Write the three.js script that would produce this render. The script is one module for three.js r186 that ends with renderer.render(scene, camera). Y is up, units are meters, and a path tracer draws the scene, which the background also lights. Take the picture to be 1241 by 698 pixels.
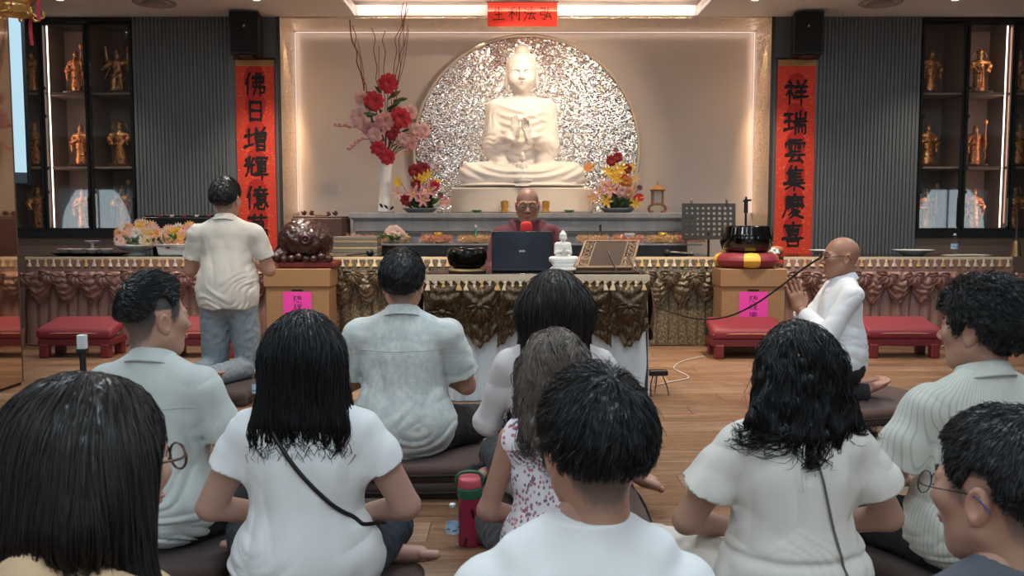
import * as THREE from 'three';
import { mergeGeometries, mergeVertices, toCreasedNormals } from 'three/addons/utils/BufferGeometryUtils.js';
import { RoundedBoxGeometry } from 'three/addons/geometries/RoundedBoxGeometry.js';
import { RectAreaLightUniformsLib } from 'three/addons/lights/RectAreaLightUniformsLib.js';
import { Sky } from 'three/addons/objects/Sky.js';
import { createNoise3D } from 'simplex-noise';

// ------------------------------------------------------------------ camera, sky, lights, exposure
// metres; the camera stands at x = z = 0, 1.1 m up, and looks along -z to the altar wall
const scene = new THREE.Scene();
const camera = new THREE.PerspectiveCamera(2 * Math.atan(349 / 1100) * 180 / Math.PI, 1241 / 698, 0.05, 200);
camera.position.set(0, 1.1, 0);
camera.rotation.x = -4.52 * Math.PI / 180;
camera.focus = 5.2; camera.userData.fStop = 11;
scene.add(camera);
const renderer = new THREE.WebGLRenderer({ antialias: true });
renderer.toneMapping = THREE.LinearToneMapping;
renderer.toneMappingExposure = 1.12;
renderer.shadowMap.enabled = true;
RectAreaLightUniformsLib.init();

const sky = new Sky();
sky.scale.setScalar(1000);
sky.material.uniforms.turbidity.value = 3;
sky.material.uniforms.rayleigh.value = 1.6;
sky.material.uniforms.mieCoefficient.value = 0.004;
sky.material.uniforms.mieDirectionalG.value = 0.75;
sky.material.uniforms.sunPosition.value.setFromSphericalCoords(1, (90 - 48) * Math.PI / 180, 200 * Math.PI / 180);
scene.add(sky);
scene.backgroundIntensity = 0.22;

const CEIL = 3.01;                               // height of the ceiling
const COOL = new THREE.Color(0.76, 0.91, 1.0), WARM = new THREE.Color(1.0, 0.76, 0.54), AMBER = new THREE.Color(1.0, 0.62, 0.32), SOFT = new THREE.Color(1.0, 0.86, 0.70), PINK = new THREE.Color(1.0, 0.74, 0.6);
const L = { panel: 9, window: 2.4, altar: 10, disc: 8, jamb: 15, cove: 14, halo: 5, led: 9, down: 13, front: 20 };

// panels in the ceiling above the audience [x, z]
const PANELS = [[-3.1, -6.1], [3.3, -6.1], [-2.6, -3.4], [0.1, -3.4], [2.8, -3.4], [-2.6, -0.4], [0.1, -0.4], [2.8, -0.4], [-2.6, 2.6], [0.1, 2.6], [2.8, 2.6]];
function areaLight(color, power, w, h, from, to, name) {
  const l = new THREE.RectAreaLight(color, power, w, h);
  l.name = name; l.position.set(...from); l.lookAt(...to); scene.add(l);
  return l;
}
for (const [x, z] of PANELS) areaLight(COOL, L.panel, 0.6, 1.2, [x, CEIL - 0.03, z], [x, 0, z + 0.0001], 'panel_light');
// daylight through the windows of the wall behind the camera
const WINDOWS = [-10.2, -5.6, -1.0, 3.6, 10.75];
for (const x of WINDOWS) areaLight(COOL, L.window, 1.9, 1.0, [x, 1.26, 4.69], [x, 1.2, -4], 'window_daylight');
// spot lamps set in the ceiling: [x, y, z, target x, y, z, colour, intensity, angle]
const SPOTS = [
  [1.35, 3.12, -7.6, 0.15, 1.9, -9.1, WARM, L.altar, 0.75],
  [0.0, 3.12, -8.2, 0.15, 1.6, -9.1, WARM, L.altar * 0.45, 0.8],
  [0.10, 2.97, -9.32, 0.10, 2.4, -9.42, WARM, L.disc, 0.75],
  [-0.30, 2.97, -9.34, -0.32, 2.0, -9.46, WARM, L.disc * 0.45, 0.6],
  [0.62, 2.97, -9.34, 0.60, 2.0, -9.46, WARM, L.disc * 0.6, 0.42],
  [-2.12, 2.97, -9.02, -2.25, 2.45, -9.16, AMBER, L.jamb, 0.36],
  [2.38, 2.97, -9.02, 2.51, 2.45, -9.16, AMBER, L.jamb, 0.36],
  [-4.0, 2.98, -8.2, -4.0, 0, -8.3, SOFT, L.down * 0.5, 0.8],
  [-2.26, 2.98, -8.2, -2.4, 0, -8.1, SOFT, L.down, 0.8],
  [2.15, 2.98, -8.2, 2.5, 0, -8.1, SOFT, L.down, 0.8],
  [3.92, 2.98, -8.2, 3.92, 0, -8.3, SOFT, L.down * 0.5, 0.8],
  [-1.6, 2.98, -6.6, -1.5, 0, -6.9, SOFT, L.front, 0.85],
  [1.8, 2.98, -6.6, 1.7, 0, -6.9, SOFT, L.front, 0.85],
  [0.1, 2.98, -6.3, 0.1, 0, -6.6, SOFT, L.front, 0.85],
  [-1.2, 2.98, -4.9, -1.2, 0, -4.8, SOFT, L.front * 0.5, 0.85],
  [1.5, 2.98, -4.9, 1.5, 0, -4.8, SOFT, L.front * 0.5, 0.85],
];
for (const [x, y, z, tx, ty, tz, color, power, angle] of SPOTS) {
  const s = new THREE.SpotLight(color, power, 0, angle, 0.9, 2);
  s.name = 'downlight_beam'; s.position.set(x, y - 0.03, z); s.target.position.set(tx, ty, tz);
  s.castShadow = true; s.shadow.radius = 1.6; s.shadow.mapSize.set(1024, 1024);
  scene.add(s, s.target);
}

// ------------------------------------------------------------------ helpers
const V = (x, y, z) => new THREE.Vector3(x, y, z);
let seedState = 12345;
const rnd = () => { seedState = (seedState + 0x6d2b79f5) | 0; let t = Math.imul(seedState ^ (seedState >>> 15), 1 | seedState); t = (t + Math.imul(t ^ (t >>> 7), 61 | t)) ^ t; return ((t ^ (t >>> 14)) >>> 0) / 4294967296; };
const reseed = (n) => { seedState = n * 7919 + 17; };
const rr = (a, b) => a + (b - a) * rnd();
const noise = createNoise3D(() => rnd());
const clamp = (x, a, b) => Math.min(b, Math.max(a, x));
const lerp = (a, b, t) => a + (b - a) * t;
const sstep = (a, b, x) => { const t = clamp((x - a) / (b - a), 0, 1); return t * t * (3 - 2 * t); };
const mix3 = (a, b, t) => [lerp(a[0], b[0], t), lerp(a[1], b[1], t), lerp(a[2], b[2], t)];

const taken = new Map();
function numbered(name) {
  const n = taken.get(name) ?? 0; taken.set(name, n + 1);
  return n ? name + '_' + String(n).padStart(3, '0') : name;
}
function tag(o, label, category, group) {
  o.userData = { label, category };
  if (group) o.userData.group = group;
  return o;
}
function shade(o) { o.castShadow = true; o.receiveShadow = true; return o; }
function thing(name, label, category, at = [0, 0, 0], turn = 0, group) {
  const o = new THREE.Group(); o.name = numbered(name); o.position.set(...at); o.rotation.y = turn;
  scene.add(o); return tag(o, label, category, group);
}
function part(name, geometry, material, parent) {
  const m = shade(new THREE.Mesh(Array.isArray(geometry) ? merge(geometry) : geometry, material));
  m.name = name; parent.add(m); return m;
}
function single(name, geometry, material, label, category, at = [0, 0, 0], turn = 0, group) {
  const m = part(numbered(name), geometry, material, scene); m.position.set(...at); m.rotation.y = turn;
  return tag(m, label, category, group);
}
function struct(name, geometry, material, parent = scene) {
  const m = part(name, geometry, material, parent); if (parent === scene) m.userData = { kind: 'structure' };
  return m;
}
function copyOf(root, label, at, turn = 0) {
  const r = root.clone(); r.name = numbered(root.name.replace(/_\d+$/, '')); r.userData = { ...root.userData };
  if (label) r.userData.label = label;
  r.position.set(...at); r.rotation.set(0, turn, 0); scene.add(r); return r;
}
function merge(list) {
  const anyColor = list.some((g) => g.attributes.color);
  return mergeGeometries(list.map((g) => {
    const h = g.index ? g.toNonIndexed() : g.clone();
    for (const k of Object.keys(h.attributes)) if (!['position', 'normal', 'uv', 'color'].includes(k)) h.deleteAttribute(k);
    const n = h.attributes.position.count;
    if (!h.attributes.uv) h.setAttribute('uv', new THREE.BufferAttribute(new Float32Array(n * 2), 2));
    if (anyColor && !h.attributes.color) h.setAttribute('color', new THREE.BufferAttribute(new Float32Array(n * 3).fill(1), 3));
    if (!h.attributes.normal) h.computeVertexNormals();
    h.morphAttributes = {};
    return h;
  }));
}
const M4 = new THREE.Matrix4();
function put(g, x = 0, y = 0, z = 0, rx = 0, ry = 0, rz = 0, s = 1) {
  const sc = Array.isArray(s) ? V(...s) : V(s, s, s);
  return g.applyMatrix4(M4.compose(V(x, y, z), new THREE.Quaternion().setFromEuler(new THREE.Euler(rx, ry, rz)), sc));
}
function box(x0, x1, y0, y1, z0, z1, r = 0.004, seg = 1) {
  const w = x1 - x0, h = y1 - y0, d = z1 - z0, g = r > 0 ? new RoundedBoxGeometry(w, h, d, seg, Math.min(r, w / 2.1, h / 2.1, d / 2.1)) : new THREE.BoxGeometry(w, h, d);
  if (r > 0) { // uv in metres
    const p = g.attributes.position, n = g.attributes.normal, uv = new Float32Array(p.count * 2);
    for (let i = 0; i < p.count; i++) {
      const ax = Math.abs(n.getX(i)), ay = Math.abs(n.getY(i)), az = Math.abs(n.getZ(i));
      uv[i * 2] = ax > ay && ax > az ? p.getZ(i) : p.getX(i); uv[i * 2 + 1] = ay > ax && ay > az ? p.getZ(i) : p.getY(i);
    }
    g.setAttribute('uv', new THREE.BufferAttribute(uv, 2));
  }
  return g.translate((x0 + x1) / 2, (y0 + y1) / 2, (z0 + z1) / 2);
}
function cyl(a, b, ra, rb = ra, seg = 12) {
  const A = V(...a), B = V(...b), d = B.clone().sub(A), g = new THREE.CylinderGeometry(rb, ra, d.length(), seg, 1);
  g.translate(0, d.length() / 2, 0);
  g.applyQuaternion(new THREE.Quaternion().setFromUnitVectors(V(0, 1, 0), d.normalize()));
  return g.translate(A.x, A.y, A.z);
}
function tube(points, r, seg = 24, rad = 6) {
  return new THREE.TubeGeometry(new THREE.CatmullRomCurve3(points.map((p) => V(...p))), seg, r, rad);
}
function lathe(profile, seg = 32) { return new THREE.LatheGeometry(profile.map(([r, y]) => new THREE.Vector2(Math.max(r, 0.0001), y)), seg); }
function ball(x, y, z, rx, ry = rx, rz = rx, seg = 12) { return new THREE.SphereGeometry(1, seg, Math.max(6, seg * 0.7 | 0)).scale(rx, ry, rz).translate(x, y, z); }
// a grid surface: f(u, v) -> [x, y, z], u and v in 0..1, uv = [su u, sv v]
function sheet(nu, nv, f, su = 1, sv = 1) {
  const pos = [], uv = [], idx = [];
  for (let j = 0; j <= nv; j++) for (let i = 0; i <= nu; i++) { pos.push(...f(i / nu, j / nv)); uv.push(su * i / nu, sv * (1 - j / nv)); }
  for (let j = 0; j < nv; j++) for (let i = 0; i < nu; i++) { const a = j * (nu + 1) + i, b = a + 1, c = a + nu + 1, d = c + 1; idx.push(a, c, b, b, c, d); }
  const g = new THREE.BufferGeometry();
  g.setAttribute('position', new THREE.Float32BufferAttribute(pos, 3)); g.setAttribute('uv', new THREE.Float32BufferAttribute(uv, 2));
  g.setIndex(idx); g.computeVertexNormals(); return g;
}

// ---- distance fields: functions (x, y, z) -> metres
const smin = (a, b, k) => { const h = k - Math.abs(a - b); return (a < b ? a : b) - (h > 0 ? h * h / (4 * k) : 0); };
const smax = (a, b, k) => -smin(-a, -b, k);
function rc(a, b, ra, rb = ra, flat) {       // tapered capsule; flat = [nx, ny, nz, k] squeezes it along a direction
  const [ax, ay, az] = a, bx = b[0] - ax, by = b[1] - ay, bz = b[2] - az, bb = 1 / (bx * bx + by * by + bz * bz + 1e-12);
  return (x, y, z) => {
    let px = x - ax, py = y - ay, pz = z - az;
    const t = Math.min(1, Math.max(0, (px * bx + py * by + pz * bz) * bb));
    px -= bx * t; py -= by * t; pz -= bz * t;
    if (flat) { const q = (px * flat[0] + py * flat[1] + pz * flat[2]) * (flat[3] - 1); px += flat[0] * q; py += flat[1] * q; pz += flat[2] * q; }
    return Math.sqrt(px * px + py * py + pz * pz) - (ra + (rb - ra) * t);
  };
}
function el(c, r, q) {                        // ellipsoid, turned by a quaternion
  const m = q ? new THREE.Matrix4().makeRotationFromQuaternion(q.clone().invert()).elements : null;
  const [cx, cy, cz] = c, ix = 1 / r[0], iy = 1 / r[1], iz = 1 / r[2];
  return (x, y, z) => {
    let px = x - cx, py = y - cy, pz = z - cz;
    if (m) { const qx = m[0] * px + m[4] * py + m[8] * pz, qy = m[1] * px + m[5] * py + m[9] * pz; pz = m[2] * px + m[6] * py + m[10] * pz; px = qx; py = qy; }
    px *= ix; py *= iy; pz *= iz;
    const k0 = Math.sqrt(px * px + py * py + pz * pz), k1 = Math.sqrt(px * px * ix * ix + py * py * iy * iy + pz * pz * iz * iz);
    return k1 < 1e-9 ? -Math.min(...r) : k0 * (k0 - 1) / k1;
  };
}
function blend(list) {                        // [field, k] joins smoothly, [field, k, -1] cuts
  return (x, y, z) => {
    let d = 1e3;
    for (let i = 0; i < list.length; i++) { const e = list[i], v = e[0](x, y, z); d = e[2] === -1 ? smax(d, -v, e[1]) : smin(d, v, e[1]); }
    return d;
  };
}
function moved(f, m) {                        // the field carried along by a rigid matrix
  const e = m.clone().invert().elements;
  return (x, y, z) => f(e[0] * x + e[4] * y + e[8] * z + e[12], e[1] * x + e[5] * y + e[9] * z + e[13], e[2] * x + e[6] * y + e[10] * z + e[14]);
}
// surface nets over a sparse grid; uvAxis = [x, z] gives cylinder uv in metres about that axis
function skin(f, lo, hi, c, uvAxis) {
  const n = [0, 1, 2].map((i) => Math.ceil((hi[i] - lo[i]) / c) + 1), [nx, ny, nz] = n, B = 6;
  const F = new Float32Array(nx * ny * nz).fill(1), at = (i, j, k) => (k * ny + j) * nx + i, live = [];
  for (let K = 0; K < nz; K += B) for (let J = 0; J < ny; J += B) for (let I = 0; I < nx; I += B) {
    const d = f(lo[0] + (I + B / 2) * c, lo[1] + (J + B / 2) * c, lo[2] + (K + B / 2) * c), far = Math.abs(d) > 1.75 * B * c;
    const i1 = Math.min(I + B, nx), j1 = Math.min(J + B, ny), k1 = Math.min(K + B, nz);
    for (let k = K; k < k1; k++) for (let j = J; j < j1; j++) for (let i = I; i < i1; i++) F[at(i, j, k)] = far ? d : f(lo[0] + i * c, lo[1] + j * c, lo[2] + k * c);
    if (!far) live.push([I, J, K]);
  }
  const id = new Int32Array(nx * ny * nz).fill(-1), pos = [];
  for (const [I, J, K] of live) {
    for (let k = K; k < Math.min(K + B, nz - 1); k++) for (let j = J; j < Math.min(J + B, ny - 1); j++) for (let i = I; i < Math.min(I + B, nx - 1); i++) {
      const a = at(i, j, k), s0 = F[a] < 0;
      const v = [F[a], F[a + 1], F[a + nx], F[a + nx + 1], F[a + nx * ny], F[a + nx * ny + 1], F[a + nx * ny + nx], F[a + nx * ny + nx + 1]];
      if (v.every((q) => (q < 0) === s0)) continue;
      let x = 0, y = 0, z = 0, m = 0;
      for (let p = 0; p < 8; p++) for (let b = 0; b < 3; b++) {
        const q = p | (1 << b); if (q === p || (v[p] < 0) === (v[q] < 0)) continue;
        const t = v[p] / (v[p] - v[q]);
        x += (p & 1) + (b === 0 ? t : 0); y += (p >> 1 & 1) + (b === 1 ? t : 0); z += (p >> 2 & 1) + (b === 2 ? t : 0); m++;
      }
      id[a] = pos.length / 3; pos.push(lo[0] + (i + x / m) * c, lo[1] + (j + y / m) * c, lo[2] + (k + z / m) * c);
    }
  }
  const idx = [], S = [1, nx, nx * ny];
  for (const [I, J, K] of live) for (let k = Math.max(K, 1); k < Math.min(K + B, nz - 1); k++) for (let j = Math.max(J, 1); j < Math.min(J + B, ny - 1); j++) for (let i = Math.max(I, 1); i < Math.min(I + B, nx - 1); i++) {
    const a = at(i, j, k), inside = F[a] < 0;
    for (let b = 0; b < 3; b++) {
      if (inside === (F[a + S[b]] < 0)) continue;
      const u = S[(b + 1) % 3], w = S[(b + 2) % 3], p = id[a - u - w], q = id[a - w], r = id[a], s = id[a - u];
      if (p < 0 || q < 0 || r < 0 || s < 0) continue;
      if (inside) idx.push(p, q, r, p, r, s); else idx.push(p, r, q, p, s, r);
    }
  }
  const N = pos.length / 3, nor = new Float32Array(N * 3), e = c * 0.4;
  for (let i = 0; i < N; i++) {
    let x = pos[i * 3], y = pos[i * 3 + 1], z = pos[i * 3 + 2];
    for (let pass = 0; pass < 2; pass++) {
      let gx = f(x + e, y, z) - f(x - e, y, z), gy = f(x, y + e, z) - f(x, y - e, z), gz = f(x, y, z + e) - f(x, y, z - e);
      const l = Math.hypot(gx, gy, gz) || 1;
      if (pass === 0) { const d = clamp(f(x, y, z) * 2 * e / l, -c * 0.4, c * 0.4); x -= gx / l * d; y -= gy / l * d; z -= gz / l * d; pos[i * 3] = x; pos[i * 3 + 1] = y; pos[i * 3 + 2] = z; }
      else { nor[i * 3] = gx / l; nor[i * 3 + 1] = gy / l; nor[i * 3 + 2] = gz / l; }
    }
  }
  const g = new THREE.BufferGeometry();
  if (uvAxis) {                               // split the seam, which lies in front (-z)
    const uv = [], R = 0.16, ang = (i) => Math.atan2(pos[i * 3] - uvAxis[0], pos[i * 3 + 2] - uvAxis[1]);
    const nn = Array.from(nor); for (let i = 0; i < N; i++) uv.push(ang(i) * R, pos[i * 3 + 1]);
    const twin = new Map();
    for (let t = 0; t < idx.length; t += 3) {
      const a = [0, 1, 2].map((k) => ang(idx[t + k]));
      if (Math.max(...a) - Math.min(...a) < Math.PI) continue;
      for (let k = 0; k < 3; k++) if (a[k] < 0) {
        const i = idx[t + k]; let q = twin.get(i);
        if (q === undefined) { q = pos.length / 3; twin.set(i, q); pos.push(pos[i * 3], pos[i * 3 + 1], pos[i * 3 + 2]); nn.push(nn[i * 3], nn[i * 3 + 1], nn[i * 3 + 2]); uv.push((a[k] + 2 * Math.PI) * R, pos[i * 3 + 1]); }
        idx[t + k] = q;
      }
    }
    g.setAttribute('normal', new THREE.Float32BufferAttribute(nn, 3)); g.setAttribute('uv', new THREE.Float32BufferAttribute(uv, 2));
  } else g.setAttribute('normal', new THREE.BufferAttribute(nor, 3));
  g.setAttribute('position', new THREE.Float32BufferAttribute(pos, 3)); g.setIndex(idx);
  return g;
}
function tint(g, fn) {                        // vertex colours, linear values
  const p = g.attributes.position, c = new Float32Array(p.count * 3);
  for (let i = 0; i < p.count; i++) c.set(fn(p.getX(i), p.getY(i), p.getZ(i)), i * 3);
  g.setAttribute('color', new THREE.BufferAttribute(c, 3)); return g;
}
const tinted = (g, c) => tint(g, () => c);

// ---- textures
function texture(w, h, draw, srgb = true, repeat) {
  const c = document.createElement('canvas'); c.width = w; c.height = h;
  draw(c.getContext('2d'), w, h);
  const t = new THREE.CanvasTexture(c); if (srgb) t.colorSpace = THREE.SRGBColorSpace;
  t.magFilter = THREE.LinearFilter; t.wrapS = t.wrapT = THREE.RepeatWrapping;
  if (repeat) t.repeat.set(...repeat);
  return t;
}
function field(w, h, fn, repeat, srgb = false) {   // fn(u, v) -> 0..1 or [r, g, b]
  const d = new Uint8Array(w * h * 4);
  for (let j = 0; j < h; j++) for (let i = 0; i < w; i++) {
    const v = fn(i / w, j / h), q = (j * w + i) * 4, a = Array.isArray(v) ? v : [v, v, v];
    d[q] = clamp(a[0], 0, 1) * 255; d[q + 1] = clamp(a[1], 0, 1) * 255; d[q + 2] = clamp(a[2], 0, 1) * 255; d[q + 3] = 255;
  }
  const t = new THREE.DataTexture(d, w, h); t.magFilter = THREE.LinearFilter; t.wrapS = t.wrapT = THREE.RepeatWrapping;
  if (srgb) t.colorSpace = THREE.SRGBColorSpace;
  if (repeat) t.repeat.set(...repeat);
  t.needsUpdate = true; return t;
}
// noise that repeats over the unit square
function tiled(u, v, f, z = 0) {
  const a = u * 2 * Math.PI, b = v * 2 * Math.PI, r = f / (2 * Math.PI);
  return 0.5 + 0.25 * (noise(Math.cos(a) * r + 9 + z, Math.sin(a) * r, Math.cos(b) * r) + noise(Math.sin(a) * r, Math.sin(b) * r + 5 + z, Math.cos(b) * r + 7));
}
const std = (color, roughness = 0.7, more = {}) => new THREE.MeshStandardMaterial({ color, roughness, ...more });
const phys = (color, roughness = 0.7, more = {}) => new THREE.MeshPhysicalMaterial({ color, roughness, ...more });
// a brush stroke character in a unit square, drawn from polylines 'x y x y ...' on a 0..100 grid
function brush(ctx, strokes, x, y, w, h, wide) {
  for (const s of strokes.split('|')) {
    const q = s.trim().split(' ').map(Number), pts = [];
    for (let i = 0; i < q.length; i += 2) pts.push([x + q[i] / 100 * w, y + q[i + 1] / 100 * h]);
    let total = 0; for (let i = 1; i < pts.length; i++) total += Math.hypot(pts[i][0] - pts[i - 1][0], pts[i][1] - pts[i - 1][1]);
    let run = 0;
    for (let i = 1; i < pts.length; i++) {
      const a = pts[i - 1], b = pts[i], l = Math.hypot(b[0] - a[0], b[1] - a[1]), n = Math.max(2, l / (wide * 0.16) | 0);
      for (let k = 0; k <= n; k++) {
        const t = (run + l * k / n) / total, r = wide * 0.5 * (0.72 + 0.45 * Math.pow(Math.abs(1 - 1.6 * t), 1.3)) * (t > 0.9 ? 0.65 : 1);
        ctx.beginPath(); ctx.ellipse(lerp(a[0], b[0], k / n), lerp(a[1], b[1], k / n), r, r * 0.72, -0.7, 0, 7); ctx.fill();
      }
      run += l;
    }
  }
}
const CHARS = {
  fo: '28 8 10 48|20 34 20 92|42 22 84 22 84 40 44 40 42 60 90 60 88 82 78 84|58 8 56 60 44 92|72 8 72 94',
  ri: '28 12 28 90|28 14 74 14 74 90|30 48 72 48|30 84 72 84',
  zeng: '6 36 38 30|22 10 22 74|4 80 40 68|52 6 60 18|86 4 76 18|48 24 92 24 90 50 50 50 48 24|70 24 70 50|50 37 90 37|54 58 54 94|54 58 86 58 86 94|56 75 84 75|56 91 84 91',
  hui: '22 6 22 36|8 16 14 28|38 12 30 28|4 38 44 36|18 40 14 66 4 84|30 40 30 74 44 78 46 68|52 20 52 8 96 8 92 20|56 24 90 24|58 34 58 64|58 34 88 34 88 64|58 49 88 49|58 63 88 63|50 76 98 76|73 16 73 98',
  yi: '24 6 8 44|17 32 17 94|62 4 66 12|42 16 92 14|54 20 60 30|80 18 74 30|38 34 96 32|50 40 50 66|50 40 84 40 84 66|52 53 82 53|52 65 82 65|40 76 36 90|50 74 54 92 78 94 80 82|64 72 68 80|86 72 94 84',
  wan: '12 14 88 12|36 4 36 24|64 4 64 24|28 30 28 56|28 30 72 30 72 56|30 43 70 43|30 55 70 55|50 30 50 76|14 66 14 98|14 66 88 64 86 94 78 96|34 82 66 78|60 70 70 86',
  xiang: '20 4 28 14|6 24 36 22 8 58|22 44 22 96|26 48 36 58|54 4 62 18|88 2 78 18|46 26 96 24|50 46 92 44|42 66 100 64|72 24 72 98',
  rui: '4 16 38 14|6 44 36 42|4 78 40 70|22 16 22 74|70 4 70 32|52 12 52 34 92 32|92 10 92 34|44 46 98 44|68 46 64 58|50 60 50 96|50 60 92 58 92 92 86 94|64 60 64 88|78 60 78 88',
  yun: '24 8 78 6|12 20 10 34|12 20 90 18 86 34|50 8 50 44|26 28 36 32|26 38 36 42|64 26 74 30|64 36 74 40|28 54 74 52|12 68 92 66|46 68 26 92 76 88|66 78 84 98',
  ji: '34 2 16 30|26 22 26 60|54 4 60 14|26 18 84 16|28 31 78 30|28 44 78 43|26 58 88 56|54 16 54 58|8 70 94 68|50 60 50 100|46 72 12 94|54 72 92 92',
  qing: '52 2 58 10|20 14 92 12|20 14 18 60 4 96|30 26 86 24|40 18 40 40|66 18 66 40|30 40 86 38 84 28|30 54 26 62|30 50 92 48 86 58|44 56 46 66 64 66 66 58|52 66 30 86|44 74 76 72 34 98|50 80 92 98',
  xi: '14 14 86 12|50 2 50 28|24 28 76 26|28 36 72 36 70 50 30 50 28 36|36 54 42 62|66 52 58 62|8 66 94 64|28 74 74 74 72 96 30 96 28 74',
  sheng: '28 10 14 40|24 28 78 26|22 54 76 52|6 90 96 88|50 4 50 88',
  li: '50 4 20 14|4 32 56 28|30 12 30 94|28 36 6 66|34 38 54 54|68 20 68 64|90 4 90 94 80 86',
  fa: '10 10 22 20|4 34 16 42|4 92 24 60|36 22 90 20|62 4 62 46|28 48 98 46|60 48 40 84 84 78|74 64 92 90',
  hong: '8 10 46 10 44 32 10 32 8 56 48 54 44 88 34 90 24 82|70 8 56 72 92 66|78 48 96 86',
  sui: '8 8 8 96|8 10 30 8 18 34 30 54 12 60|44 10 96 8|66 2 48 40|58 24 58 60|58 26 90 26 90 60|60 40 88 40|60 52 88 52|40 66 46 74|38 84 60 96 98 96',
  yuan: '24 4 8 26 28 26 8 50 36 48|20 52 20 74|6 70 10 84|32 68 36 80|50 8 90 6 80 24|46 26 98 24|70 26 50 48|62 40 76 60 66 96|88 34 52 66|70 60 48 84|76 60 98 88',
  le: '50 2 42 10|36 12 62 12 62 42 36 42 36 12|36 27 62 27|18 4 6 20 22 22 6 40 26 40|80 4 70 20 90 22 72 40 94 40|4 56 98 54|50 46 50 100|46 58 10 92|54 58 92 90',
  juan: '20 2 20 92 10 86|4 26 36 22|2 60 38 48|48 6 92 6 90 32 50 32 48 6|48 42 46 98|48 42 94 42 94 96 86 94|50 58 92 58|50 74 92 74',
};

// ------------------------------------------------------------------ materials of the setting
const woodTex = field(1024, 512, (u, v) => {
  const g = tiled(u * 1, v, 3), w = v + 0.05 * (g - 0.5) + 0.02 * Math.sin(u * 6.283 * 2 + g * 8);
  const fine = tiled(u, (w * 1) % 1, 40, 3), streak = 0.5 + 0.5 * noise(u * 3, w * 26, 4) * 0.6 + 0.2 * noise(u * 9, w * 90, 8);
  const t = clamp(0.12 + 0.72 * streak + 0.25 * (fine - 0.5) + 0.3 * (g - 0.5), 0, 1);
  return mix3([0.34, 0.245, 0.18], [0.74, 0.61, 0.50], t);
}, null, true);
const woodBump = field(512, 512, (u, v) => 0.5 + 0.4 * noise(u * 4, v * 60, 2));
const plankMats = [0xffffff, 0xeee0d2, 0xf6efe6, 0xe2d2c2].map((c) => std(c, 0.42, { map: woodTex, bumpMap: woodBump, bumpScale: 0.0006 }));
const slabMat = std(0xe6dacd, 0.45, { map: (() => { const t = woodTex.clone(); t.repeat.set(0.8, 1.2); t.needsUpdate = true; return t; })() });
const wallWhite = std(new THREE.Color(0.62, 0.58, 0.54), 0.9, { bumpMap: field(256, 256, (u, v) => tiled(u, v, 60), [3, 3]), bumpScale: 0.0006 });
const nicheMat = std(new THREE.Color(0.56, 0.50, 0.455), 0.85, { bumpMap: field(256, 256, (u, v) => 0.5 + 0.5 * noise(u * 50, v * 200, 1), [2, 2]), bumpScale: 0.0004 });
const ceilMat = std(new THREE.Color(0.93, 0.91, 0.89), 0.95);
const greyMat = std(new THREE.Color(0.125, 0.132, 0.137), 0.6);
const slatMat = std(new THREE.Color(0.122, 0.129, 0.134), 0.55);
// crinkled foil: every little facet leans its own way
const foilNormal = field(1024, 1024, (u, v) => {
  const j = Math.floor(v * 128), i = Math.floor(u * 88 + 0.5 * (j % 2)), h = (k) => { const q = Math.sin(i * 12.9898 + j * 78.233 + k * 37.7) * 43758.5453; return q - Math.floor(q); };
  const r = 0.08 + 0.5 * Math.pow(h(1), 1.6), a = h(2) * 6.283, n = 0.06;
  return [0.5 + 0.5 * (r * Math.cos(a) + n * noise(u * 90, v * 90, 3)), 0.5 + 0.5 * (r * Math.sin(a) + n * noise(u * 90, v * 90, 9)), 0.5 + 0.5 * Math.sqrt(1 - r * r)];
});
const foil = (color, rough, rep) => std(color, rough, { metalness: 1, normalMap: (() => { const t = foilNormal.clone(); t.repeat.set(rep, rep); t.needsUpdate = true; return t; })() });
const goldFoil = foil(new THREE.Color(0.84, 0.72, 0.58), 0.3, 0.7);
const silverFoil = foil(new THREE.Color(0.78, 0.765, 0.75), 0.17, 0.9);
const blackMat = std(0x0b0a0a, 0.35), brownPanel = std(new THREE.Color(0.115, 0.085, 0.072), 0.6);
const paneMat = phys(0xffffff, 0.02, { transmission: 1, thickness: 0, ior: 1.5, specularIntensity: 1 });
const ledMat = std(0x000000, 0.5, { emissive: new THREE.Color(1.0, 0.83, 0.72), emissiveIntensity: 3.2 });
const coveMat = std(0x000000, 0.5, { emissive: new THREE.Color(1.0, 0.74, 0.62), emissiveIntensity: 0.9 });
const downMat = std(0x000000, 0.5, { emissive: new THREE.Color(1.0, 0.84, 0.66), emissiveIntensity: 6 });
const panelMat = std(0x000000, 0.5, { emissive: new THREE.Color(0.85, 0.95, 1.0), emissiveIntensity: 4 });

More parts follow.
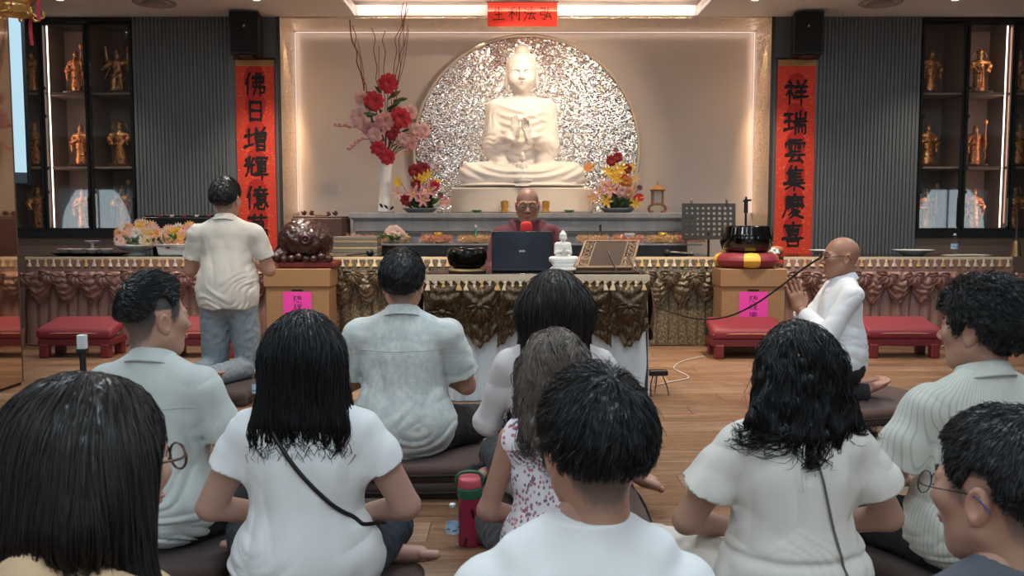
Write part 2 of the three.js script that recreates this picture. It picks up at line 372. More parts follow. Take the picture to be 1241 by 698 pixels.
// ------------------------------------------------------------------ the room
const RX = 12.6, ZB = 4.6, ZN = -9.5, ZF = -8.9;   // half width, wall behind the camera, niche wall, front face of the altar wall
const NL = -2.243, NR = 2.507, NT = 3.0;           // niche opening
const floor = struct('floor', (() => { const g = box(-RX - 0.1, RX + 0.1, -0.1, -0.004, ZN - 0.3, ZB + 0.2, 0.001); return g; })(), slabMat);
{
  // planks of the part of the floor that can be seen, laid across the view
  const PW = 0.2, PL = 1.2, variants = [];
  for (let k = 0; k < 6; k++) {
    const g = new RoundedBoxGeometry(PL - 0.003, 0.012, PW - 0.003, 1, 0.0016); g.translate(0, -0.006, 0);
    const p = g.attributes.position, uv = g.attributes.uv; for (let i = 0; i < p.count; i++) uv.setXY(i, p.getX(i) / 1.9 + k * 0.37, p.getZ(i) / 0.85 + k * 0.29);
    variants.push(g);
  }
  let row = 0;
  for (let z = -1.7; z > -8.3; z -= PW, row++) {
    const half = Math.min(-z * 0.575 + 0.35, 4.6), off = (row * 0.47) % PL;
    for (let x = -Math.ceil(half / PL) * PL - off; x - PL / 2 < half; x += PL) {
      if (x + PL / 2 < -half) continue;
      const m = part('plank', variants[(row * 5 + Math.round(x * 7) * 3 + 600) % 6], plankMats[Math.floor(rnd() * 4)], floor);
      m.position.set(x, 0, z);
    }
  }
}
// ceiling with a lit tray over the altar
const TL = -1.5, TR = 1.77, TB = -8.85, TF = -4.6, TT = 3.16;
struct('ceiling', [
  box(-RX, TL, CEIL, CEIL + 0.1, ZN - 0.2, ZB, 0.001), box(TR, RX, CEIL, CEIL + 0.1, ZN - 0.2, ZB, 0.001),
  box(TL, TR, CEIL, CEIL + 0.1, TF, ZB, 0.001), box(TL, TR, CEIL, CEIL + 0.1, ZN - 0.2, TB, 0.001),
], ceilMat);
struct('trim_1', [
  box(TL - 0.1, TR + 0.1, TT, TT + 0.06, TB - 0.1, TF + 0.1, 0.001),
  box(TL - 0.08, TL - 0.06, CEIL + 0.1, TT, TB - 0.1, TF + 0.1, 0.001), box(TR + 0.06, TR + 0.08, CEIL + 0.1, TT, TB - 0.1, TF + 0.1, 0.001),
  box(TL - 0.08, TR + 0.08, CEIL + 0.1, TT, TB - 0.1, TB - 0.08, 0.001), box(TL - 0.08, TR + 0.08, CEIL + 0.1, TT, TF + 0.06, TF + 0.08, 0.001),
], std(new THREE.Color(0.75, 0.71, 0.68), 0.9));
for (const [name, x, s] of [['cove_light_strip', TL, 1], ['cove_light_strip', TR, -1]]) {
  single(name, box(x - 0.006, x + 0.006, CEIL + 0.012, CEIL + 0.03, TB, TF, 0.002), coveMat, s > 0 ? 'thin glowing strip along the left edge of the ceiling tray' : 'thin glowing strip along the right edge of the ceiling tray', 'light strip');
  areaLight(PINK, L.cove, 4.2, 0.03, [x + s * 0.02, CEIL + 0.03, (TB + TF) / 2], [x + s * 1.2, CEIL + 0.25, (TB + TF) / 2], 'cove_light');
}
areaLight(PINK, L.cove, 3.1, 0.03, [0.13, CEIL + 0.02, TB + 0.12], [0.13, CEIL + 0.2, TB], 'cove_light');
single('cove_light_strip', box(TL + 0.1, TR - 0.1, CEIL + 0.135, CEIL + 0.142, TB + 0.1, TB + 0.115, 0.002), coveMat, 'thin glowing strip along the back edge of the ceiling tray', 'light strip');
// altar wall
const wl = struct('wall_left_front', box(-3.66, NL, 0, CEIL, ZN, ZF, 0.002), greyMat), wr = struct('wall_right_front', box(NR, 3.945, 0, CEIL, ZN, ZF, 0.002), greyMat);
const flutes = (x0, x1, parent) => {
  const n = Math.round((x1 - x0) / 0.036), l = [];
  for (let i = 0; i < n; i++) { const x = x0 + (i + 0.5) * (x1 - x0) / n; l.push(box(x - 0.0125, x + 0.0125, 0, CEIL - 0.004, ZF, ZF + 0.018, 0.004)); }
  part('slat', l, slatMat, parent).userData = { kind: 'stuff' };
};
flutes(-3.655, -2.74, wl); flutes(2.92, 3.94, wr);
struct('wall_niche', box(NL - 0.2, NR + 0.2, 0, CEIL + 0.15, ZN - 0.12, ZN, 0.002), nicheMat);
struct('trim_2', [box(NL - 0.012, NL + 0.008, 0, NT, ZN + 0.02, ZF + 0.012, 0.002), box(NR - 0.008, NR + 0.012, 0, NT, ZN + 0.02, ZF + 0.012, 0.002), box(NL, NR, NT - 0.008, NT + 0.012, ZN + 0.02, ZF + 0.012, 0.002)], goldFoil);
struct('trim_3', [box(NL - 0.02, NL + 0.012, 0, NT + 0.01, ZF + 0.012, ZF + 0.016, 0.001), box(NR - 0.012, NR + 0.02, 0, NT + 0.01, ZF + 0.012, ZF + 0.016, 0.001)], std(0x3a3026, 0.5));
// glowing edge of the niche wall
for (const [x, s] of [[NL, 1], [NR, -1]]) {
  single('led_strip', box(x + s * 0.012, x + s * 0.02, 1.14, NT - 0.02, ZN + 0.006, ZN + 0.016, 0.001), coveMat, s > 0 ? 'thin glowing strip up the left edge of the niche wall' : 'thin glowing strip up the right edge of the niche wall', 'light strip');
  areaLight(PINK, L.halo, 0.02, 1.85, [x + s * 0.022, 2.06, ZN + 0.03], [x + s * 1, 2.06, ZN - 0.12], 'led_strip_light');
}
single('led_strip', box(NL + 0.03, NR - 0.03, NT - 0.024, NT - 0.016, ZN + 0.006, ZN + 0.016, 0.001), coveMat, 'thin glowing strip along the top edge of the niche wall', 'light strip');
areaLight(PINK, L.halo * 0.6, 4.6, 0.02, [0.13, NT - 0.03, ZN + 0.03], [0.13, NT - 1, ZN - 0.1], 'led_strip_light');
// the other walls
struct('wall_cabinet_left', box(-RX, -3.66, 0, CEIL, ZN - 0.12, -9.42, 0.002), brownPanel);
struct('wall_cabinet_right', box(3.945, RX, 0, CEIL, ZN - 0.12, -9.42, 0.002), brownPanel);
struct('wall_left', box(-RX - 0.12, -RX, 0, CEIL, ZN - 0.12, ZB + 0.12, 0.002), wallWhite);
struct('wall_right', box(RX, RX + 0.12, 0, CEIL, ZN - 0.12, ZB + 0.12, 0.002), wallWhite);
{
  const W0 = 0.72, W1 = 1.8, half = 1.0, cuts = []; let x = -RX;
  for (const c of WINDOWS) { cuts.push(box(x, c - half, 0, CEIL, ZB, ZB + 0.12, 0.001), box(c - half, c + half, 0, W0, ZB, ZB + 0.12, 0.001), box(c - half, c + half, W1, CEIL, ZB, ZB + 0.12, 0.001)); x = c + half; }
  cuts.push(box(x, RX, 0, CEIL, ZB, ZB + 0.12, 0.001));
  struct('wall_back', cuts, wallWhite);
  const fr = [box(-1, -0.95, 0, W1 - W0, 0, 0.06, 0.004), box(0.95, 1, 0, W1 - W0, 0, 0.06, 0.004), box(-1, 1, 0, 0.05, 0, 0.06, 0.004), box(-1, 1, W1 - W0 - 0.05, W1 - W0, 0, 0.06, 0.004), box(-0.02, 0.02, 0, W1 - W0, 0.01, 0.05, 0.004)];
  const frG = merge(fr), glassG = box(-0.95, 0.95, 0.04, W1 - W0 - 0.04, 0.028, 0.032, 0), white = std(0xcfd2d2, 0.5);
  const drape = phys(0xb9c4c8, 0.9, { side: THREE.DoubleSide, transmission: 0.35 });
  WINDOWS.forEach((c, i) => {
    const g = new THREE.Group(); g.name = 'window_' + (i + 1); g.userData = { kind: 'structure' }; g.position.set(c, W0, ZB + 0.02); scene.add(g);
    part('window_frame', frG, white, g); part('pane', glassG, paneMat, g);
    if (i % 4 === 0) for (const s of [-1, 1]) part('curtain', sheet(40, 24, (u, v) => {
      const pull = Math.sin(Math.min(1, v * 1.15) * Math.PI * 0.5), w = 0.72 * (1 - 0.75 * pull) + 0.02;
      return [s * (1.05 - u * w), 1.25 - v * 1.3, -0.1 - 0.03 * Math.sin(u * 38) * (1 - 0.4 * v)];
    }), drape, g);
  });
}
// square mirrored pillar at the left
{
  const p = new THREE.Group(); p.name = 'wall_mirror_pillar'; p.userData = { kind: 'structure' }; p.position.set(-3.55, 0, -5.3); scene.add(p);
  part('core', box(-0.34, 0.335, 0, CEIL, -0.58, 0.6, 0.003), std(0x15110f, 0.5), p);
  part('mirror', box(0.336, 0.346, 0.02, CEIL - 0.02, -0.58, 0.6, 0.002), std(new THREE.Color(0.62, 0.52, 0.42), 0.04, { metalness: 1 }), p);
  part('mirror_edge', box(0.335, 0.349, 0.02, CEIL - 0.02, -0.588, -0.579, 0.001), std(0x554536, 0.3), p);
}
// lamps in the ceiling
{
  let first;
  SPOTS.forEach(([x, y, z], i) => {
    const label = 'small round recessed downlight ' + ['at the right in the ceiling tray before the statue', 'at the left in the ceiling tray before the statue', 'right above the statue', 'left of the statue in the niche soffit', 'right of the statue in the niche soffit', 'beside the left gold jamb', 'beside the right gold jamb', 'before the left cabinet', 'before the left red scroll', 'before the right red scroll', 'before the right cabinet', 'above the left cardboard box', 'above the right cardboard box', 'in the tray above the monk', 'above the man in the patterned shirt', 'above the kneeling bald man'][i];
    const top = x > TL && x < TR && z > TB && z < TF ? TT : (z < ZF ? NT - 0.006 : CEIL);
    if (!first) {
      first = thing('downlight', label, 'light', [x, top, z], 0, 'round downlights in the ceiling');
      part('trim_ring', lathe([[0.032, -0.002], [0.045, -0.004], [0.048, 0.0]], 20), std(0xdad6d0, 0.4), first);
      part('bulb', lathe([[0.0001, -0.001], [0.032, -0.002]], 20), downMat, first);
    } else copyOf(first, label, [x, top, z]);
  });
  let panel;
  PANELS.forEach(([x, z], i) => {
    if (!panel) {
      panel = thing('ceiling_light_panel', 'long white light panel in the ceiling above the audience', 'light', [x, CEIL, z], 0, 'light panels above the audience');
      part('panel_frame', [box(-0.32, -0.3, -0.012, 0, -0.62, 0.62, 0.002), box(0.3, 0.32, -0.012, 0, -0.62, 0.62, 0.002), box(-0.3, 0.3, -0.012, 0, -0.62, -0.6, 0.002), box(-0.3, 0.3, -0.012, 0, 0.6, 0.62, 0.002)], std(0xd8d8d8, 0.5), panel);
      part('light_diffuser', box(-0.3, 0.3, -0.008, -0.004, -0.6, 0.6, 0), panelMat, panel);
    } else copyOf(panel, null, [x, CEIL, z]);
  });
}

{
  let v;
  for (const [x, label] of [[-3.2, 'round white air vent in the ceiling at the left'], [3.3, 'round white air vent in the ceiling at the right']]) {
    if (v) { copyOf(v, label, [x, CEIL, -8.3]); continue; }
    v = thing('ceiling_vent', label, 'air vent', [x, CEIL, -8.3]);
    part('cone', lathe([[0.16, -0.001], [0.19, -0.008], [0.175, -0.018], [0.14, -0.006]], 32), std(0xb9b2ac, 0.6), v);
    for (const r of [0.11, 0.065]) part('ring', lathe([[r - 0.03, -0.003], [r, -0.022], [r + 0.012, -0.02], [r - 0.01, -0.003]], 32), std(0xb9b2ac, 0.6), v);
    part('hub', lathe([[0.0001, -0.02], [0.03, -0.016], [0.035, -0.004]], 20), std(0xa9a29c, 0.6), v);
  }
}

// ------------------------------------------------------------------ round silver disc behind the statue
{
  const d = thing('halo_disc', 'large round silver foil disc on the wall behind the white statue', 'wall disc', [0.149, 1.779, -9.494]);
  part('disc', put(lathe([[0.0001, 0.05], [1.15, 0.05], [1.15, 0]], 96), 0, 0, 0, Math.PI / 2, 0, 0), silverFoil, d);
  const uvg = d.children[0].geometry, P = uvg.attributes.position; for (let i = 0; i < P.count; i++) uvg.attributes.uv.setXY(i, P.getX(i), P.getY(i));
  part('rim', put(lathe([[1.145, 0], [1.178, 0], [1.178, 0.062], [1.17, 0.07], [1.152, 0.07], [1.145, 0.06]], 120), 0, 0, 0, Math.PI / 2, 0, 0), std(new THREE.Color(0.50, 0.42, 0.34), 0.4), d);
}
// ------------------------------------------------------------------ white marble statue
const marbleTex = field(512, 512, (u, v) => {
  const n = tiled(u, v, 3) + 0.5 * tiled(u, v, 9, 2), vein = Math.pow(1 - Math.abs(Math.sin((u + v) * 6.283 + n * 9)), 14);
  return mix3([0.98, 0.955, 0.925], [0.90, 0.865, 0.825], clamp(n * 0.5 + vein * 0.25, 0, 1));
}, null, true);
const statueMat = std(new THREE.Color(0.80, 0.755, 0.71), 0.45);
function seatedFigure(detail) {            // faces +z, 1.41 m tall, 1.28 m across the knees
  const P = [];
  const fold = (x, y, z) => {
    if (z < -0.1) return 0;
    let a = 0;
    // bowed folds over the belly
    a += Math.sin(6.283 * (y * 13 - Math.pow(Math.abs(x + 0.03), 1.6) * 9)) * 0.0048 * sstep(0.28, 0.36, y) * sstep(0.80, 0.70, y) * sstep(0.27, 0.18, Math.abs(x)) * sstep(0.0, 0.1, z);
    // sleeve folds
    a += Math.sin(6.283 * (y * 9 + Math.abs(x) * 5 - z * 4 + 1.2 * noise(x * 3, y * 3, z * 3))) * 0.0034 * sstep(0.20, 0.28, Math.abs(x)) * sstep(0.28, 0.36, y) * sstep(0.84, 0.76, y);
    // sheets of cloth over the legs
    a += Math.sin(6.283 * (Math.hypot((Math.abs(x) - 0.08) * 0.8, (y - 0.40) * 1.35) * 11)) * 0.0065 * sstep(0.26, 0.2, y) * sstep(0.02, 0.07, y);
    return a;
  };
  for (const s of [-1, 1]) {
    P.push([rc([s * 0.12, 0.13, -0.04], [s * 0.50, 0.13, 0.10], 0.15, 0.115), 0.05], [rc([s * 0.5, 0.12, 0.12], [s * -0.02, 0.10, 0.30], 0.11, 0.08), 0.04]);
  }
  P.push([el([0, 0.11, 0.10], [0.46, 0.12, 0.25]), 0.06], [el([0, 0.02, 0.06], [0.63, 0.035, 0.34]), 0.02]);
  P.push([el([0, 0.46, -0.06], [0.25, 0.33, 0.17]), 0.06], [el([0, 0.66, -0.05], [0.285, 0.25, 0.165]), 0.06], [rc([-0.235, 0.775, -0.05], [0.235, 0.775, -0.05], 0.105), 0.07]);
  for (const s of [-1, 1]) {
    P.push([rc([s * 0.255, 0.755, -0.05], [s * 0.285, 0.42, 0.0], 0.098, 0.095), 0.04], [rc([s * 0.285, 0.385, 0.01], [s * 0.12, 0.475, 0.21], 0.09, 0.062), 0.035]);
    P.push([rc([s * 0.27, 0.34, 0.0], [s * 0.20, 0.26, 0.1], 0.075, 0.06), 0.04]);   // hanging sleeve
  }
  const robe = blend(P);
  const H = [];
  H.push([rc([0, 0.82, -0.04], [0, 1.0, -0.02], 0.10, 0.085), 0.05]);
  H.push([el([0, 1.125, -0.01], [0.148, 0.165, 0.16]), 0.03], [el([0, 1.035, 0.035], [0.118, 0.105, 0.112]), 0.05], [el([0, 0.965, 0.085], [0.04, 0.032, 0.04]), 0.03]);
  H.push([el([0, 1.20, -0.015], [0.149, 0.128, 0.162]), 0.02], [el([0, 1.345, -0.035], [0.072, 0.062, 0.075]), 0.03]);
  H.push([rc([0, 1.125, 0.135], [0, 1.06, 0.172], 0.012, 0.019), 0.012]);
  for (const s of [-1, 1]) {
    H.push([el([s * 0.02, 1.055, 0.155], [0.013, 0.012, 0.014]), 0.008], [rc([s * 0.02, 1.135, 0.142], [s * 0.09, 1.14, 0.115], 0.008, 0.007), 0.012]);
    H.push([el([s * 0.056, 1.112, 0.137], [0.036, 0.022, 0.02]), 0.014, -1], [el([s * 0.055, 1.11, 0.108], [0.034, 0.021, 0.026]), 0.004]);
    H.push([el([s * 0.07, 1.05, 0.09], [0.045, 0.04, 0.04]), 0.04]);
    H.push([el([s * 0.152, 1.06, -0.01], [0.017, 0.105, 0.034]), 0.01], [el([s * 0.168, 1.08, 0.0], [0.01, 0.06, 0.018]), 0.008, -1]);
  }
  H.push([el([0, 1.022, 0.142], [0.036, 0.009, 0.016]), 0.006], [el([0, 1.006, 0.138], [0.029, 0.010, 0.016]), 0.006], [el([0, 1.014, 0.158], [0.04, 0.0022, 0.012]), 0.003, -1]);
  const head = blend(H);
  // hands before the chest: one upright, one cupped beside it
  const D = [];
  const hand = (px, py, pz, tx, curl, s) => {
    D.push([rc([px, py, pz], [px + tx * 0.4, py + 0.09, pz + 0.01], 0.045, 0.04, [0, 0, 1, 1.5]), 0.03]);
    for (let k = 0; k < 4; k++) {
      const fx = px + tx * 0.5 + (k - 1.5) * 0.021, L0 = [0.085, 0.1, 0.095, 0.075][k];
      D.push([rc([fx, py + 0.10, pz + 0.01 + k * 0.004], [fx + tx * 0.2, py + 0.10 + L0 * 0.6, pz + 0.012 + curl * 0.02], 0.0125, 0.0115), 0.008]);
      D.push([rc([fx + tx * 0.2, py + 0.10 + L0 * 0.6, pz + 0.012 + curl * 0.02], [fx + tx * 0.4, py + 0.10 + L0 * 1.15, pz + 0.02 + curl * 0.07], 0.0115, 0.009), 0.006]);
    }
    D.push([rc([px + s * 0.03, py + 0.02, pz + 0.03], [px + s * 0.055, py + 0.10, pz + 0.055], 0.016, 0.011), 0.015]);
  };
  hand(-0.075, 0.475, 0.225, 0.02, 0.1, 1); hand(0.075, 0.445, 0.24, -0.05, 0.6, -1);
  const hands = blend(D);
  return (x, y, z) => {
    let d = robe(x, y, z);
    if (d < 0.06) {
      d += fold(x, y, z);
      // edge of the robe from one shoulder under the other arm
      const e = y - (0.80 - 0.34 * (x + 0.2)); if (z > 0 && y > 0.5 && Math.abs(x) < 0.25) d -= 0.008 * Math.exp(-(e * e) / 0.00025);
      d = smax(d, -(y + 0.0), 0.01);
    }
    let h = head(x, y, z);
    if (y > 1.17 && h < 0.02 && (z < 0.10 || y > 1.215)) h -= 0.0035 * Math.abs(Math.sin(x * 150) * Math.sin(y * 150) * Math.cos(z * 150)) + 0.003;   // hair curls
    d = smin(d, h, 0.015);
    return smin(d, hands(x, y, z), 0.012);
  };
}
{
  const f = seatedFigure();
  const b = thing('buddha_statue', 'large white marble seated statue with raised hands before the silver disc', 'statue', [0.095, 1.381, -9.08]);
  part('figure', skin(f, [-0.72, -0.03, -0.42], [0.72, 1.46, 0.48], 0.010), statueMat, b);
  single('statue_base', (() => {
    const g = lathe([[0.0001, 0], [0.70, 0], [0.715, 0.012], [0.70, 0.025], [0.695, 0.21], [0.705, 0.225], [0.70, 0.24], [0.0001, 0.245]], 64); g.scale(1, 1, 0.50);
    const p = g.attributes.position; for (let i = 0; i < p.count; i++) g.attributes.uv.setXY(i, p.getX(i), p.getY(i) + p.getZ(i)); return g;
  })(), std(0xf2ece4, 0.5, { map: marbleTex }), 'round white marble base under the large seated statue', 'statue base', [0.095, 1.1345, -9.045]);
  // small white seated figure at the front of the base
  const small = skin(f, [-0.72, -0.03, -0.42], [0.72, 1.46, 0.48], 0.03); small.scale(0.155, 0.2, 0.16);
  const s = thing('small_statue', 'small white seated figurine in the lap of the large white statue', 'figurine', [0.10, 1.381 + 0.055, -8.745]);
  part('figure', small, statueMat, s);
  part('lotus_seat', lathe([[0.0001, -0.055], [0.085, -0.055], [0.09, -0.04], [0.06, -0.03], [0.085, -0.008], [0.0001, 0.0]], 24), statueMat, s);
  // white figurine on the front table, beside the laptop
  const t = thing('small_statue', 'small white figurine standing on the front table right of the laptop', 'figurine', [0.305, 0.775, -5.42], 0.15);
  part('figure', small.clone().scale(0.93, 0.66, 0.93).translate(0, 0.055, 0), std(new THREE.Color(0.78, 0.76, 0.72), 0.4), t);
  part('base', lathe([[0.0001, 0], [0.075, 0], [0.08, 0.015], [0.06, 0.03], [0.078, 0.055], [0.0001, 0.057]], 24), std(new THREE.Color(0.75, 0.73, 0.70), 0.4), t);
}
// ------------------------------------------------------------------ stone altar
{
  const stoneTex = field(512, 512, (u, v) => {
    const n = tiled(u, v, 4) + 0.6 * tiled(u, v, 14, 3), vein = Math.pow(1 - Math.abs(Math.sin(u * 6.283 + n * 7)), 18);
    return mix3([0.58, 0.60, 0.63], [0.82, 0.83, 0.85], clamp(n * 0.55 - 0.15 + 0.4 * vein, 0, 1));
  }, [1.2, 1.2], true);
  const stone = std(0xd8d4d0, 0.3, { map: stoneTex });
  const a = thing('altar_table', 'long grey marble altar with a moulded top under the white statue', 'altar', [0.11, 0, -9.0]);
  part('top_slab', [box(-1.65, 1.65, 1.08, 1.133, -0.40, 0.40, 0.008, 2), box(-1.63, 1.63, 1.065, 1.081, -0.40, 0.38, 0.005)], std(0xe6ddd4, 0.28, { map: stoneTex }), a);
  part('fascia', box(-1.62, 1.62, 0.955, 1.066, -0.395, 0.355, 0.006), stone, a);
  part('moulding', box(-1.6, 1.6, 0.935, 0.956, -0.395, 0.335, 0.006), stone, a);
  part('body', box(-1.57, 1.57, 0, 0.936, -0.395, 0.29, 0.003), stone, a);
  for (let i = 0; i < 4; i++) part('panel', box(-1.53 + i * 0.775, -1.53 + i * 0.775 + 0.735, 0.06, 0.9, 0.288, 0.298, 0.006), stone, a);
  part('ledge', box(-1.66, 1.66, 0.828, 0.844, 0.28, 0.555, 0.004), stone, a);
  part('plinth', box(-1.62, 1.62, 0, 0.05, -0.395, 0.32, 0.004), stone, a);
}
// ------------------------------------------------------------------ flowers
const petalGeo = (l, w, cup, curl, nu = 4, nv = 6) => sheet(nu, nv, (u, v) => {
  const t = v, k = Math.pow(Math.sin(Math.PI * (0.08 + 0.92 * Math.min(1, t * 0.93 + 0.0))), 0.75), x = (u - 0.5) * w * k * (t < 0.02 ? 0.3 : 1);
  return [x, l * t * Math.cos(curl * t), cup * (1 - 4 * (u - 0.5) * (u - 0.5)) * -Math.sin(Math.PI * t) + l * t * Math.sin(curl * t) * 0.8];
});
function blossom(kind, size) {              // opens towards +z
  const l = [], petal = (len, w, cup, curl, tilt, turn, zoff, shadeK) => {
    const g = kind === 'daisy' ? petalGeo(len, w, cup, curl, 2, 3) : kind === 'bud' ? petalGeo(len, w, cup, curl, 2, 4) : petalGeo(len, w, cup, curl); g.rotateX(tilt); g.translate(0, 0.002, zoff); g.rotateZ(turn);
    l.push(tinted(g, [shadeK, shadeK, shadeK]));
  };
  if (kind === 'peony') for (let ring = 0; ring < 5; ring++) { const n = [5, 7, 8, 9, 9][ring], t = ring / 4; for (let i = 0; i < n; i++) petal(size * lerp(0.30, 0.52, t), size * lerp(0.24, 0.36, t), size * 0.06, -0.9 + t * 0.5, lerp(1.35, 0.15, t) + rr(-0.12, 0.12), i / n * 6.283 + ring * 0.6 + rr(-0.1, 0.1), size * lerp(0.12, 0, t), lerp(0.82, 1, t) * rr(0.88, 1)); }
  if (kind === 'lily') for (let i = 0; i < 6; i++) petal(size * 0.55, size * 0.2, size * 0.05, -0.7, 0.75, i / 6 * 6.283, 0, i % 2 ? 0.92 : 1);
  if (kind === 'daisy') for (let ring = 0; ring < 3; ring++) for (let i = 0; i < 14; i++) petal(size * (0.5 - ring * 0.1), size * 0.13, size * 0.02, -0.1, 0.15 + ring * 0.3, (i + ring * 0.5) / 14 * 6.283, ring * size * 0.02, rr(0.88, 1));
  if (kind === 'anthurium') petal(size * 0.7, size * 0.55, size * 0.06, -0.3, 0.3, 0, 0, 1);
  if (kind === 'bud') for (let i = 0; i < 5; i++) petal(size * 0.5, size * 0.3, size * 0.08, 0.2, 0.9, i / 5 * 6.283, 0, rr(0.85, 1));
  return merge(l);
}
const petalMat = (r, g, b) => phys(new THREE.Color(r, g, b), 0.75, { side: THREE.DoubleSide, vertexColors: true, transmission: 0.25 });
const FM = { pink: petalMat(0.88, 0.42, 0.42), pale: petalMat(0.92, 0.60, 0.57), red: petalMat(0.72, 0.04, 0.07), crimson: petalMat(0.42, 0.02, 0.04), yellow: petalMat(0.90, 0.60, 0.07), white: petalMat(0.85, 0.78, 0.72), orange: petalMat(0.85, 0.34, 0.09), peach: petalMat(0.90, 0.52, 0.30), cream: petalMat(0.86, 0.66, 0.38), mauve: petalMat(0.45, 0.22, 0.24) };
const leafMat = phys(new THREE.Color(0.055, 0.12, 0.04), 0.6, { side: THREE.DoubleSide }), stemMat = std(new THREE.Color(0.10, 0.09, 0.04), 0.7), centreMat = std(new THREE.Color(0.75, 0.45, 0.06), 0.8);
const flowerGeo = new Map();
function flower(kind, mat, size, at, towards, parent) {
  const key = kind + Math.round(size * 100) + '_' + Math.floor(rnd() * 2);
  if (!flowerGeo.has(key)) flowerGeo.set(key, blossom(kind, size));
  const m = part({ peony: 'peony', lily: 'lily', daisy: 'daisy', anthurium: 'anthurium', bud: 'blossom' }[kind], flowerGeo.get(key), mat, parent);
  m.position.set(...at); m.lookAt(m.position.clone().add(V(...towards))); m.rotateZ(rnd() * 6.283);
  if (kind === 'daisy' || kind === 'lily' || kind === 'anthurium') part('flower_centre', kind === 'anthurium' ? cyl([0, 0, 0.01], [0, size * 0.3, 0.03], 0.008, 0.004, 8) : ball(0, 0, size * 0.05, size * 0.1, size * 0.1, size * 0.06, 10), centreMat, m);
  return m;
}
function leaf(at, dir, size, parent) {
  const m = part('leaf', leafShape, leafMat, parent); m.position.set(...at); m.scale.setScalar(size);
  m.quaternion.setFromUnitVectors(V(0, 1, 0), V(...dir).normalize()); m.rotateY(rnd() * 6);
  return m;
}
const leafShape = sheet(4, 6, (u, v) => [(u - 0.5) * 0.42 * Math.sin(Math.PI * Math.pow(v, 0.8)), v, 0.25 * v * v + 0.25 * Math.abs(u - 0.5)]);

{ // tall white vase with peonies and red twisted branches
  reseed(3);
  const a = thing('tall_flower_vase', 'tall white flared vase with red and pink peonies and red twisted branches', 'flower vase', [-1.235, 1.133, -8.93]);
  part('vase', (() => { const g = lathe([[0.0001, 0], [0.082, 0], [0.083, 0.02], [0.068, 0.12], [0.058, 0.24], [0.055, 0.34], [0.062, 0.44], [0.074, 0.50], [0.070, 0.505], [0.058, 0.47], [0.0001, 0.42]], 40); return g; })(), std(0xf0ebe6, 0.25), a);
  const petalsOn = [[-0.02, 0.05], [0.03, 0.04], [0.05, 0.03]];
  for (const [x, y] of petalsOn) part('fallen_petal', put(petalGeo(0.05, 0.025, 0.004, 0.1), x, y, 0.085, 0.1, 0, rr(-1, 1)), std(0x2c1512, 0.7, { side: THREE.DoubleSide }), a);
  const G = [['red', 0.05, 1.235, 0.12, 0.20], ['red', -0.09, 1.065, 0.12, 0.20], ['red', 0.165, 0.905, 0.13, 0.22], ['pale', -0.235, 0.92, 0.1, 0.19], ['pink', 0.02, 0.865, 0.16, 0.20], ['pale', -0.215, 1.10, 0.08, 0.15], ['pale', 0.25, 0.965, 0.08, 0.15], ['pale', 0.30, 0.79, 0.08, 0.15], ['red', -0.05, 0.62, 0.14, 0.16], ['red', 0.035, 0.535, 0.13, 0.16], ['pink', -0.14, 0.80, 0.1, 0.15], ['pale', -0.08, 0.74, 0.15, 0.15], ['pale', 0.19, 0.70, 0.12, 0.14], ['pale', 0.38, 0.80, 0.05, 0.13], ['pink', 0.26, 0.66, 0.1, 0.12], ['crimson', 0.09, 0.76, 0.12, 0.15]];
  for (const [c, x, y, z, s] of G) {
    flower('peony', FM[c], s, [x, y, z], [x * 1.5, (y - 0.8) * 0.6 + 0.1, 0.8], a);
    part('stem', tube([[0, 0.48, 0], [x * 0.5, 0.5 + (y - 0.5) * 0.6, z * 0.4], [x, y - 0.01, z - 0.02]], 0.0045, 10, 5), stemMat, a);
  }
  for (let i = 0; i < 34; i++) { const t = rnd() * 6.28, r = rr(0.03, 0.22), y = rr(0.62, 1.15); leaf([Math.cos(t) * r * 0.8, y, 0.03 + Math.sin(t) * 0.06], [Math.cos(t), rr(-0.2, 0.8), rr(0.1, 0.8)], rr(0.09, 0.15), a); }
  const branchMat = std(new THREE.Color(0.22, 0.035, 0.05), 0.6);
  const T = [[-0.33, 1.98, 0.05], [-0.30, 1.93, 0.0], [-0.1, 1.9, 0.03], [0.17, 2.0, 0.05], [0.21, 2.01, 0.02], [0.02, 1.75, 0], [0.24, 1.95, 0.04]];
  T.forEach(([x, y, z], i) => {
    const p = [], n = 14; for (let k = 0; k <= n; k++) { const t = k / n, w = 0.012 * Math.sin(k * 2.4 + i) * (0.3 + t); p.push([lerp(0, x, Math.pow(t, 0.85)) + w + (i === 3 && k > 11 ? 0.03 * (k - 11) : 0), lerp(0.45, i > 2 ? y * 0.985 : y * 0.93, t), (z + (i > 2 ? 0.15 : 0.02)) * t + 0.012 * Math.cos(k * 2.1 + i)]); }
    part('branch', tube(p, i < 1 ? 0.0065 : 0.0042, 70, 5), branchMat, a);
    if (i % 2 === 0) part('branch', tube([p[7], [p[9][0] + 0.03, p[9][1], p[9][2] + 0.01], [p[12][0] + 0.05, p[12][1] + 0.02, p[12][2]]], 0.003, 20, 4), branchMat, a);
  });
  // drooping sprays of small blossoms
  for (const [ex, ey, n] of [[-0.46, 0.83, 7], [-0.34, 0.60, 5], [0.40, 0.72, 5], [0.24, 0.56, 4]]) {
    const p = [[0, 0.6, 0.05], [ex * 0.5, lerp(0.78, ey, 0.4), 0.12], [ex, ey, 0.1]]; part('spray_stem', tube(p, 0.003, 16, 4), branchMat, a);
    const c = new THREE.CatmullRomCurve3(p.map((q) => V(...q))); for (let k = 0; k < n; k++) { const q = c.getPoint(0.45 + 0.55 * (k + 1) / n); flower('bud', FM.pink, 0.055, [q.x + rr(-0.015, 0.015), q.y + rr(-0.01, 0.015), q.z + 0.01], [rr(-1, 1), rr(0, 1), 1], a); }
  }
}
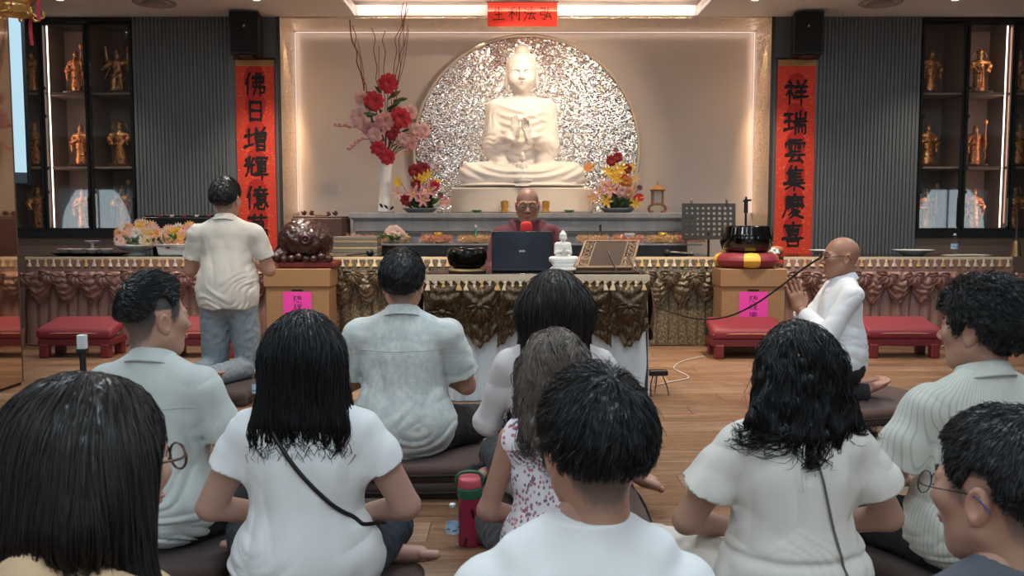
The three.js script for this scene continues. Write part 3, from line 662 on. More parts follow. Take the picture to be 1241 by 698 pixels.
function tableBouquet(label, x, seed, warm) {
  reseed(seed);
  const a = thing('flower_arrangement', label, 'flower arrangement', [x, 1.133, -8.78]);
  part('dish', (() => { const g = lathe([[0.0001, 0], [0.12, 0], [0.165, 0.038], [0.172, 0.045], [0.155, 0.045], [0.1, 0.02], [0.0001, 0.02]], 40); g.scale(1, 1, 0.6); return g; })(), std(new THREE.Color(0.16, 0.19, 0.22), 0.3), a);
  for (let i = 0; i < 46; i++) { const t = rnd() * 6.28, r = rr(0.0, 0.11); leaf([Math.cos(t) * r, 0.035 + rr(0, 0.08), Math.sin(t) * r * 0.6 + 0.01], [Math.cos(t) * 0.7, rr(0.2, 1), Math.sin(t) * 0.5 + 0.3], rr(0.07, 0.12), a); }
  const list = warm;
  for (const [k, c, fx, fy, fz, s] of list) {
    flower(k, FM[c], s, [fx, fy, fz], [fx * 3, fy * 0.8, 0.7], a);
    part('stem', tube([[fx * 0.2, 0.05, 0], [fx * 0.6, fy * 0.6, fz * 0.6], [fx, fy - 0.005, fz - 0.015]], 0.003, 8, 4), stemMat, a);
  }
}
tableBouquet('low bouquet of pink lilies and yellow and dark red blooms left of the statue', -0.885, 5, [
  ['lily', 'pink', -0.05, 0.185, 0.13, 0.17], ['lily', 'pink', 0.09, 0.21, 0.12, 0.17], ['lily', 'pale', -0.20, 0.19, 0.08, 0.15], ['lily', 'pink', 0.04, 0.12, 0.14, 0.14], ['anthurium', 'yellow', -0.21, 0.34, 0.05, 0.14], ['lily', 'yellow', 0.04, 0.33, 0.1, 0.12], ['lily', 'yellow', 0.09, 0.36, 0.08, 0.11], ['lily', 'yellow', -0.01, 0.31, 0.11, 0.11], ['anthurium', 'yellow', 0.20, 0.31, 0.06, 0.12], ['peony', 'crimson', -0.04, 0.40, 0.04, 0.14], ['peony', 'crimson', 0.04, 0.42, 0.03, 0.13], ['peony', 'crimson', -0.02, 0.28, 0.1, 0.12], ['peony', 'crimson', -0.12, 0.12, 0.1, 0.12], ['bud', 'pale', 0.17, 0.42, 0.03, 0.09], ['peony', 'red', 0.15, 0.255, 0.09, 0.10], ['bud', 'mauve', 0.0, 0.47, 0.0, 0.1], ['bud', 'mauve', -0.09, 0.43, 0.0, 0.1], ['lily', 'pink', 0.24, 0.10, 0.06, 0.12], ['bud', 'mauve', 0.2, 0.17, 0.08, 0.12]]);
tableBouquet('low bouquet of yellow and orange blooms with a red anthurium right of the statue', 1.015, 8, [
  ['lily', 'pink', -0.085, 0.225, 0.13, 0.18], ['lily', 'yellow', -0.04, 0.37, 0.09, 0.14], ['lily', 'yellow', 0.02, 0.42, 0.07, 0.14], ['lily', 'yellow', -0.10, 0.40, 0.06, 0.12], ['lily', 'yellow', -0.02, 0.32, 0.11, 0.14], ['anthurium', 'yellow', 0.15, 0.47, 0.03, 0.13], ['peony', 'crimson', -0.06, 0.50, 0.0, 0.11], ['peony', 'crimson', 0.0, 0.53, 0.0, 0.10], ['peony', 'crimson', 0.09, 0.42, 0.02, 0.10], ['bud', 'mauve', -0.02, 0.60, 0.0, 0.10], ['peony', 'orange', 0.07, 0.30, 0.1, 0.13], ['anthurium', 'red', 0.09, 0.31, 0.11, 0.14], ['anthurium', 'red', 0.25, 0.15, 0.08, 0.16], ['anthurium', 'orange', -0.24, 0.46, 0.04, 0.14], ['lily', 'pale', -0.18, 0.2, 0.08, 0.13], ['lily', 'peach', -0.23, 0.14, 0.07, 0.13], ['lily', 'yellow', -0.12, 0.11, 0.12, 0.13], ['lily', 'yellow', 0.16, 0.09, 0.11, 0.12], ['peony', 'peach', 0.09, 0.19, 0.11, 0.13], ['lily', 'cream', 0.16, 0.33, 0.07, 0.12], ['bud', 'mauve', 0.2, 0.24, 0.06, 0.11], ['lily', 'pale', -0.13, 0.28, 0.1, 0.12], ['peony', 'pale', 0.03, 0.2, 0.12, 0.11]]);
{ // small wooden shrine lantern
  const a = thing('wooden_lantern', 'small wooden lantern with a pagoda roof on the right end of the altar', 'lantern', [1.40, 1.133, -8.78], -0.05);
  const w = std(new THREE.Color(0.30, 0.13, 0.055), 0.45), w2 = std(new THREE.Color(0.50, 0.22, 0.07), 0.45);
  part('roof', put(new THREE.CylinderGeometry(0.012, 0.098, 0.05, 4, 4).toNonIndexed(), 0, 0.245, 0, 0, Math.PI / 4, 0), w2, a);
  part('roof_edge', put(new THREE.CylinderGeometry(0.098, 0.09, 0.012, 4, 1), 0, 0.216, 0, 0, Math.PI / 4, 0), w, a);
  part('finial', lathe([[0.0001, 0.31], [0.004, 0.30], [0.012, 0.285], [0.006, 0.275], [0.014, 0.265], [0.0001, 0.265]], 12), w2, a);
  for (const [x, z] of [[-1, -1], [1, -1], [-1, 1], [1, 1]]) part('post', box(x * 0.05 - 0.007, x * 0.05 + 0.007, 0.08, 0.212, z * 0.04 - 0.007, z * 0.04 + 0.007, 0.003), w, a);
  part('panel', box(-0.036, 0.036, 0.095, 0.2, 0.036, 0.039, 0.001), std(0xa9a39a, 0.5), a);
  part('panel', box(-0.046, 0.046, 0.09, 0.205, -0.038, -0.034, 0.001), w, a);
  part('tray', box(-0.062, 0.062, 0.072, 0.088, -0.055, 0.055, 0.004), w, a);
  for (const s of [-1, 1]) for (const z of [-0.04, 0.04]) part('leg', tube([[s * 0.045, 0.075, z], [s * 0.074, 0.062, z], [s * 0.078, 0.025, z], [s * 0.052, 0.004, z], [s * 0.044, 0.018, z]], 0.011, 14, 6), w, a);
}
// small offerings on the altar top
{
  const glass = phys(new THREE.Color(0.85, 0.45, 0.05), 0.15, { transmission: 0.5, thickness: 0.02, clearcoat: 1 });
  for (const [x, l] of [[-0.07, 'amber glass oil lamp on the altar left of the monk'], [0.32, 'amber glass oil lamp on the altar right of the monk']]) {
    const t = thing('oil_lamp', l, 'oil lamp', [x, 1.133, -8.66]);
    part('glass_body', lathe([[0.0001, 0], [0.034, 0], [0.038, 0.01], [0.03, 0.04], [0.036, 0.05], [0.037, 0.105], [0.033, 0.108], [0.03, 0.055], [0.0001, 0.05]], 20), glass, t);
    part('lid', lathe([[0.0001, 0.118], [0.02, 0.114], [0.036, 0.106], [0.0001, 0.105]], 20), std(new THREE.Color(0.7, 0.42, 0.1), 0.3, { metalness: 1 }), t);
  }
  for (const [x, l] of [[-0.335, 'little green dish on the altar left of the monk'], [0.545, 'little green dish on the altar right of the monk']]) {
    const t = thing('small_dish', l, 'dish', [x, 1.133, -8.66]);
    part('dish', lathe([[0.0001, 0.0], [0.03, 0], [0.05, 0.022], [0.053, 0.028], [0.045, 0.024], [0.0001, 0.012]], 20), std(new THREE.Color(0.12, 0.28, 0.16), 0.3), t);
    part('foot', lathe([[0.0001, 0], [0.03, 0], [0.03, 0.004]], 16), std(new THREE.Color(0.3, 0.24, 0.16), 0.4), t);
  }
}

// ------------------------------------------------------------------ cloths
const satinBump = field(256, 256, (u, v) => 0.5 + 0.5 * noise(u * 160, v * 6, 3));
const pinkSatin = phys(new THREE.Color(0.27, 0.135, 0.105), 0.36, { sheen: 0.35, sheenColor: new THREE.Color(0.6, 0.4, 0.33), sheenRoughness: 0.5, bumpMap: satinBump, bumpScale: 0.0004, side: THREE.DoubleSide });
const brocadeTex = field(512, 512, (u, v) => {
  const cell = (a, b) => { const p = ((u * 3 + a) % 1) - 0.5, q = ((v * 2 + b) % 1) - 0.5, r = Math.hypot(p, q * 1.2), t = Math.atan2(q, p); return Math.sin(t * 6 + r * 16) * 0.5 + Math.cos(r * 34) * 0.5 - r * 1.4; };
  const m = Math.max(cell(0, 0), cell(0.5, 0.5)) + 0.5 * noise(u * 22, v * 22, 5);
  const t = sstep(-0.1, 0.25, m), w = 0.85 + 0.15 * noise(u * 150, v * 150, 1);
  return mix3([0.40 * w, 0.345 * w, 0.265 * w], [0.62 * w, 0.55 * w, 0.44 * w], t);
}, [2.6, 2.0], true);
const brocade = phys(0xffffff, 0.45, { map: brocadeTex, metalness: 0.15, sheen: 0.4, sheenColor: new THREE.Color(0.5, 0.4, 0.3), bumpMap: satinBump, bumpScale: 0.0005, side: THREE.DoubleSide });
const brocadeDark = phys(0xb5a080, 0.36, { map: brocadeTex, metalness: 0.3, sheen: 0.3, sheenColor: new THREE.Color(0.5, 0.4, 0.3), bumpMap: satinBump, bumpScale: 0.0005, side: THREE.DoubleSide });
const blueSkirt = phys(new THREE.Color(0.47, 0.52, 0.56), 0.6, { sheen: 0.5, sheenColor: new THREE.Color(0.7, 0.8, 0.9), side: THREE.DoubleSide });
const trimCream = std(new THREE.Color(0.66, 0.52, 0.33), 0.7), trimGold = std(new THREE.Color(0.52, 0.33, 0.14), 0.6), trimPale = std(new THREE.Color(0.56, 0.46, 0.34), 0.7);
const tableTopMat = std(0x15100e, 0.12), woodRed = std(new THREE.Color(0.12, 0.045, 0.03), 0.35);

// pleated curtain along x, from yTop down to yBot; front at z = 0, towards +z
function pleats(x0, x1, yTop, yBot, n, amp, seed, flare = 0.03) {
  return sheet(n * 10, 14, (u, v) => {
    const k = u * n, ph = k + 0.18 * noise(k * 0.7, v * 1.2, seed), s = Math.pow(Math.abs(Math.sin(ph * Math.PI)), 0.6);
    const a = amp * (0.55 + 0.6 * v) * (0.75 + 0.35 * noise(Math.floor(ph) * 3.1, seed, 2));
    return [lerp(x0, x1, u) + 0.012 * noise(k, v * 2, seed + 4) * v, lerp(yTop, yBot, v), a * s + flare * v];
  }, (x1 - x0) * 1.6, yTop - yBot);
}
// one balloon swag: gathered at both upper corners, bowed folds between, its lower edge hanging
function swag(w, h, depth, folds, seed) {
  return sheet(26, 26, (u, v) => {
    const s = u * 2 - 1, sag = 1 - s * s, y = -h * v * (0.34 + 0.66 * Math.pow(sag, 0.7));
    const g = Math.abs(Math.sin(Math.PI * folds * (v + 0.10 * noise(s * 1.5, v * 2, seed))));
    const pin = Math.sin(Math.PI * u);
    const z = depth * (0.28 + 0.72 * Math.pow(pin, 0.7)) * (0.35 + 0.65 * Math.sin(Math.PI * Math.min(1, 0.12 + v * 0.92))) + 0.016 * g * (0.4 + pin) + 0.004 * noise(s * 4, v * 5, seed + 2);
    return [s * w / 2 * (1 - 0.06 * v), y, z];
  }, w * 1.2, h * 1.2);
}
// gathered rosette of cloth with two loops and two tails
function bowKnot(sz, seed) {
  const l = [];
  for (let k = 0; k < 5; k++) {
    const a = -0.9 + k * 0.45, tail = Math.abs(k - 2) < 2;
    l.push(sheet(6, 10, (u, v) => {
      const sp = (u - 0.5) * (0.25 + 0.75 * Math.sin(Math.PI * Math.min(1, v * 0.85))) * 0.55, len = v * (tail ? 1 : 0.8), dir = a * 1.5;
      return [sz * (Math.sin(dir) * len + Math.cos(dir) * sp), -sz * (Math.cos(dir) * len - Math.sin(dir) * sp * 0.8) , sz * (0.30 * Math.sin(Math.PI * v) + 0.10 * Math.cos(u * 12 + seed) + 0.05)];
    }, sz, sz));
  }
  l.push(ball(0, -0.005, sz * 0.22, sz * 0.2, sz * 0.16, sz * 0.16, 10));
  return l;
}
const tasselGeo = merge([lathe([[0.0001, 0.036], [0.004, 0.035], [0.0065, 0.029], [0.004, 0.024], [0.006, 0.02], [0.0125, 0.004], [0.013, 0], [0.0001, 0]], 10)]);
function tassels(x0, x1, n, y, z, parent, sz = 1) {
  for (let i = 0; i < n; i++) { const m = part('tassel', tasselGeo, [trimCream, trimPale, trimGold][(i * 7 + (i >> 2)) % 3], parent); m.position.set(lerp(x0, x1, (i + 0.5) / n), y - 0.036 * sz, z); m.scale.set(sz, sz, sz * 0.8); }
}
function trimBand(x0, x1, y0, y1, z, n) {   // band whose lower edge is cut in points
  const l = [box(x0, x1, y0, y1, z - 0.003, z + 0.004, 0.002)], w = (x1 - x0) / n;
  for (let i = 0; i < n; i++) { const s = new THREE.Shape(); s.moveTo(x0 + i * w, y0 + 0.002); s.lineTo(x0 + (i + 0.5) * w, y0 - w * 0.42); s.lineTo(x0 + (i + 1) * w, y0 + 0.002); l.push(new THREE.ExtrudeGeometry(s, { depth: 0.004, bevelEnabled: false }).translate(0, 0, z - 0.002)); }
  return l;
}
function tableBody(t, x0, x1, z1, h) {        // dark glossy top and four legs behind the cloth
  part('tabletop', box(x0, x1, h - 0.03, h, -z1, 0.0, 0.006, 2), tableTopMat, t);
  for (const x of [x0 + 0.06, x1 - 0.06]) for (const z of [-0.08, -z1 + 0.06]) part('leg', box(x - 0.025, x + 0.025, 0, h - 0.03, z - 0.025, z + 0.025, 0.004), woodRed, t);
}
// long back tables with balloon swags
function swagTable(name, label, x, w, mat, swW, seed, rowY, knots) {
  const t = thing(name, label, 'table', [x, 0, -7.72]), X = w / 2;
  tableBody(t, -X, X, 0.62, 0.757);
  part('table_skirt', [pleats(-X - 0.01, X + 0.01, 0.70, 0.008, Math.round(w / 0.085), 0.035, seed, 0.035), put(pleats(0, 0.6, 0.70, 0.008, 7, 0.03, seed + 1), X + 0.012, 0, 0, 0, Math.PI / 2, 0), put(pleats(-0.6, 0, 0.70, 0.008, 7, 0.03, seed + 2), -X - 0.012, 0, 0, 0, -Math.PI / 2, 0)], mat, t);
  const n = Math.round(w / swW), sw = w / n;
  for (let i = 0; i < n; i++) {
    const m = part('swag', swag(sw * 1.06, 0.27 + 0.03 * noise(i, seed, 3), 0.075, 4 + (i % 2), seed + i), mat, t); m.position.set(-X + (i + 0.5) * sw, rowY, 0.028);
  }
  const knot = merge(bowKnot(0.115, seed));
  for (let i = 0; i <= n; i++) { const m = part('bow', knot, mat, t); m.position.set(-X + i * sw, rowY - knots + 0.02 * noise(i * 3, seed, 9), 0.085); m.rotation.z = 0.25 * noise(i * 2.3, seed, 1); }
  part('upper_band', sheet(Math.round(w / 0.012), 5, (u, v) => { const k = u * w / swW; return [lerp(-X - 0.004, X + 0.004, u), 0.735 - 0.12 * v, 0.02 + 0.022 * v + 0.010 * Math.pow(Math.abs(Math.sin(k * Math.PI)), 0.4) + 0.003 * noise(u * 60, v * 3, seed)]; }, w, 0.14), mat, t);
  part('trim_band', trimBand(-X - 0.006, X + 0.006, 0.732, 0.757, 0.022, Math.round(w / 0.068)), trimCream, t);
  tassels(-X, X, Math.round(w / 0.068), 0.735, 0.036, t, 1.75);
  return t;
}
swagTable('offering_table', 'long table in rose satin with tassel trim at the left, holding the flower baskets', -3.095, 2.06, pinkSatin, 0.235, 11, 0.635, 0.02);
swagTable('offering_table', 'long table in grey gold brocade with tassel trim in the middle, before the altar', 0.105, 3.29, brocade, 0.20, 31, 0.625, 0.0);
swagTable('offering_table', 'long table in rose satin with tassel trim at the right, behind the kneeling bald man', 3.275, 1.93, pinkSatin, 0.225, 51, 0.635, 0.02);
{ // table of the speaker
  const t = thing('speaker_table', 'small table in front with a bronze brocade valance over a pale blue pleated skirt', 'table', [0.14, 0, -5.36]), X = 0.655;
  tableBody(t, -X, X, 0.56, 0.762);
  part('table_skirt', [pleats(-X, X, 0.70, 0.006, 16, 0.022, 71, 0.012), put(pleats(0, 0.54, 0.70, 0.006, 8, 0.022, 72, 0.012), X, 0, 0, 0, Math.PI / 2, 0), put(pleats(-0.54, 0, 0.70, 0.006, 8, 0.022, 73, 0.012), -X, 0, 0, 0, -Math.PI / 2, 0)], blueSkirt, t);
  // jabots: panels of brocade whose lower edge runs in points, cinched with bows
  const n = 6, w = 2 * X / n;
  for (let i = 0; i < n; i++) {
    const g = sheet(22, 26, (u, v) => {
      const s = u * 2 - 1, bot = 0.265 + 0.115 * (i % 2 ? 1 - Math.abs(s) : Math.abs(s)) + 0.02 * noise(s * 3, i, 2), y = 0.70 - bot * v;
      const f = Math.abs(Math.sin(Math.PI * (2.5 * s + 0.6 * noise(v * 2.5, i * 3, s)))), c = Math.abs(Math.sin(Math.PI * 4.5 * (v + 0.22 * s * s)));
      const cinch = Math.exp(-Math.pow((v - 0.45) * 5, 2));
      return [s * w * 0.54 * (1 - 0.10 * cinch), y, 0.034 + 0.016 * f * (0.4 + v) + 0.022 * c * (1 - v * 0.6) * (1 - s * s) + 0.035 * Math.sin(Math.PI * Math.min(1, v * 1.9)) * (1 - s * s)];
    }, w * 1.3, 0.5);
    part('jabot', g, brocadeDark, t).position.set(-X + (i + 0.5) * w, 0, 0);
    const m = part('bow', bowKnot(0.105, i), brocadeDark, t); m.position.set(-X + (i + 0.5) * w, i % 2 ? 0.585 : 0.55, 0.085); m.rotation.z = rr(-0.2, 0.2);
  }
  for (const s of [-1, 1]) {
    const side = part('side_valance', sheet(30, 16, (u, v) => [(u - 0.5) * 0.56, 0.70 - v * (0.25 + 0.1 * Math.abs(Math.sin(u * 9))), 0.02 + 0.02 * Math.abs(Math.sin(u * 16)) * (0.5 + v) + 0.02 * Math.sin(v * 3)], 0.8, 0.4), brocadeDark, t);
    side.position.set(s * X, 0, -0.28); side.rotation.y = s * Math.PI / 2;
    const tr = part('trim_band', trimBand(-0.29, 0.29, 0.715, 0.748, 0.004, 10), trimPale, t); tr.position.set(s * (X + 0.012), 0, -0.28); tr.rotation.y = s * Math.PI / 2;
  }
  part('upper_band', box(-X - 0.006, X + 0.006, 0.60, 0.735, 0, 0.03, 0.004), brocadeDark, t);
  part('trim_band', trimBand(-X - 0.012, X + 0.012, 0.722, 0.758, 0.034, 29), trimPale, t);
  tassels(-X, X, 29, 0.722, 0.048, t, 1.6);
}
// ------------------------------------------------------------------ boxes with pink papers, red kneelers
const cardTex = field(256, 256, (u, v) => { const n = tiled(u, v, 30), k = 0.5 + 0.5 * Math.sin(u * 6.283 * 40); return mix3([0.56, 0.42, 0.29], [0.63, 0.49, 0.345], n * 0.6 + k * 0.12); }, [1.5, 1.5], true);
const cardMat = std(0xffffff, 0.85, { map: cardTex });
const pinkPaper = std(0xffffff, 0.75, { map: texture(256, 512, (c, w, h) => {
  c.fillStyle = '#e23fa6'; c.fillRect(0, 0, w, h); c.fillStyle = '#4a1244';
  ['sui', 'yuan', 'le', 'juan'].forEach((k, i) => brush(c, CHARS[k], w * 0.36, h * (0.09 + i * 0.185), w * 0.30, h * 0.155, 8));
}) });
for (const [x, label] of [[-1.725, 'brown cardboard donation box with a pink paper under the wooden fish drum'], [1.94, 'brown cardboard donation box with a pink paper under the black bowl drum']]) {
  const t = thing('donation_box', label, 'cardboard box', [x, 0, -7.27]);
  part('box_body', box(-0.255, 0.255, 0, 0.57, -0.30, 0.0, 0.006), cardMat, t);
  part('box_lid', box(-0.268, 0.268, 0.535, 0.678, -0.305, 0.012, 0.006), cardMat, t);
  part('slot', box(-0.045, 0.045, 0.50, 0.512, -0.01, 0.0022, 0.001), std(0x140d08, 0.9), t);
  const p = part('pink_paper', sheet(6, 10, (u, v) => [lerp(-0.115, 0.115, u), lerp(0.495, 0.14, v), 0.004 + 0.002 * Math.sin(v * 5)], 1, 1), pinkPaper, t);
  p.material.side = THREE.DoubleSide;
}
const redCloth = phys(new THREE.Color(0.20, 0.016, 0.028), 0.6, { sheen: 0.5, sheenColor: new THREE.Color(0.6, 0.1, 0.12), bumpMap: field(256, 256, (u, v) => tiled(u, v, 70), [4, 4]), bumpScale: 0.0006 });
const redWood = std(new THREE.Color(0.16, 0.018, 0.024), 0.35), piping = std(new THREE.Color(0.45, 0.22, 0.10), 0.5);
let kneeler;
for (const [x, z, label] of [[-3.40, -6.98, 'dark red kneeling stool at the far left in front of the rose satin table'], [-2.43, -6.98, 'dark red kneeling stool behind the kneeling man in jeans'], [1.84, -6.93, 'dark red kneeling stool in front of the right cardboard box'], [3.05, -6.98, 'dark red kneeling stool right of the kneeling bald man']]) {
  if (kneeler) { copyOf(kneeler, label, [x, 0, z]); continue; }
  kneeler = thing('kneeling_stool', label, 'stool', [x, 0, z]);
  part('cushion', (() => { const g = new RoundedBoxGeometry(0.60, 0.085, 0.34, 4, 0.035); const p = g.attributes.position; for (let i = 0; i < p.count; i++) { const z0 = p.getZ(i), x0 = p.getX(i); p.setX(i, x0 * (1 - 0.06 * (0.5 - z0 / 0.34))); p.setY(i, p.getY(i) + 0.222 - z0 * 0.21 + 0.010 * (1 - Math.pow(x0 / 0.3, 2)) * (1 - Math.pow(z0 / 0.17, 2))); } g.translate(0, 0, -0.17); g.computeVertexNormals(); return g; })(), redCloth, kneeler);
  part('piping', tube([[-0.295, 0.19, -0.012], [-0.1, 0.196, 0.002], [0.1, 0.196, 0.002], [0.295, 0.19, -0.012]], 0.004, 30, 6), piping, kneeler);
  part('frame', box(-0.285, 0.285, 0.095, 0.15, -0.32, -0.01, 0.008), redWood, kneeler);
  for (const sx of [-1, 1]) for (const z1 of [-0.035, -0.28]) part('leg', put(box(-0.035, 0.035, 0, 0.11, -0.035, 0.035, 0.01), sx * 0.24, 0, z1, 0, 0, sx * 0.03), redWood, kneeler);
}
// ------------------------------------------------------------------ things on the left table
{
  reseed(21);
  const cer = std(new THREE.Color(0.62, 0.64, 0.65), 0.25);
  const cols = ['peach', 'cream', 'pale', 'yellow', 'white', 'peach', 'pale', 'orange', 'cream'];
  const heap = (t, x0, x1, y0, y1, z0, z1, n) => {
    for (let i = 0; i < n; i++) {
      const u = rnd(), v = Math.sqrt(rnd()), x = lerp(x0, x1, u), y = lerp(y0, y1, v * Math.sin(Math.PI * (0.2 + 0.6 * u))), z = lerp(z1, z0, v);
      flower('daisy', FM[cols[Math.floor(rnd() * cols.length)]], rr(0.09, 0.125), [x, y, z], [(u - 0.5) * 1.2, 0.55 + v * 0.7, 0.9], t);
    }
    for (let i = 0; i < n * 0.6; i++) leaf([lerp(x0, x1, rnd()), y0 + rnd() * 0.06, lerp(z0, z1, rnd())], [rr(-1, 1), 0.5, rr(0, 1)], 0.07, t);
  };
  let t = thing('flower_bowl', 'white footed bowl heaped with peach and cream daisies on the left table', 'flower bowl', [-3.29, 0.757, -7.95]);
  part('bowl', lathe([[0.0001, 0], [0.075, 0], [0.078, 0.01], [0.05, 0.022], [0.045, 0.035], [0.12, 0.05], [0.165, 0.085], [0.17, 0.092], [0.15, 0.088], [0.0001, 0.07]], 40), cer, t);
  heap(t, -0.17, 0.17, 0.09, 0.285, -0.08, 0.10, 34);
  t = thing('flower_basket', 'white basket filled with peach and pink daisies on the left table', 'flower basket', [-2.88, 0.757, -7.92]);
  const weave = std(new THREE.Color(0.60, 0.57, 0.54), 0.6, { bumpMap: field(256, 128, (u, v) => 0.5 + 0.5 * Math.sin(u * 6.283 * 24) * Math.sin(v * 6.283 * 9)), bumpScale: 0.004 });
  part('basket', (() => { const g = box(-0.19, 0.19, 0, 0.095, -0.1, 0.1, 0.02, 3), p = g.attributes.position, uv = g.attributes.uv; for (let i = 0; i < p.count; i++) { p.setX(i, p.getX(i) * (0.9 + p.getY(i) * 1.3)); uv.setXY(i, uv.getX(i) * 2.5, uv.getY(i) * 8); } return g; })(), weave, t);
  part('rim', tube([[-0.2, 0.095, 0.1], [0.2, 0.095, 0.1], [0.2, 0.095, -0.1], [-0.2, 0.095, -0.1], [-0.2, 0.095, 0.1]], 0.008, 60, 6), weave, t);
  part('red_seal', box(-0.1, -0.065, 0.068, 0.08, 0.098, 0.108, 0.002), std(0x7c1420, 0.5), t);
  heap(t, -0.2, 0.2, 0.09, 0.265, -0.08, 0.10, 38);
  // lacquer tray with saucers
  t = thing('lacquer_tray', 'dark lacquer tray under the small plates on the left table', 'tray', [-3.69, 0.757, -7.93]);
  part('tray', (() => { const g = lathe([[0.0001, 0], [0.18, 0], [0.22, 0.018], [0.232, 0.024], [0.215, 0.022], [0.18, 0.008], [0.0001, 0.008]], 40); g.scale(1.5, 1, 0.55); return g; })(), std(0x0d0808, 0.2), t);
  let plate;
  for (const [x, z, label] of [[-3.78, -7.88, 'white saucer of pink sweets, second from the left on the lacquer tray'], [-3.64, -7.87, 'white saucer in the middle of the lacquer tray'], [-3.52, -7.88, 'white saucer at the right end of the lacquer tray, beside the flower bowl'], [-3.90, -7.92, 'white saucer at the left end of the lacquer tray']]) {
    if (!plate) {
      plate = thing('saucer', label, 'saucer', [x, 0.782, z], 0, 'saucers on the lacquer tray');
      part('plate', lathe([[0.0001, 0], [0.035, 0], [0.055, 0.03], [0.062, 0.036], [0.05, 0.03], [0.03, 0.01], [0.0001, 0.01]], 24), cer, plate);
      for (const [a, b] of [[0, 0], [0.022, 0.01], [-0.02, 0.012], [0.002, -0.02]]) part('sweet', ball(a, 0.026, b, 0.015, 0.012, 0.015, 8), std(new THREE.Color(0.6, 0.22, 0.22), 0.6), plate);
    } else copyOf(plate, label, [x, 0.782, z]);
  }
  t = thing('stemmed_dish', 'small white stemmed dish rising above the saucers', 'dish', [-3.71, 0.782, -8.03]);
  part('dish', lathe([[0.0001, 0], [0.035, 0], [0.02, 0.02], [0.012, 0.07], [0.03, 0.085], [0.06, 0.097], [0.064, 0.102], [0.0001, 0.092]], 24), cer, t);
  // black case and the folded stand behind the flowers
  t = thing('black_case', 'long black instrument case lying behind the flower basket', 'case', [-2.93, 0.757, -8.19]);
  part('case_body', box(-0.36, 0.34, 0.235, 0.335, -0.1, 0.1, 0.012, 2), std(0x0d0e12, 0.35), t);
  part('case_lid', box(-0.33, 0.28, 0.335, 0.352, -0.09, 0.09, 0.006), std(0x181418, 0.3), t);
  part('shelf', box(-0.36, 0.46, 0.20, 0.233, -0.11, 0.12, 0.006), std(0x14100e, 0.3), t);
  for (const s of [-1, 1]) part('support', box(s * 0.3 + 0.04 - 0.02, s * 0.3 + 0.04 + 0.02, 0, 0.2, -0.08, 0.08, 0.004), std(0x14100e, 0.4), t);
  for (let i = 0; i < 5; i++) part('clasp', box(-0.22 + i * 0.11, -0.19 + i * 0.11, 0.335, 0.356, 0.06, 0.1, 0.003), std([0x8a2a3a, 0xb9b4b0][i % 2], 0.4), t);
  t = thing('gold_cup', 'small golden cup at the right end of the left table, beside the kneeling man', 'cup', [-2.60, 0.757, -7.80]);
  part('cup', lathe([[0.0001, 0], [0.025, 0], [0.012, 0.02], [0.035, 0.05], [0.037, 0.075], [0.03, 0.07], [0.0001, 0.04]], 20), std(new THREE.Color(0.72, 0.42, 0.12), 0.3, { metalness: 1 }), t);
  // right table: dishes, bottle, papers
  let d;
  for (const [x, z, label] of [[2.78, -7.95, 'wide white dish on the right table beside the hanging scroll'], [3.52, -7.97, 'wide white dish in the middle of the right table']]) {
    if (d) { copyOf(d, label, [x, 0.757, z]); continue; }
    d = thing('wide_dish', label, 'dish', [x, 0.757, z]);
    part('dish', (() => { const g = lathe([[0.0001, 0.0], [0.08, 0], [0.15, 0.038], [0.185, 0.05], [0.165, 0.04], [0.08, 0.012], [0.0001, 0.01]], 40); g.scale(1, 1, 0.75); return g; })(), std(new THREE.Color(0.68, 0.68, 0.68), 0.2), d);
    part('foot', lathe([[0.0001, -0.0], [0.06, 0], [0.06, 0.006]], 24), cer, d);
  }
  const pages = thing('paper_sheets', 'few loose white sheets lying at the right end of the right table', 'papers', [3.98, 0.757, -7.95]);
  for (let i = 0; i < 3; i++) part('sheet', put(box(-0.15, 0.15, i * 0.003, i * 0.003 + 0.002, -0.1, 0.1, 0), i * 0.03 - 0.03, 0, 0, 0, 0.1 * i, 0), std(0xb9b0a6, 0.8), pages);
}
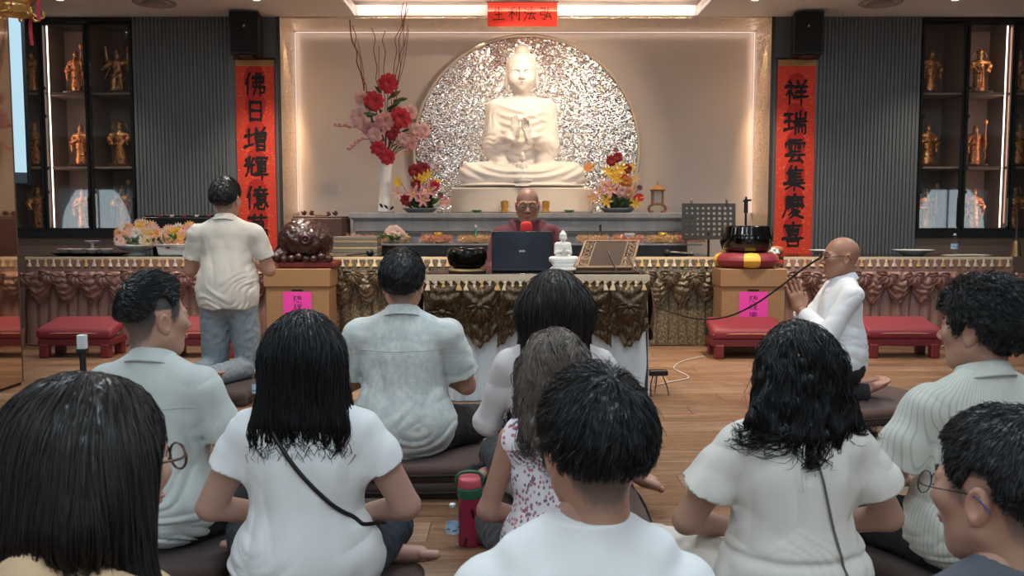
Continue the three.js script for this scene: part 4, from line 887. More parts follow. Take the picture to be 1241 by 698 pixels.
// ------------------------------------------------------------------ drums on the boxes
{
  const lacq = phys(new THREE.Color(0.030, 0.010, 0.008), 0.34, { clearcoat: 0.35, clearcoatRoughness: 0.2 });
  let t = thing('wooden_fish_drum', 'round carved dark wooden fish drum on a dark red stand above the left cardboard box', 'drum', [-1.70, 0.679, -7.48]);
  const f = (() => {
    const b = blend([[el([0, 0.225, 0], [0.225, 0.175, 0.19]), 0], [el([-0.19, 0.1, 0.03], [0.09, 0.065, 0.12]), 0.05], [rc([-0.26, 0.155, 0.06], [0.26, 0.14, 0.12], 0.016), 0.015, -1]]);
    const eye = blend([[el([0.045, 0.235, 0.19], [0.05, 0.05, 0.04]), 0.0], [el([0.045, 0.235, 0.225], [0.026, 0.026, 0.02]), 0.008, -1], [el([0.045, 0.235, 0.212], [0.014, 0.014, 0.014]), 0.002]]);
    return (x, y, z) => { let d = b(x, y, z); if (d < 0.05) d -= 0.006 * Math.abs(Math.sin(x * 30 + 3 * noise(y * 7, z * 7, 1)) * Math.sin(y * 34 + 2 * noise(x * 8, z * 5, 4))) + 0.003 * noise(x * 22, y * 22, z * 22); return smin(d, eye(x, y, z), 0.012); };
  })();
  part('drum_body', skin(f, [-0.34, 0.0, -0.26], [0.3, 0.46, 0.3], 0.009), lacq, t);
  part('cushion', put(new RoundedBoxGeometry(0.46, 0.055, 0.32, 3, 0.02), 0.04, 0.03, 0), std(new THREE.Color(0.17, 0.02, 0.015), 0.5), t);
  for (let i = 0; i < 9; i++) part('knob', ball(-0.26 + i * 0.06, 0.085 + 0.012 * Math.sin(i * 2), 0.16, 0.034, 0.03, 0.03, 10), lacq, t);
  t = thing('prayer_books', 'stack of thin pale books behind the wooden fish drum', 'books', [-1.36, 0.757, -7.95]);
  for (let i = 0; i < 6; i++) part('book', box(-0.2 + rr(-0.02, 0.02), 0.2, i * 0.028, i * 0.028 + 0.026, -0.13, 0.13, 0.003), std([0x8a7a62, 0x6f6a60, 0x9a8c70, 0x5f5a58][i % 4], 0.7), t);
  t = thing('brown_crate', 'large brown box with flowers on its lid left of the altar', 'box', [-1.80, 0, -8.60]);
  part('box_body', box(-0.235, 0.235, 0, 1.085, -0.22, 0.22, 0.012, 2), std(new THREE.Color(0.085, 0.036, 0.026), 0.5), t);
  part('box_lid', box(-0.225, 0.225, 1.085, 1.1, -0.2, 0.2, 0.006), std(new THREE.Color(0.10, 0.045, 0.03), 0.5), t);
  reseed(9); for (let i = 0; i < 7; i++) part('dried_bloom', put(blossom('bud', 0.10), -0.15 + i * 0.05, 1.105 + 0.01 * (i % 2), 0.05, -1.2, i, 0), std(new THREE.Color(0.14, 0.035, 0.02), 0.7, { side: THREE.DoubleSide }), t);

  t = thing('bowl_drum', 'large glossy black bowl gong on a red and yellow cushion above the right cardboard box', 'gong', [1.93, 0.678, -7.48]);
  const black = phys(0x030303, 0.12, { clearcoat: 1, clearcoatRoughness: 0.06 });
  part('bowl', lathe([[0.0001, 0.125], [0.15, 0.125], [0.195, 0.15], [0.215, 0.21], [0.212, 0.28], [0.198, 0.335], [0.204, 0.343], [0.19, 0.343], [0.188, 0.33], [0.195, 0.26], [0.0001, 0.15]], 56), black, t);
  const redS = phys(new THREE.Color(0.22, 0.02, 0.035), 0.5, { sheen: 0.5, sheenColor: new THREE.Color(0.7, 0.2, 0.2) }), yelS = phys(new THREE.Color(0.72, 0.42, 0.05), 0.5);
  const ring = (a0, a1) => { const g = sheet(10, 14, (u, v) => { const a = lerp(a0, a1, u), b = v * 6.283, k = 1 - 0.12 * Math.abs(u - 0.5); return [Math.sin(a) * (0.19 + 0.075 * Math.cos(b) * k), 0.065 + 0.064 * Math.sin(b) * k, Math.cos(a) * (0.19 + 0.075 * Math.cos(b) * k)]; }); const i = g.index.array; for (let k = 0; k < i.length; k += 3) { const q = i[k + 1]; i[k + 1] = i[k + 2]; i[k + 2] = q; } g.computeVertexNormals(); return g; };
  for (let i = 0; i < 8; i++) { const a = -0.06 + i * Math.PI / 4; part('cushion_panel', ring(a - (i % 2 ? 0.52 : 0.26), a + (i % 2 ? 0.52 : 0.26)), i % 2 ? redS : yelS, t); }
  part('cushion_core', lathe([[0.0001, 0], [0.2, 0], [0.2, 0.12], [0.0001, 0.124]], 24), redS, t);
  t = single('plastic_bag', skin((() => { const b = el([0, 0.035, 0], [0.075, 0.035, 0.05]); return (x, y, z) => b(x, y, z) + 0.012 * noise(x * 28, y * 28, z * 28); })(), [-0.1, -0.01, -0.08], [0.1, 0.1, 0.08], 0.006), std(new THREE.Color(0.55, 0.6, 0.63), 0.35), 'crumpled pale plastic bag beside the black bowl gong', 'bag', [2.22, 0.757, -7.78]);
  t = thing('wooden_striker', 'padded orange wooden striker lying behind the black bowl gong', 'striker', [2.17, 0.757, -7.92], 0.2);
  part('handle', cyl([-0.16, 0.07, 0], [0.12, 0.05, 0.02], 0.012, 0.014), std(new THREE.Color(0.35, 0.12, 0.04), 0.5), t);
  part('head', put(lathe([[0.0001, -0.05], [0.035, -0.045], [0.04, 0], [0.035, 0.045], [0.0001, 0.05]], 16), 0.14, 0.045, 0.02, 0, 0, 1.5), std(new THREE.Color(0.42, 0.16, 0.05), 0.6), t);
}
// ------------------------------------------------------------------ on the speaker's table
{
  let t = thing('singing_bowl', 'black metal singing bowl on a thin brass ring left of the laptop', 'singing bowl', [-0.273, 0.762, -5.52]);
  part('bowl', lathe([[0.0001, 0.02], [0.075, 0.02], [0.108, 0.045], [0.122, 0.085], [0.120, 0.115], [0.108, 0.14], [0.09, 0.15], [0.088, 0.145], [0.108, 0.11], [0.0001, 0.05]], 48), std(0x1a1816, 0.26, { metalness: 0.85 }), t);
  part('brass_ring', lathe([[0.085, 0.0], [0.112, 0.0], [0.118, 0.01], [0.112, 0.024], [0.085, 0.024]], 40), std(new THREE.Color(0.3, 0.2, 0.1), 0.4, { metalness: 0.7 }), t);
  t = thing('laptop', 'dark blue grey laptop standing open with its lid towards the audience', 'laptop', [0.062, 0.763, -5.53]);
  const lid = std(0xffffff, 0.34, { metalness: 0.7, map: texture(1024, 700, (c, w, h) => {
    c.fillStyle = '#20242b'; c.fillRect(0, 0, w, h);
    c.fillStyle = '#d8cfc8'; c.font = 'bold 44px sans-serif'; c.textAlign = 'center'; c.fillText('ASUS', w / 2, h * 0.54);
  }), bumpMap: field(256, 256, (u, v) => { const a = Math.hypot(u - 0.5, v - 0.5); return 0.5 + 0.5 * Math.sin(a * 190); }), bumpScale: 0.0005 });
  const lg = new THREE.Group(); lg.name = 'screen_lid'; lg.position.set(0, 0.012, 0.0); lg.rotation.x = -0.16; t.add(lg);
  part('lid_back', (() => { const g = box(-0.186, 0.186, 0, 0.236, -0.005, 0.003, 0.0035, 3); const p = g.attributes.position, uv = g.attributes.uv; for (let i = 0; i < p.count; i++) uv.setXY(i, (p.getX(i) + 0.186) / 0.372, p.getY(i) / 0.236); return g; })(), lid, lg);
  part('screen', box(-0.178, 0.178, 0.012, 0.226, -0.0065, -0.005, 0), std(0x0b1014, 0.2), lg);
  part('laptop_base', box(-0.186, 0.186, 0.001, 0.016, -0.25, 0.012, 0.005, 2), std(0x23272d, 0.35, { metalness: 0.6 }), t);
  part('hinge', cyl([-0.13, 0.013, 0.002], [0.13, 0.013, 0.002], 0.006), std(0x14171b, 0.4), t);
  // open book stand with pierced borders
  t = thing('book_stand', 'pierced wooden book stand tilted back on the right of the front table', 'book stand', [0.545, 0.763, -5.55]);
  const sw = std(new THREE.Color(0.20, 0.115, 0.06), 0.5), sd = std(new THREE.Color(0.055, 0.033, 0.021), 0.85), tilt = new THREE.Group(); tilt.name = 'easel'; tilt.rotation.set(0.86, 0.0, 0); tilt.position.set(0, 0.012, 0.10); t.add(tilt);
  // seen from its back: the board leans away to the reader
  const shear = (g) => { const p = g.attributes.position; for (let i = 0; i < p.count; i++) p.setX(i, p.getX(i) + p.getY(i) * 0.28); return g; };
  tilt.rotation.x = -0.92;
  tilt.position.z = 0.12;
  const bw = 0.165;
  part('board', shear(box(-0.095, 0.095, 0.01, 0.27, -0.006, 0.004, 0.002)), sd, tilt);
  for (const s of [-1, 1]) {
    part('rail', shear(box(s * bw - 0.008, s * bw + 0.008, 0, 0.285, -0.008, 0.007, 0.003)), sw, tilt);
    part('rail', shear(box(s * 0.10 - 0.005, s * 0.10 + 0.005, 0, 0.28, -0.007, 0.006, 0.003)), sw, tilt);
    const lat = []; for (let i = 0; i < 7; i++) { const y = 0.02 + i * 0.038, r = new THREE.TorusGeometry(0.017, 0.0042, 6, 14); r.translate(s * 0.1325, y + 0.012, 0); lat.push(r, cyl([s * 0.1325 - 0.03, y - 0.007, 0], [s * 0.1325 + 0.03, y + 0.03, 0], 0.0035, 0.0035, 6)); }
    part('pierced_border', shear(merge(lat)), sw, tilt);
  }
  part('top_rail', shear(box(-0.172, 0.172, 0.272, 0.288, -0.008, 0.007, 0.003)), sw, tilt);
  part('foot_rail', shear(box(-0.172, 0.172, -0.006, 0.012, -0.02, 0.03, 0.003)), sw, tilt);
  for (const x of [0.03, 0.14]) part('prop', cyl([x + 0.01, 0.13, 0.0], [x + 0.045, 0.012, 0.19], 0.004, 0.004, 6), std(0x0a0a0a, 0.4), t);
  part('stand_base', box(-0.17, 0.21, 0.0, 0.012, -0.05, 0.2, 0.003), sd, t);
  // microphone before the monk
  t = thing('microphone', 'microphone with a red foam cap and green ring before the monk', 'microphone', [0.092, 0.763, -5.84]);
  part('foam_cap', (() => { const g = lathe([[0.0001, 0.305], [0.026, 0.302], [0.037, 0.285], [0.039, 0.25], [0.034, 0.232], [0.0001, 0.23]], 20); return g; })(), std(new THREE.Color(0.62, 0.035, 0.03), 0.95, { bumpMap: field(128, 128, (u, v) => tiled(u, v, 50)), bumpScale: 0.003 }), t);
  part('ring', lathe([[0.0001, 0.222], [0.03, 0.222], [0.036, 0.228], [0.034, 0.236], [0.0001, 0.236]], 20), std(new THREE.Color(0.07, 0.32, 0.13), 0.6), t);
  part('handle', lathe([[0.014, 0.05], [0.019, 0.2], [0.02, 0.224], [0.0001, 0.224]], 16), std(0x2a3638, 0.4, { metalness: 0.5 }), t);
  part('stand', lathe([[0.0001, 0], [0.06, 0], [0.06, 0.008], [0.012, 0.014], [0.008, 0.06], [0.0001, 0.06]], 24), std(0x0c0c0c, 0.4), t);
}
// ------------------------------------------------------------------ tinsel, lotus candles and small offerings on the middle table
{
  reseed(77);
  const tin = [phys(new THREE.Color(0.88, 0.50, 0.36), 0.3, { metalness: 0.5, side: THREE.DoubleSide }), phys(new THREE.Color(0.86, 0.62, 0.36), 0.3, { metalness: 0.5, side: THREE.DoubleSide })];
  const ringGeo = (rx, rz, n) => {
    const pos = [], nor = [];
    for (let i = 0; i < n; i++) {
      const a = rnd() * 6.283, c = [Math.cos(a) * rx, 0.04 + rr(-0.012, 0.012), Math.sin(a) * rz], d = V(rr(-1, 1), rr(-0.8, 1), rr(-1, 1)).normalize(), l = rr(0.03, 0.075), s = V(rr(-1, 1), rr(-1, 1), rr(-1, 1)).cross(d).normalize().multiplyScalar(0.0024);
      const tip = [c[0] + d.x * l, Math.max(0.002, c[1] + d.y * l), c[2] + d.z * l];
      pos.push(c[0] - s.x, c[1] - s.y, c[2] - s.z, c[0] + s.x, c[1] + s.y, c[2] + s.z, ...tip);
      const nn = s.clone().cross(d).normalize(); for (let k = 0; k < 3; k++) nor.push(nn.x, nn.y, nn.z);
    }
    const g = new THREE.BufferGeometry(); g.setAttribute('position', new THREE.Float32BufferAttribute(pos, 3)); g.setAttribute('normal', new THREE.Float32BufferAttribute(nor, 3)); return g;
  };
  const gA = ringGeo(0.118, 0.055, 1500), gB = ringGeo(0.118, 0.055, 1500);
  const spots = [[-1.43, 'at the left end, beside the books'], [-1.11, 'round the pale lotus'], [-0.71, 'left of centre, round a golden candle'], [-0.36, 'behind the singing bowl'], [-0.07, 'behind the laptop at its left'], [0.76, 'right of the monk'], [1.09, 'behind the book stand'], [1.41, 'round a golden candle at the right'], [1.67, 'at the right end']];
  spots.forEach(([x, where], i) => {
    const t = thing('tinsel_garland', 'ring of copper tinsel on the altar ledge ' + where, 'tinsel garland', [x, 0.846, -8.53], rr(-0.1, 0.1));
    part('tinsel', i % 2 ? gA : gB, tin[i % 2], t); part('cord', (() => { const g = new THREE.TorusGeometry(0.118, 0.004, 5, 30); g.rotateX(Math.PI / 2); g.scale(1, 1, 0.41); return g.translate(0, 0.028, 0); })(), tin[1], t);
  });
  let c;
  for (const [x, label] of [[-0.69, 'golden lotus candle holder inside the tinsel left of centre'], [-0.07, 'golden lotus candle holder just left of the laptop'], [1.41, 'golden lotus candle holder inside the tinsel at the right']]) {
    if (c) { copyOf(c, label, [x, 0.846, -8.53]); continue; }
    c = thing('candle_holder', label, 'candle holder', [x, 0.846, -8.53]);
    part('cup', lathe([[0.0001, 0], [0.03, 0], [0.02, 0.03], [0.042, 0.06], [0.045, 0.085], [0.03, 0.1], [0.0001, 0.1]], 16), std(new THREE.Color(0.85, 0.5, 0.08), 0.3, { metalness: 0.8 }), c);
    for (let i = 0; i < 7; i++) part('petal', put(petalGeo(0.06, 0.035, 0.008, 0.4), Math.cos(i * 0.9) * 0.02, 0.05, Math.sin(i * 0.9) * 0.02, 0.5, -i * 0.9 + 1.57, 0), std(new THREE.Color(0.75, 0.45, 0.1), 0.35, { metalness: 0.7, side: THREE.DoubleSide }), c);
  }
  const lt = thing('lotus_ornament', 'pale pink lotus ornament with green leaves on the altar ledge', 'lotus ornament', [-1.11, 0.846, -8.53]);
  for (let i = 0; i < 14; i++) leaf([Math.cos(i) * 0.03, 0.03, Math.sin(i) * 0.02], [Math.cos(i * 1.7), 0.25, Math.sin(i * 1.7) + 0.4], 0.13, lt);
  part('lotus', put(blossom('peony', 0.21), 0, 0.09, 0.0, -0.7, 0, 0), petalMat(0.88, 0.66, 0.56), lt); part('lotus', put(blossom('peony', 0.14), 0.07, 0.06, 0.02, -0.3, 0.4, 0), petalMat(0.88, 0.66, 0.56), lt);
  const bottle = (name, label, x, body, cap) => { const t = thing(name, label, 'bottle', [x, 0.846, -8.55]); part('bottle_body', lathe([[0.0001, 0], [0.026, 0], [0.029, 0.01], [0.028, 0.06], [0.012, 0.1], [0.009, 0.15], [0.0001, 0.152]], 16), body, t); part('cap', lathe([[0.0001, 0.15], [0.012, 0.15], [0.012, 0.172], [0.0001, 0.174]], 12), cap, t); part('label', lathe([[0.0293, 0.015], [0.0293, 0.055]], 16), std(0xcdd3cc, 0.6), t); return t; };
  bottle('small_bottle', 'slim green and white bottle on the altar ledge left of the laptop', -0.34, phys(new THREE.Color(0.04, 0.22, 0.12), 0.2), std(0xd8d8d4, 0.5));
  bottle('small_bottle', 'slim dark bottle with a pale collar on the altar ledge right of the monk', 0.83, phys(0x14100d, 0.2), std(0x0d0b0a, 0.4));
  let t = thing('small_box', 'small blue white box standing in the tinsel right of the monk', 'box', [1.10, 0.846, -8.53]);
  part('box_body', box(-0.045, 0.045, 0, 0.08, -0.03, 0.03, 0.004), std(0x93a9bd, 0.5), t); part('box_lid', box(-0.047, 0.047, 0.078, 0.094, -0.032, 0.032, 0.004), std(0xd0d6da, 0.5), t);
  t = thing('dark_ladle', 'dark round striker with a handle lying right of the wooden fish drum', 'striker', [-1.28, 0.757, -7.80]);
  part('head', ball(0.06, 0.03, 0, 0.033, 0.03, 0.03, 14), std(0x0c131c, 0.4), t); part('handle', cyl([0.04, 0.028, 0], [-0.14, 0.01, 0.02], 0.008, 0.007), std(0x2a120c, 0.5), t);
  t = thing('handheld_microphone', 'black handheld microphone lying at the right end of the middle table', 'microphone', [1.33, 0.757, -7.80]);
  part('grille', ball(0, 0.03, 0, 0.032, 0.03, 0.03, 16), std(0x0a0a0a, 0.6), t); part('handle', cyl([0.025, 0.028, 0], [0.23, 0.016, 0.01], 0.019, 0.012), std(0x070707, 0.4), t);
  t = thing('red_tassel_charm', 'little red and white hanging charm right of the monk', 'charm', [0.385, 0.757, -7.86]);
  part('cord', cyl([0, 0, 0], [0, 0.13, 0], 0.003), std(0xb03030, 0.6), t); part('bead', ball(0, 0.13, 0, 0.022, 0.03, 0.02, 10), std(0xc23a2a, 0.5), t); part('foot', lathe([[0.0001, 0], [0.03, 0], [0.03, 0.006], [0.0001, 0.008]], 12), std(0x7a2020, 0.5), t);
}
// ------------------------------------------------------------------ music stands and microphone stand
{
  const blk = std(0x0b0b0b, 0.45), dk = std(new THREE.Color(0.024, 0.019, 0.015), 0.45);
  let t = thing('music_stand', 'dark music stand with a pierced desk between the altar and the right pilaster', 'music stand', [1.81, 0, -8.36], -0.04);
  const desk = new THREE.Shape(); desk.moveTo(-0.245, 0); desk.lineTo(0.245, 0); desk.lineTo(0.245, 0.33); desk.lineTo(-0.245, 0.33);
  for (let i = 0; i < 9; i++) for (let j = 0; j < 6; j++) { const h = new THREE.Path(); h.absarc(-0.2 + i * 0.05, 0.045 + j * 0.048, 0.0145 - 0.0008 * Math.abs(i - 6), 0, Math.PI * 2, true); desk.holes.push(h); }
  const dg = new THREE.Group(); dg.name = 'desk'; dg.position.set(0, 0.89, 0.0); dg.rotation.x = -0.12; t.add(dg);
  part('desk_plate', new THREE.ExtrudeGeometry(desk, { depth: 0.003, bevelEnabled: false, curveSegments: 8 }), dk, dg); part('lip', box(-0.25, 0.25, -0.004, 0.0, -0.0, 0.05, 0.001), dk, dg);
  for (const x of [-0.155, 0.165]) part('clip', lathe([[0.004, 0.33], [0.012, 0.335], [0.01, 0.35], [0.016, 0.362], [0.0001, 0.378]], 10).translate(x, 0, 0), std(0x9a8870, 0.3, { metalness: 0.8 }), dg);
  part('pole', cyl([0, 0.1, 0], [0, 0.95, -0.01], 0.012, 0.010), blk, t);
  for (let k = 0; k < 3; k++) { const a = k * 2.094 + 0.5; part('leg', cyl([0, 0.16, 0], [Math.cos(a) * 0.26, 0.01, Math.sin(a) * 0.22], 0.008, 0.007, 8), blk, t); }
  t = thing('microphone_stand', 'thin black microphone stand beside the pierced music stand', 'microphone stand', [2.17, 0, -8.45]);
  part('pole', cyl([0, 0.02, 0], [0, 1.28, 0], 0.012, 0.010), blk, t); part('clutch', cyl([0, 1.13, 0], [0, 1.26, 0], 0.02, 0.018), blk, t); part('base', lathe([[0.0001, 0], [0.15, 0], [0.15, 0.012], [0.02, 0.022], [0.0001, 0.022]], 30), blk, t); part('boom', cyl([-0.03, 1.24, 0.02], [0.05, 1.25, -0.02], 0.009), blk, t);
  // lectern at the right edge
  t = thing('lectern_stand', 'dark wooden stand with a slanted pale board at the right edge', 'lectern', [4.42, 0, -7.45], 0);
  const wd = std(new THREE.Color(0.055, 0.025, 0.018), 0.4);
  const bd = new THREE.Group(); bd.name = 'slanted_board'; bd.position.set(0.02, 1.15, 0); bd.rotation.set(-0.5, 0.5, -0.98); t.add(bd);
  part('board', box(-0.15, 0.15, -0.006, 0.006, -0.09, 0.09, 0.003), wd, bd); part('white_page', box(-0.132, 0.132, 0.0065, 0.0085, -0.075, 0.075, 0.001), std(new THREE.Color(0.55, 0.58, 0.60), 0.6), bd);
  part('pole', cyl([0, 0.02, -0.02], [0, 1.14, -0.02], 0.018, 0.014), wd, t); part('base', lathe([[0.0001, 0], [0.14, 0], [0.14, 0.02], [0.03, 0.03], [0.0001, 0.03]], 24), wd, t);
  t = thing('floor_drum', 'dark brown barrel drum partly cut by the right edge of the picture', 'drum', [4.66, 0, -7.5]);
  part('drum_shell', lathe([[0.0001, 0.42], [0.20, 0.42], [0.235, 0.55], [0.24, 0.65], [0.225, 0.76], [0.20, 0.82], [0.0001, 0.82]], 40), std(new THREE.Color(0.075, 0.022, 0.013), 0.3), t);
  part('drum_head', lathe([[0.0001, 0.824], [0.19, 0.822], [0.2, 0.815]], 40), std(0x9a7f5c, 0.7), t);
  for (let k = 0; k < 4; k++) part('leg', box(-0.02, 0.02, 0, 0.45, -0.02, 0.02, 0.004).translate(Math.cos(k * 1.571 + 0.78) * 0.19, 0, Math.sin(k * 1.571 + 0.78) * 0.19), wd, t);
  t = thing('brass_bell', 'slim brass hand bell hanging beside the lectern at the right', 'bell', [4.33, 0.757, -7.8]);
  part('bell', lathe([[0.05, 0], [0.046, 0.01], [0.036, 0.06], [0.026, 0.12], [0.0001, 0.145]], 24), std(new THREE.Color(0.28, 0.17, 0.09), 0.35, { metalness: 0.8 }), t); part('handle', cyl([0, 0.14, 0], [0, 0.34, 0], 0.011, 0.008), wd, t);
}
// ------------------------------------------------------------------ scrolls, banner, loudspeakers, screens
{
  const scrollTex = (chars, ys) => texture(256, 1024, (c, w, h) => {
    c.fillStyle = '#d83c28'; c.fillRect(0, 0, w, h);
    reseed(chars.length + chars[0].length * 5);
    for (let i = 0; i < 900; i++) { c.strokeStyle = `rgba(${225 + rnd() * 30 | 0},${110 + rnd() * 70 | 0},${50 + rnd() * 40 | 0},${0.35 + rnd() * 0.45})`; c.lineWidth = 1 + rnd() * 2; const x = rnd() * w, y = 40 + rnd() * h; c.beginPath(); c.moveTo(x, y); c.quadraticCurveTo(x + rr(-14, 14), y + rr(-10, 10), x + rr(-22, 22), y + rr(-8, 8)); c.stroke(); }
    for (const y of ys) { c.fillStyle = 'rgba(150,10,14,0.55)'; c.beginPath(); c.arc(w * 0.5, (y + 0.03) * h, w * 0.27, 0, 7); c.fill(); }
    c.fillStyle = '#b98a5a'; c.fillRect(0, 0, w, 34);
    c.fillStyle = '#120a08'; chars.forEach((k, i) => brush(c, CHARS[k], w * 0.19, h * ys[i], w * 0.62, h * 0.118, 21));
  });
  const mk = (label, x, tex) => {
    const t = thing('hanging_scroll', label, 'scroll', [x, 0.62, ZF + 0.03]);
    part('scroll_paper', sheet(8, 60, (u, v) => [lerp(-0.185, 0.185, u), 1.985 * (1 - v), 0.006 * Math.sin(v * 9 + x) + 0.004 * Math.sin(u * 5)], 1, 1), std(0xffffff, 0.8, { map: tex, side: THREE.DoubleSide }), t);
    part('top_rod', cyl([-0.2, 1.987, 0], [0.2, 1.987, 0], 0.009), std(0x24140c, 0.5), t); part('bottom_rod', cyl([-0.21, 0, 0], [0.21, 0, 0], 0.014), std(0x24140c, 0.5), t);
  };
  mk('left red paper scroll with a column of black brush characters', -2.478, scrollTex(['fo', 'ri', 'zeng', 'hui', 'yi', 'wan', 'xi'], [0.065, 0.20, 0.345, 0.49, 0.645, 0.79, 0.92].map((y) => y * 0.95)));
  mk('right red paper scroll with a column of black brush characters', 2.742, scrollTex(['xiang', 'rui', 'yun', 'ji', 'qing', 'xi'], [0.11, 0.265, 0.41, 0.555, 0.70, 0.85].map((y) => y * 0.93)));
  const ban = thing('red_banner', 'small red banner with four black brush characters hanging over the statue', 'banner', [0.098, 2.885, -8.74]);
  const bt = texture(768, 256, (c, w, h) => { c.fillStyle = '#f2402f'; c.fillRect(0, 0, w, h); c.fillStyle = '#3a0d06'; ['sheng', 'li', 'fa', 'hong'].forEach((k, i) => brush(c, CHARS[k], w * (0.07 + i * 0.225), h * 0.2, w * 0.18, h * 0.58, 15)); });
  part('banner_cloth', (() => { const g = box(-0.328, 0.328, 0, 0.228, -0.003, 0.003, 0), p = g.attributes.position; for (let i = 0; i < p.count; i++) g.attributes.uv.setXY(i, (p.getX(i) + 0.328) / 0.656, p.getY(i) / 0.228); return g; })(), std(0xffffff, 0.7, { map: bt }), ban);
  part('rod', cyl([-0.34, 0.228, 0], [0.34, 0.228, 0], 0.006), std(0x5a1410, 0.5), ban); for (const x of [-0.3, 0.3]) part('cord', cyl([x, 0.228, 0], [x, 0.275, 0], 0.002), std(0x5a1410, 0.5), ban);
  // loudspeakers
  let s;
  for (const [x, turn, label] of [[-2.49, 0.12, 'black wall loudspeaker above the left red scroll'], [2.765, -0.2, 'black wall loudspeaker above the right red scroll']]) {
    if (s) { copyOf(s, label, [x, 2.60, -8.66], turn); continue; }
    s = thing('loudspeaker', label, 'speaker', [x, 2.60, -8.66], turn);
    part('cabinet', box(-0.135, 0.135, 0, 0.385, -0.11, 0.11, 0.008, 2), std(0x0c0c0d, 0.5), s); part('grille', box(-0.122, 0.122, 0.012, 0.373, 0.108, 0.116, 0.004), std(0x060606, 0.8, { bumpMap: field(128, 128, (u, v) => Math.sin(u * 200) * Math.sin(v * 200)), bumpScale: 0.001 }), s);
    part('badge', box(-0.009, 0.009, 0.245, 0.263, 0.115, 0.118, 0.001), std(0x9a9a9a, 0.4, { metalness: 0.6 }), s); part('bracket', [box(-0.03, 0.03, 0.15, 0.25, -0.24, -0.11, 0.004), box(-0.06, 0.06, -0.012, 0, -0.1, 0.06, 0.003)], blackMat, s);
  }
  // screens hung at both sides
  const glow = std(0x05080a, 0.25, { emissive: new THREE.Color(0.44, 0.66, 0.77), emissiveIntensity: 1.0 });
  for (const [x, sgn, label] of [[-4.03, 1, 'wall screen glowing pale blue at the left edge of the picture'], [4.33, -1, 'wall screen glowing pale blue at the right edge of the picture']]) {
    const t = thing('wall_screen', label, 'screen', [x, 1.33, -6.8], sgn * 0.35);
    part('screen_housing', box(-0.40, 0.40, 0, 1.32, -0.05, 0.0, 0.006), std(0x101418, 0.4), t);
    part('screen_panel', box(-0.375, 0.375, 0.10, 1.29, 0.0, 0.004, 0), glow, t); part('screen_bar', box(-0.375, 0.375, 0.02, 0.095, 0.0, 0.004, 0), std(0x4a565c, 0.4), t);
    for (const hx of [-0.25, 0.25]) part('hanger', cyl([hx, 1.32, -0.03], [hx, 1.68, -0.03], 0.012), blackMat, t);
    areaLight(new THREE.Color(0.6, 0.85, 1.0), 0.9, 0.72, 1.1, [x + sgn * 0.02, 2.0, -6.77], [x + sgn * 0.5, 2.0, -5.4], 'screen_light');
  }
}

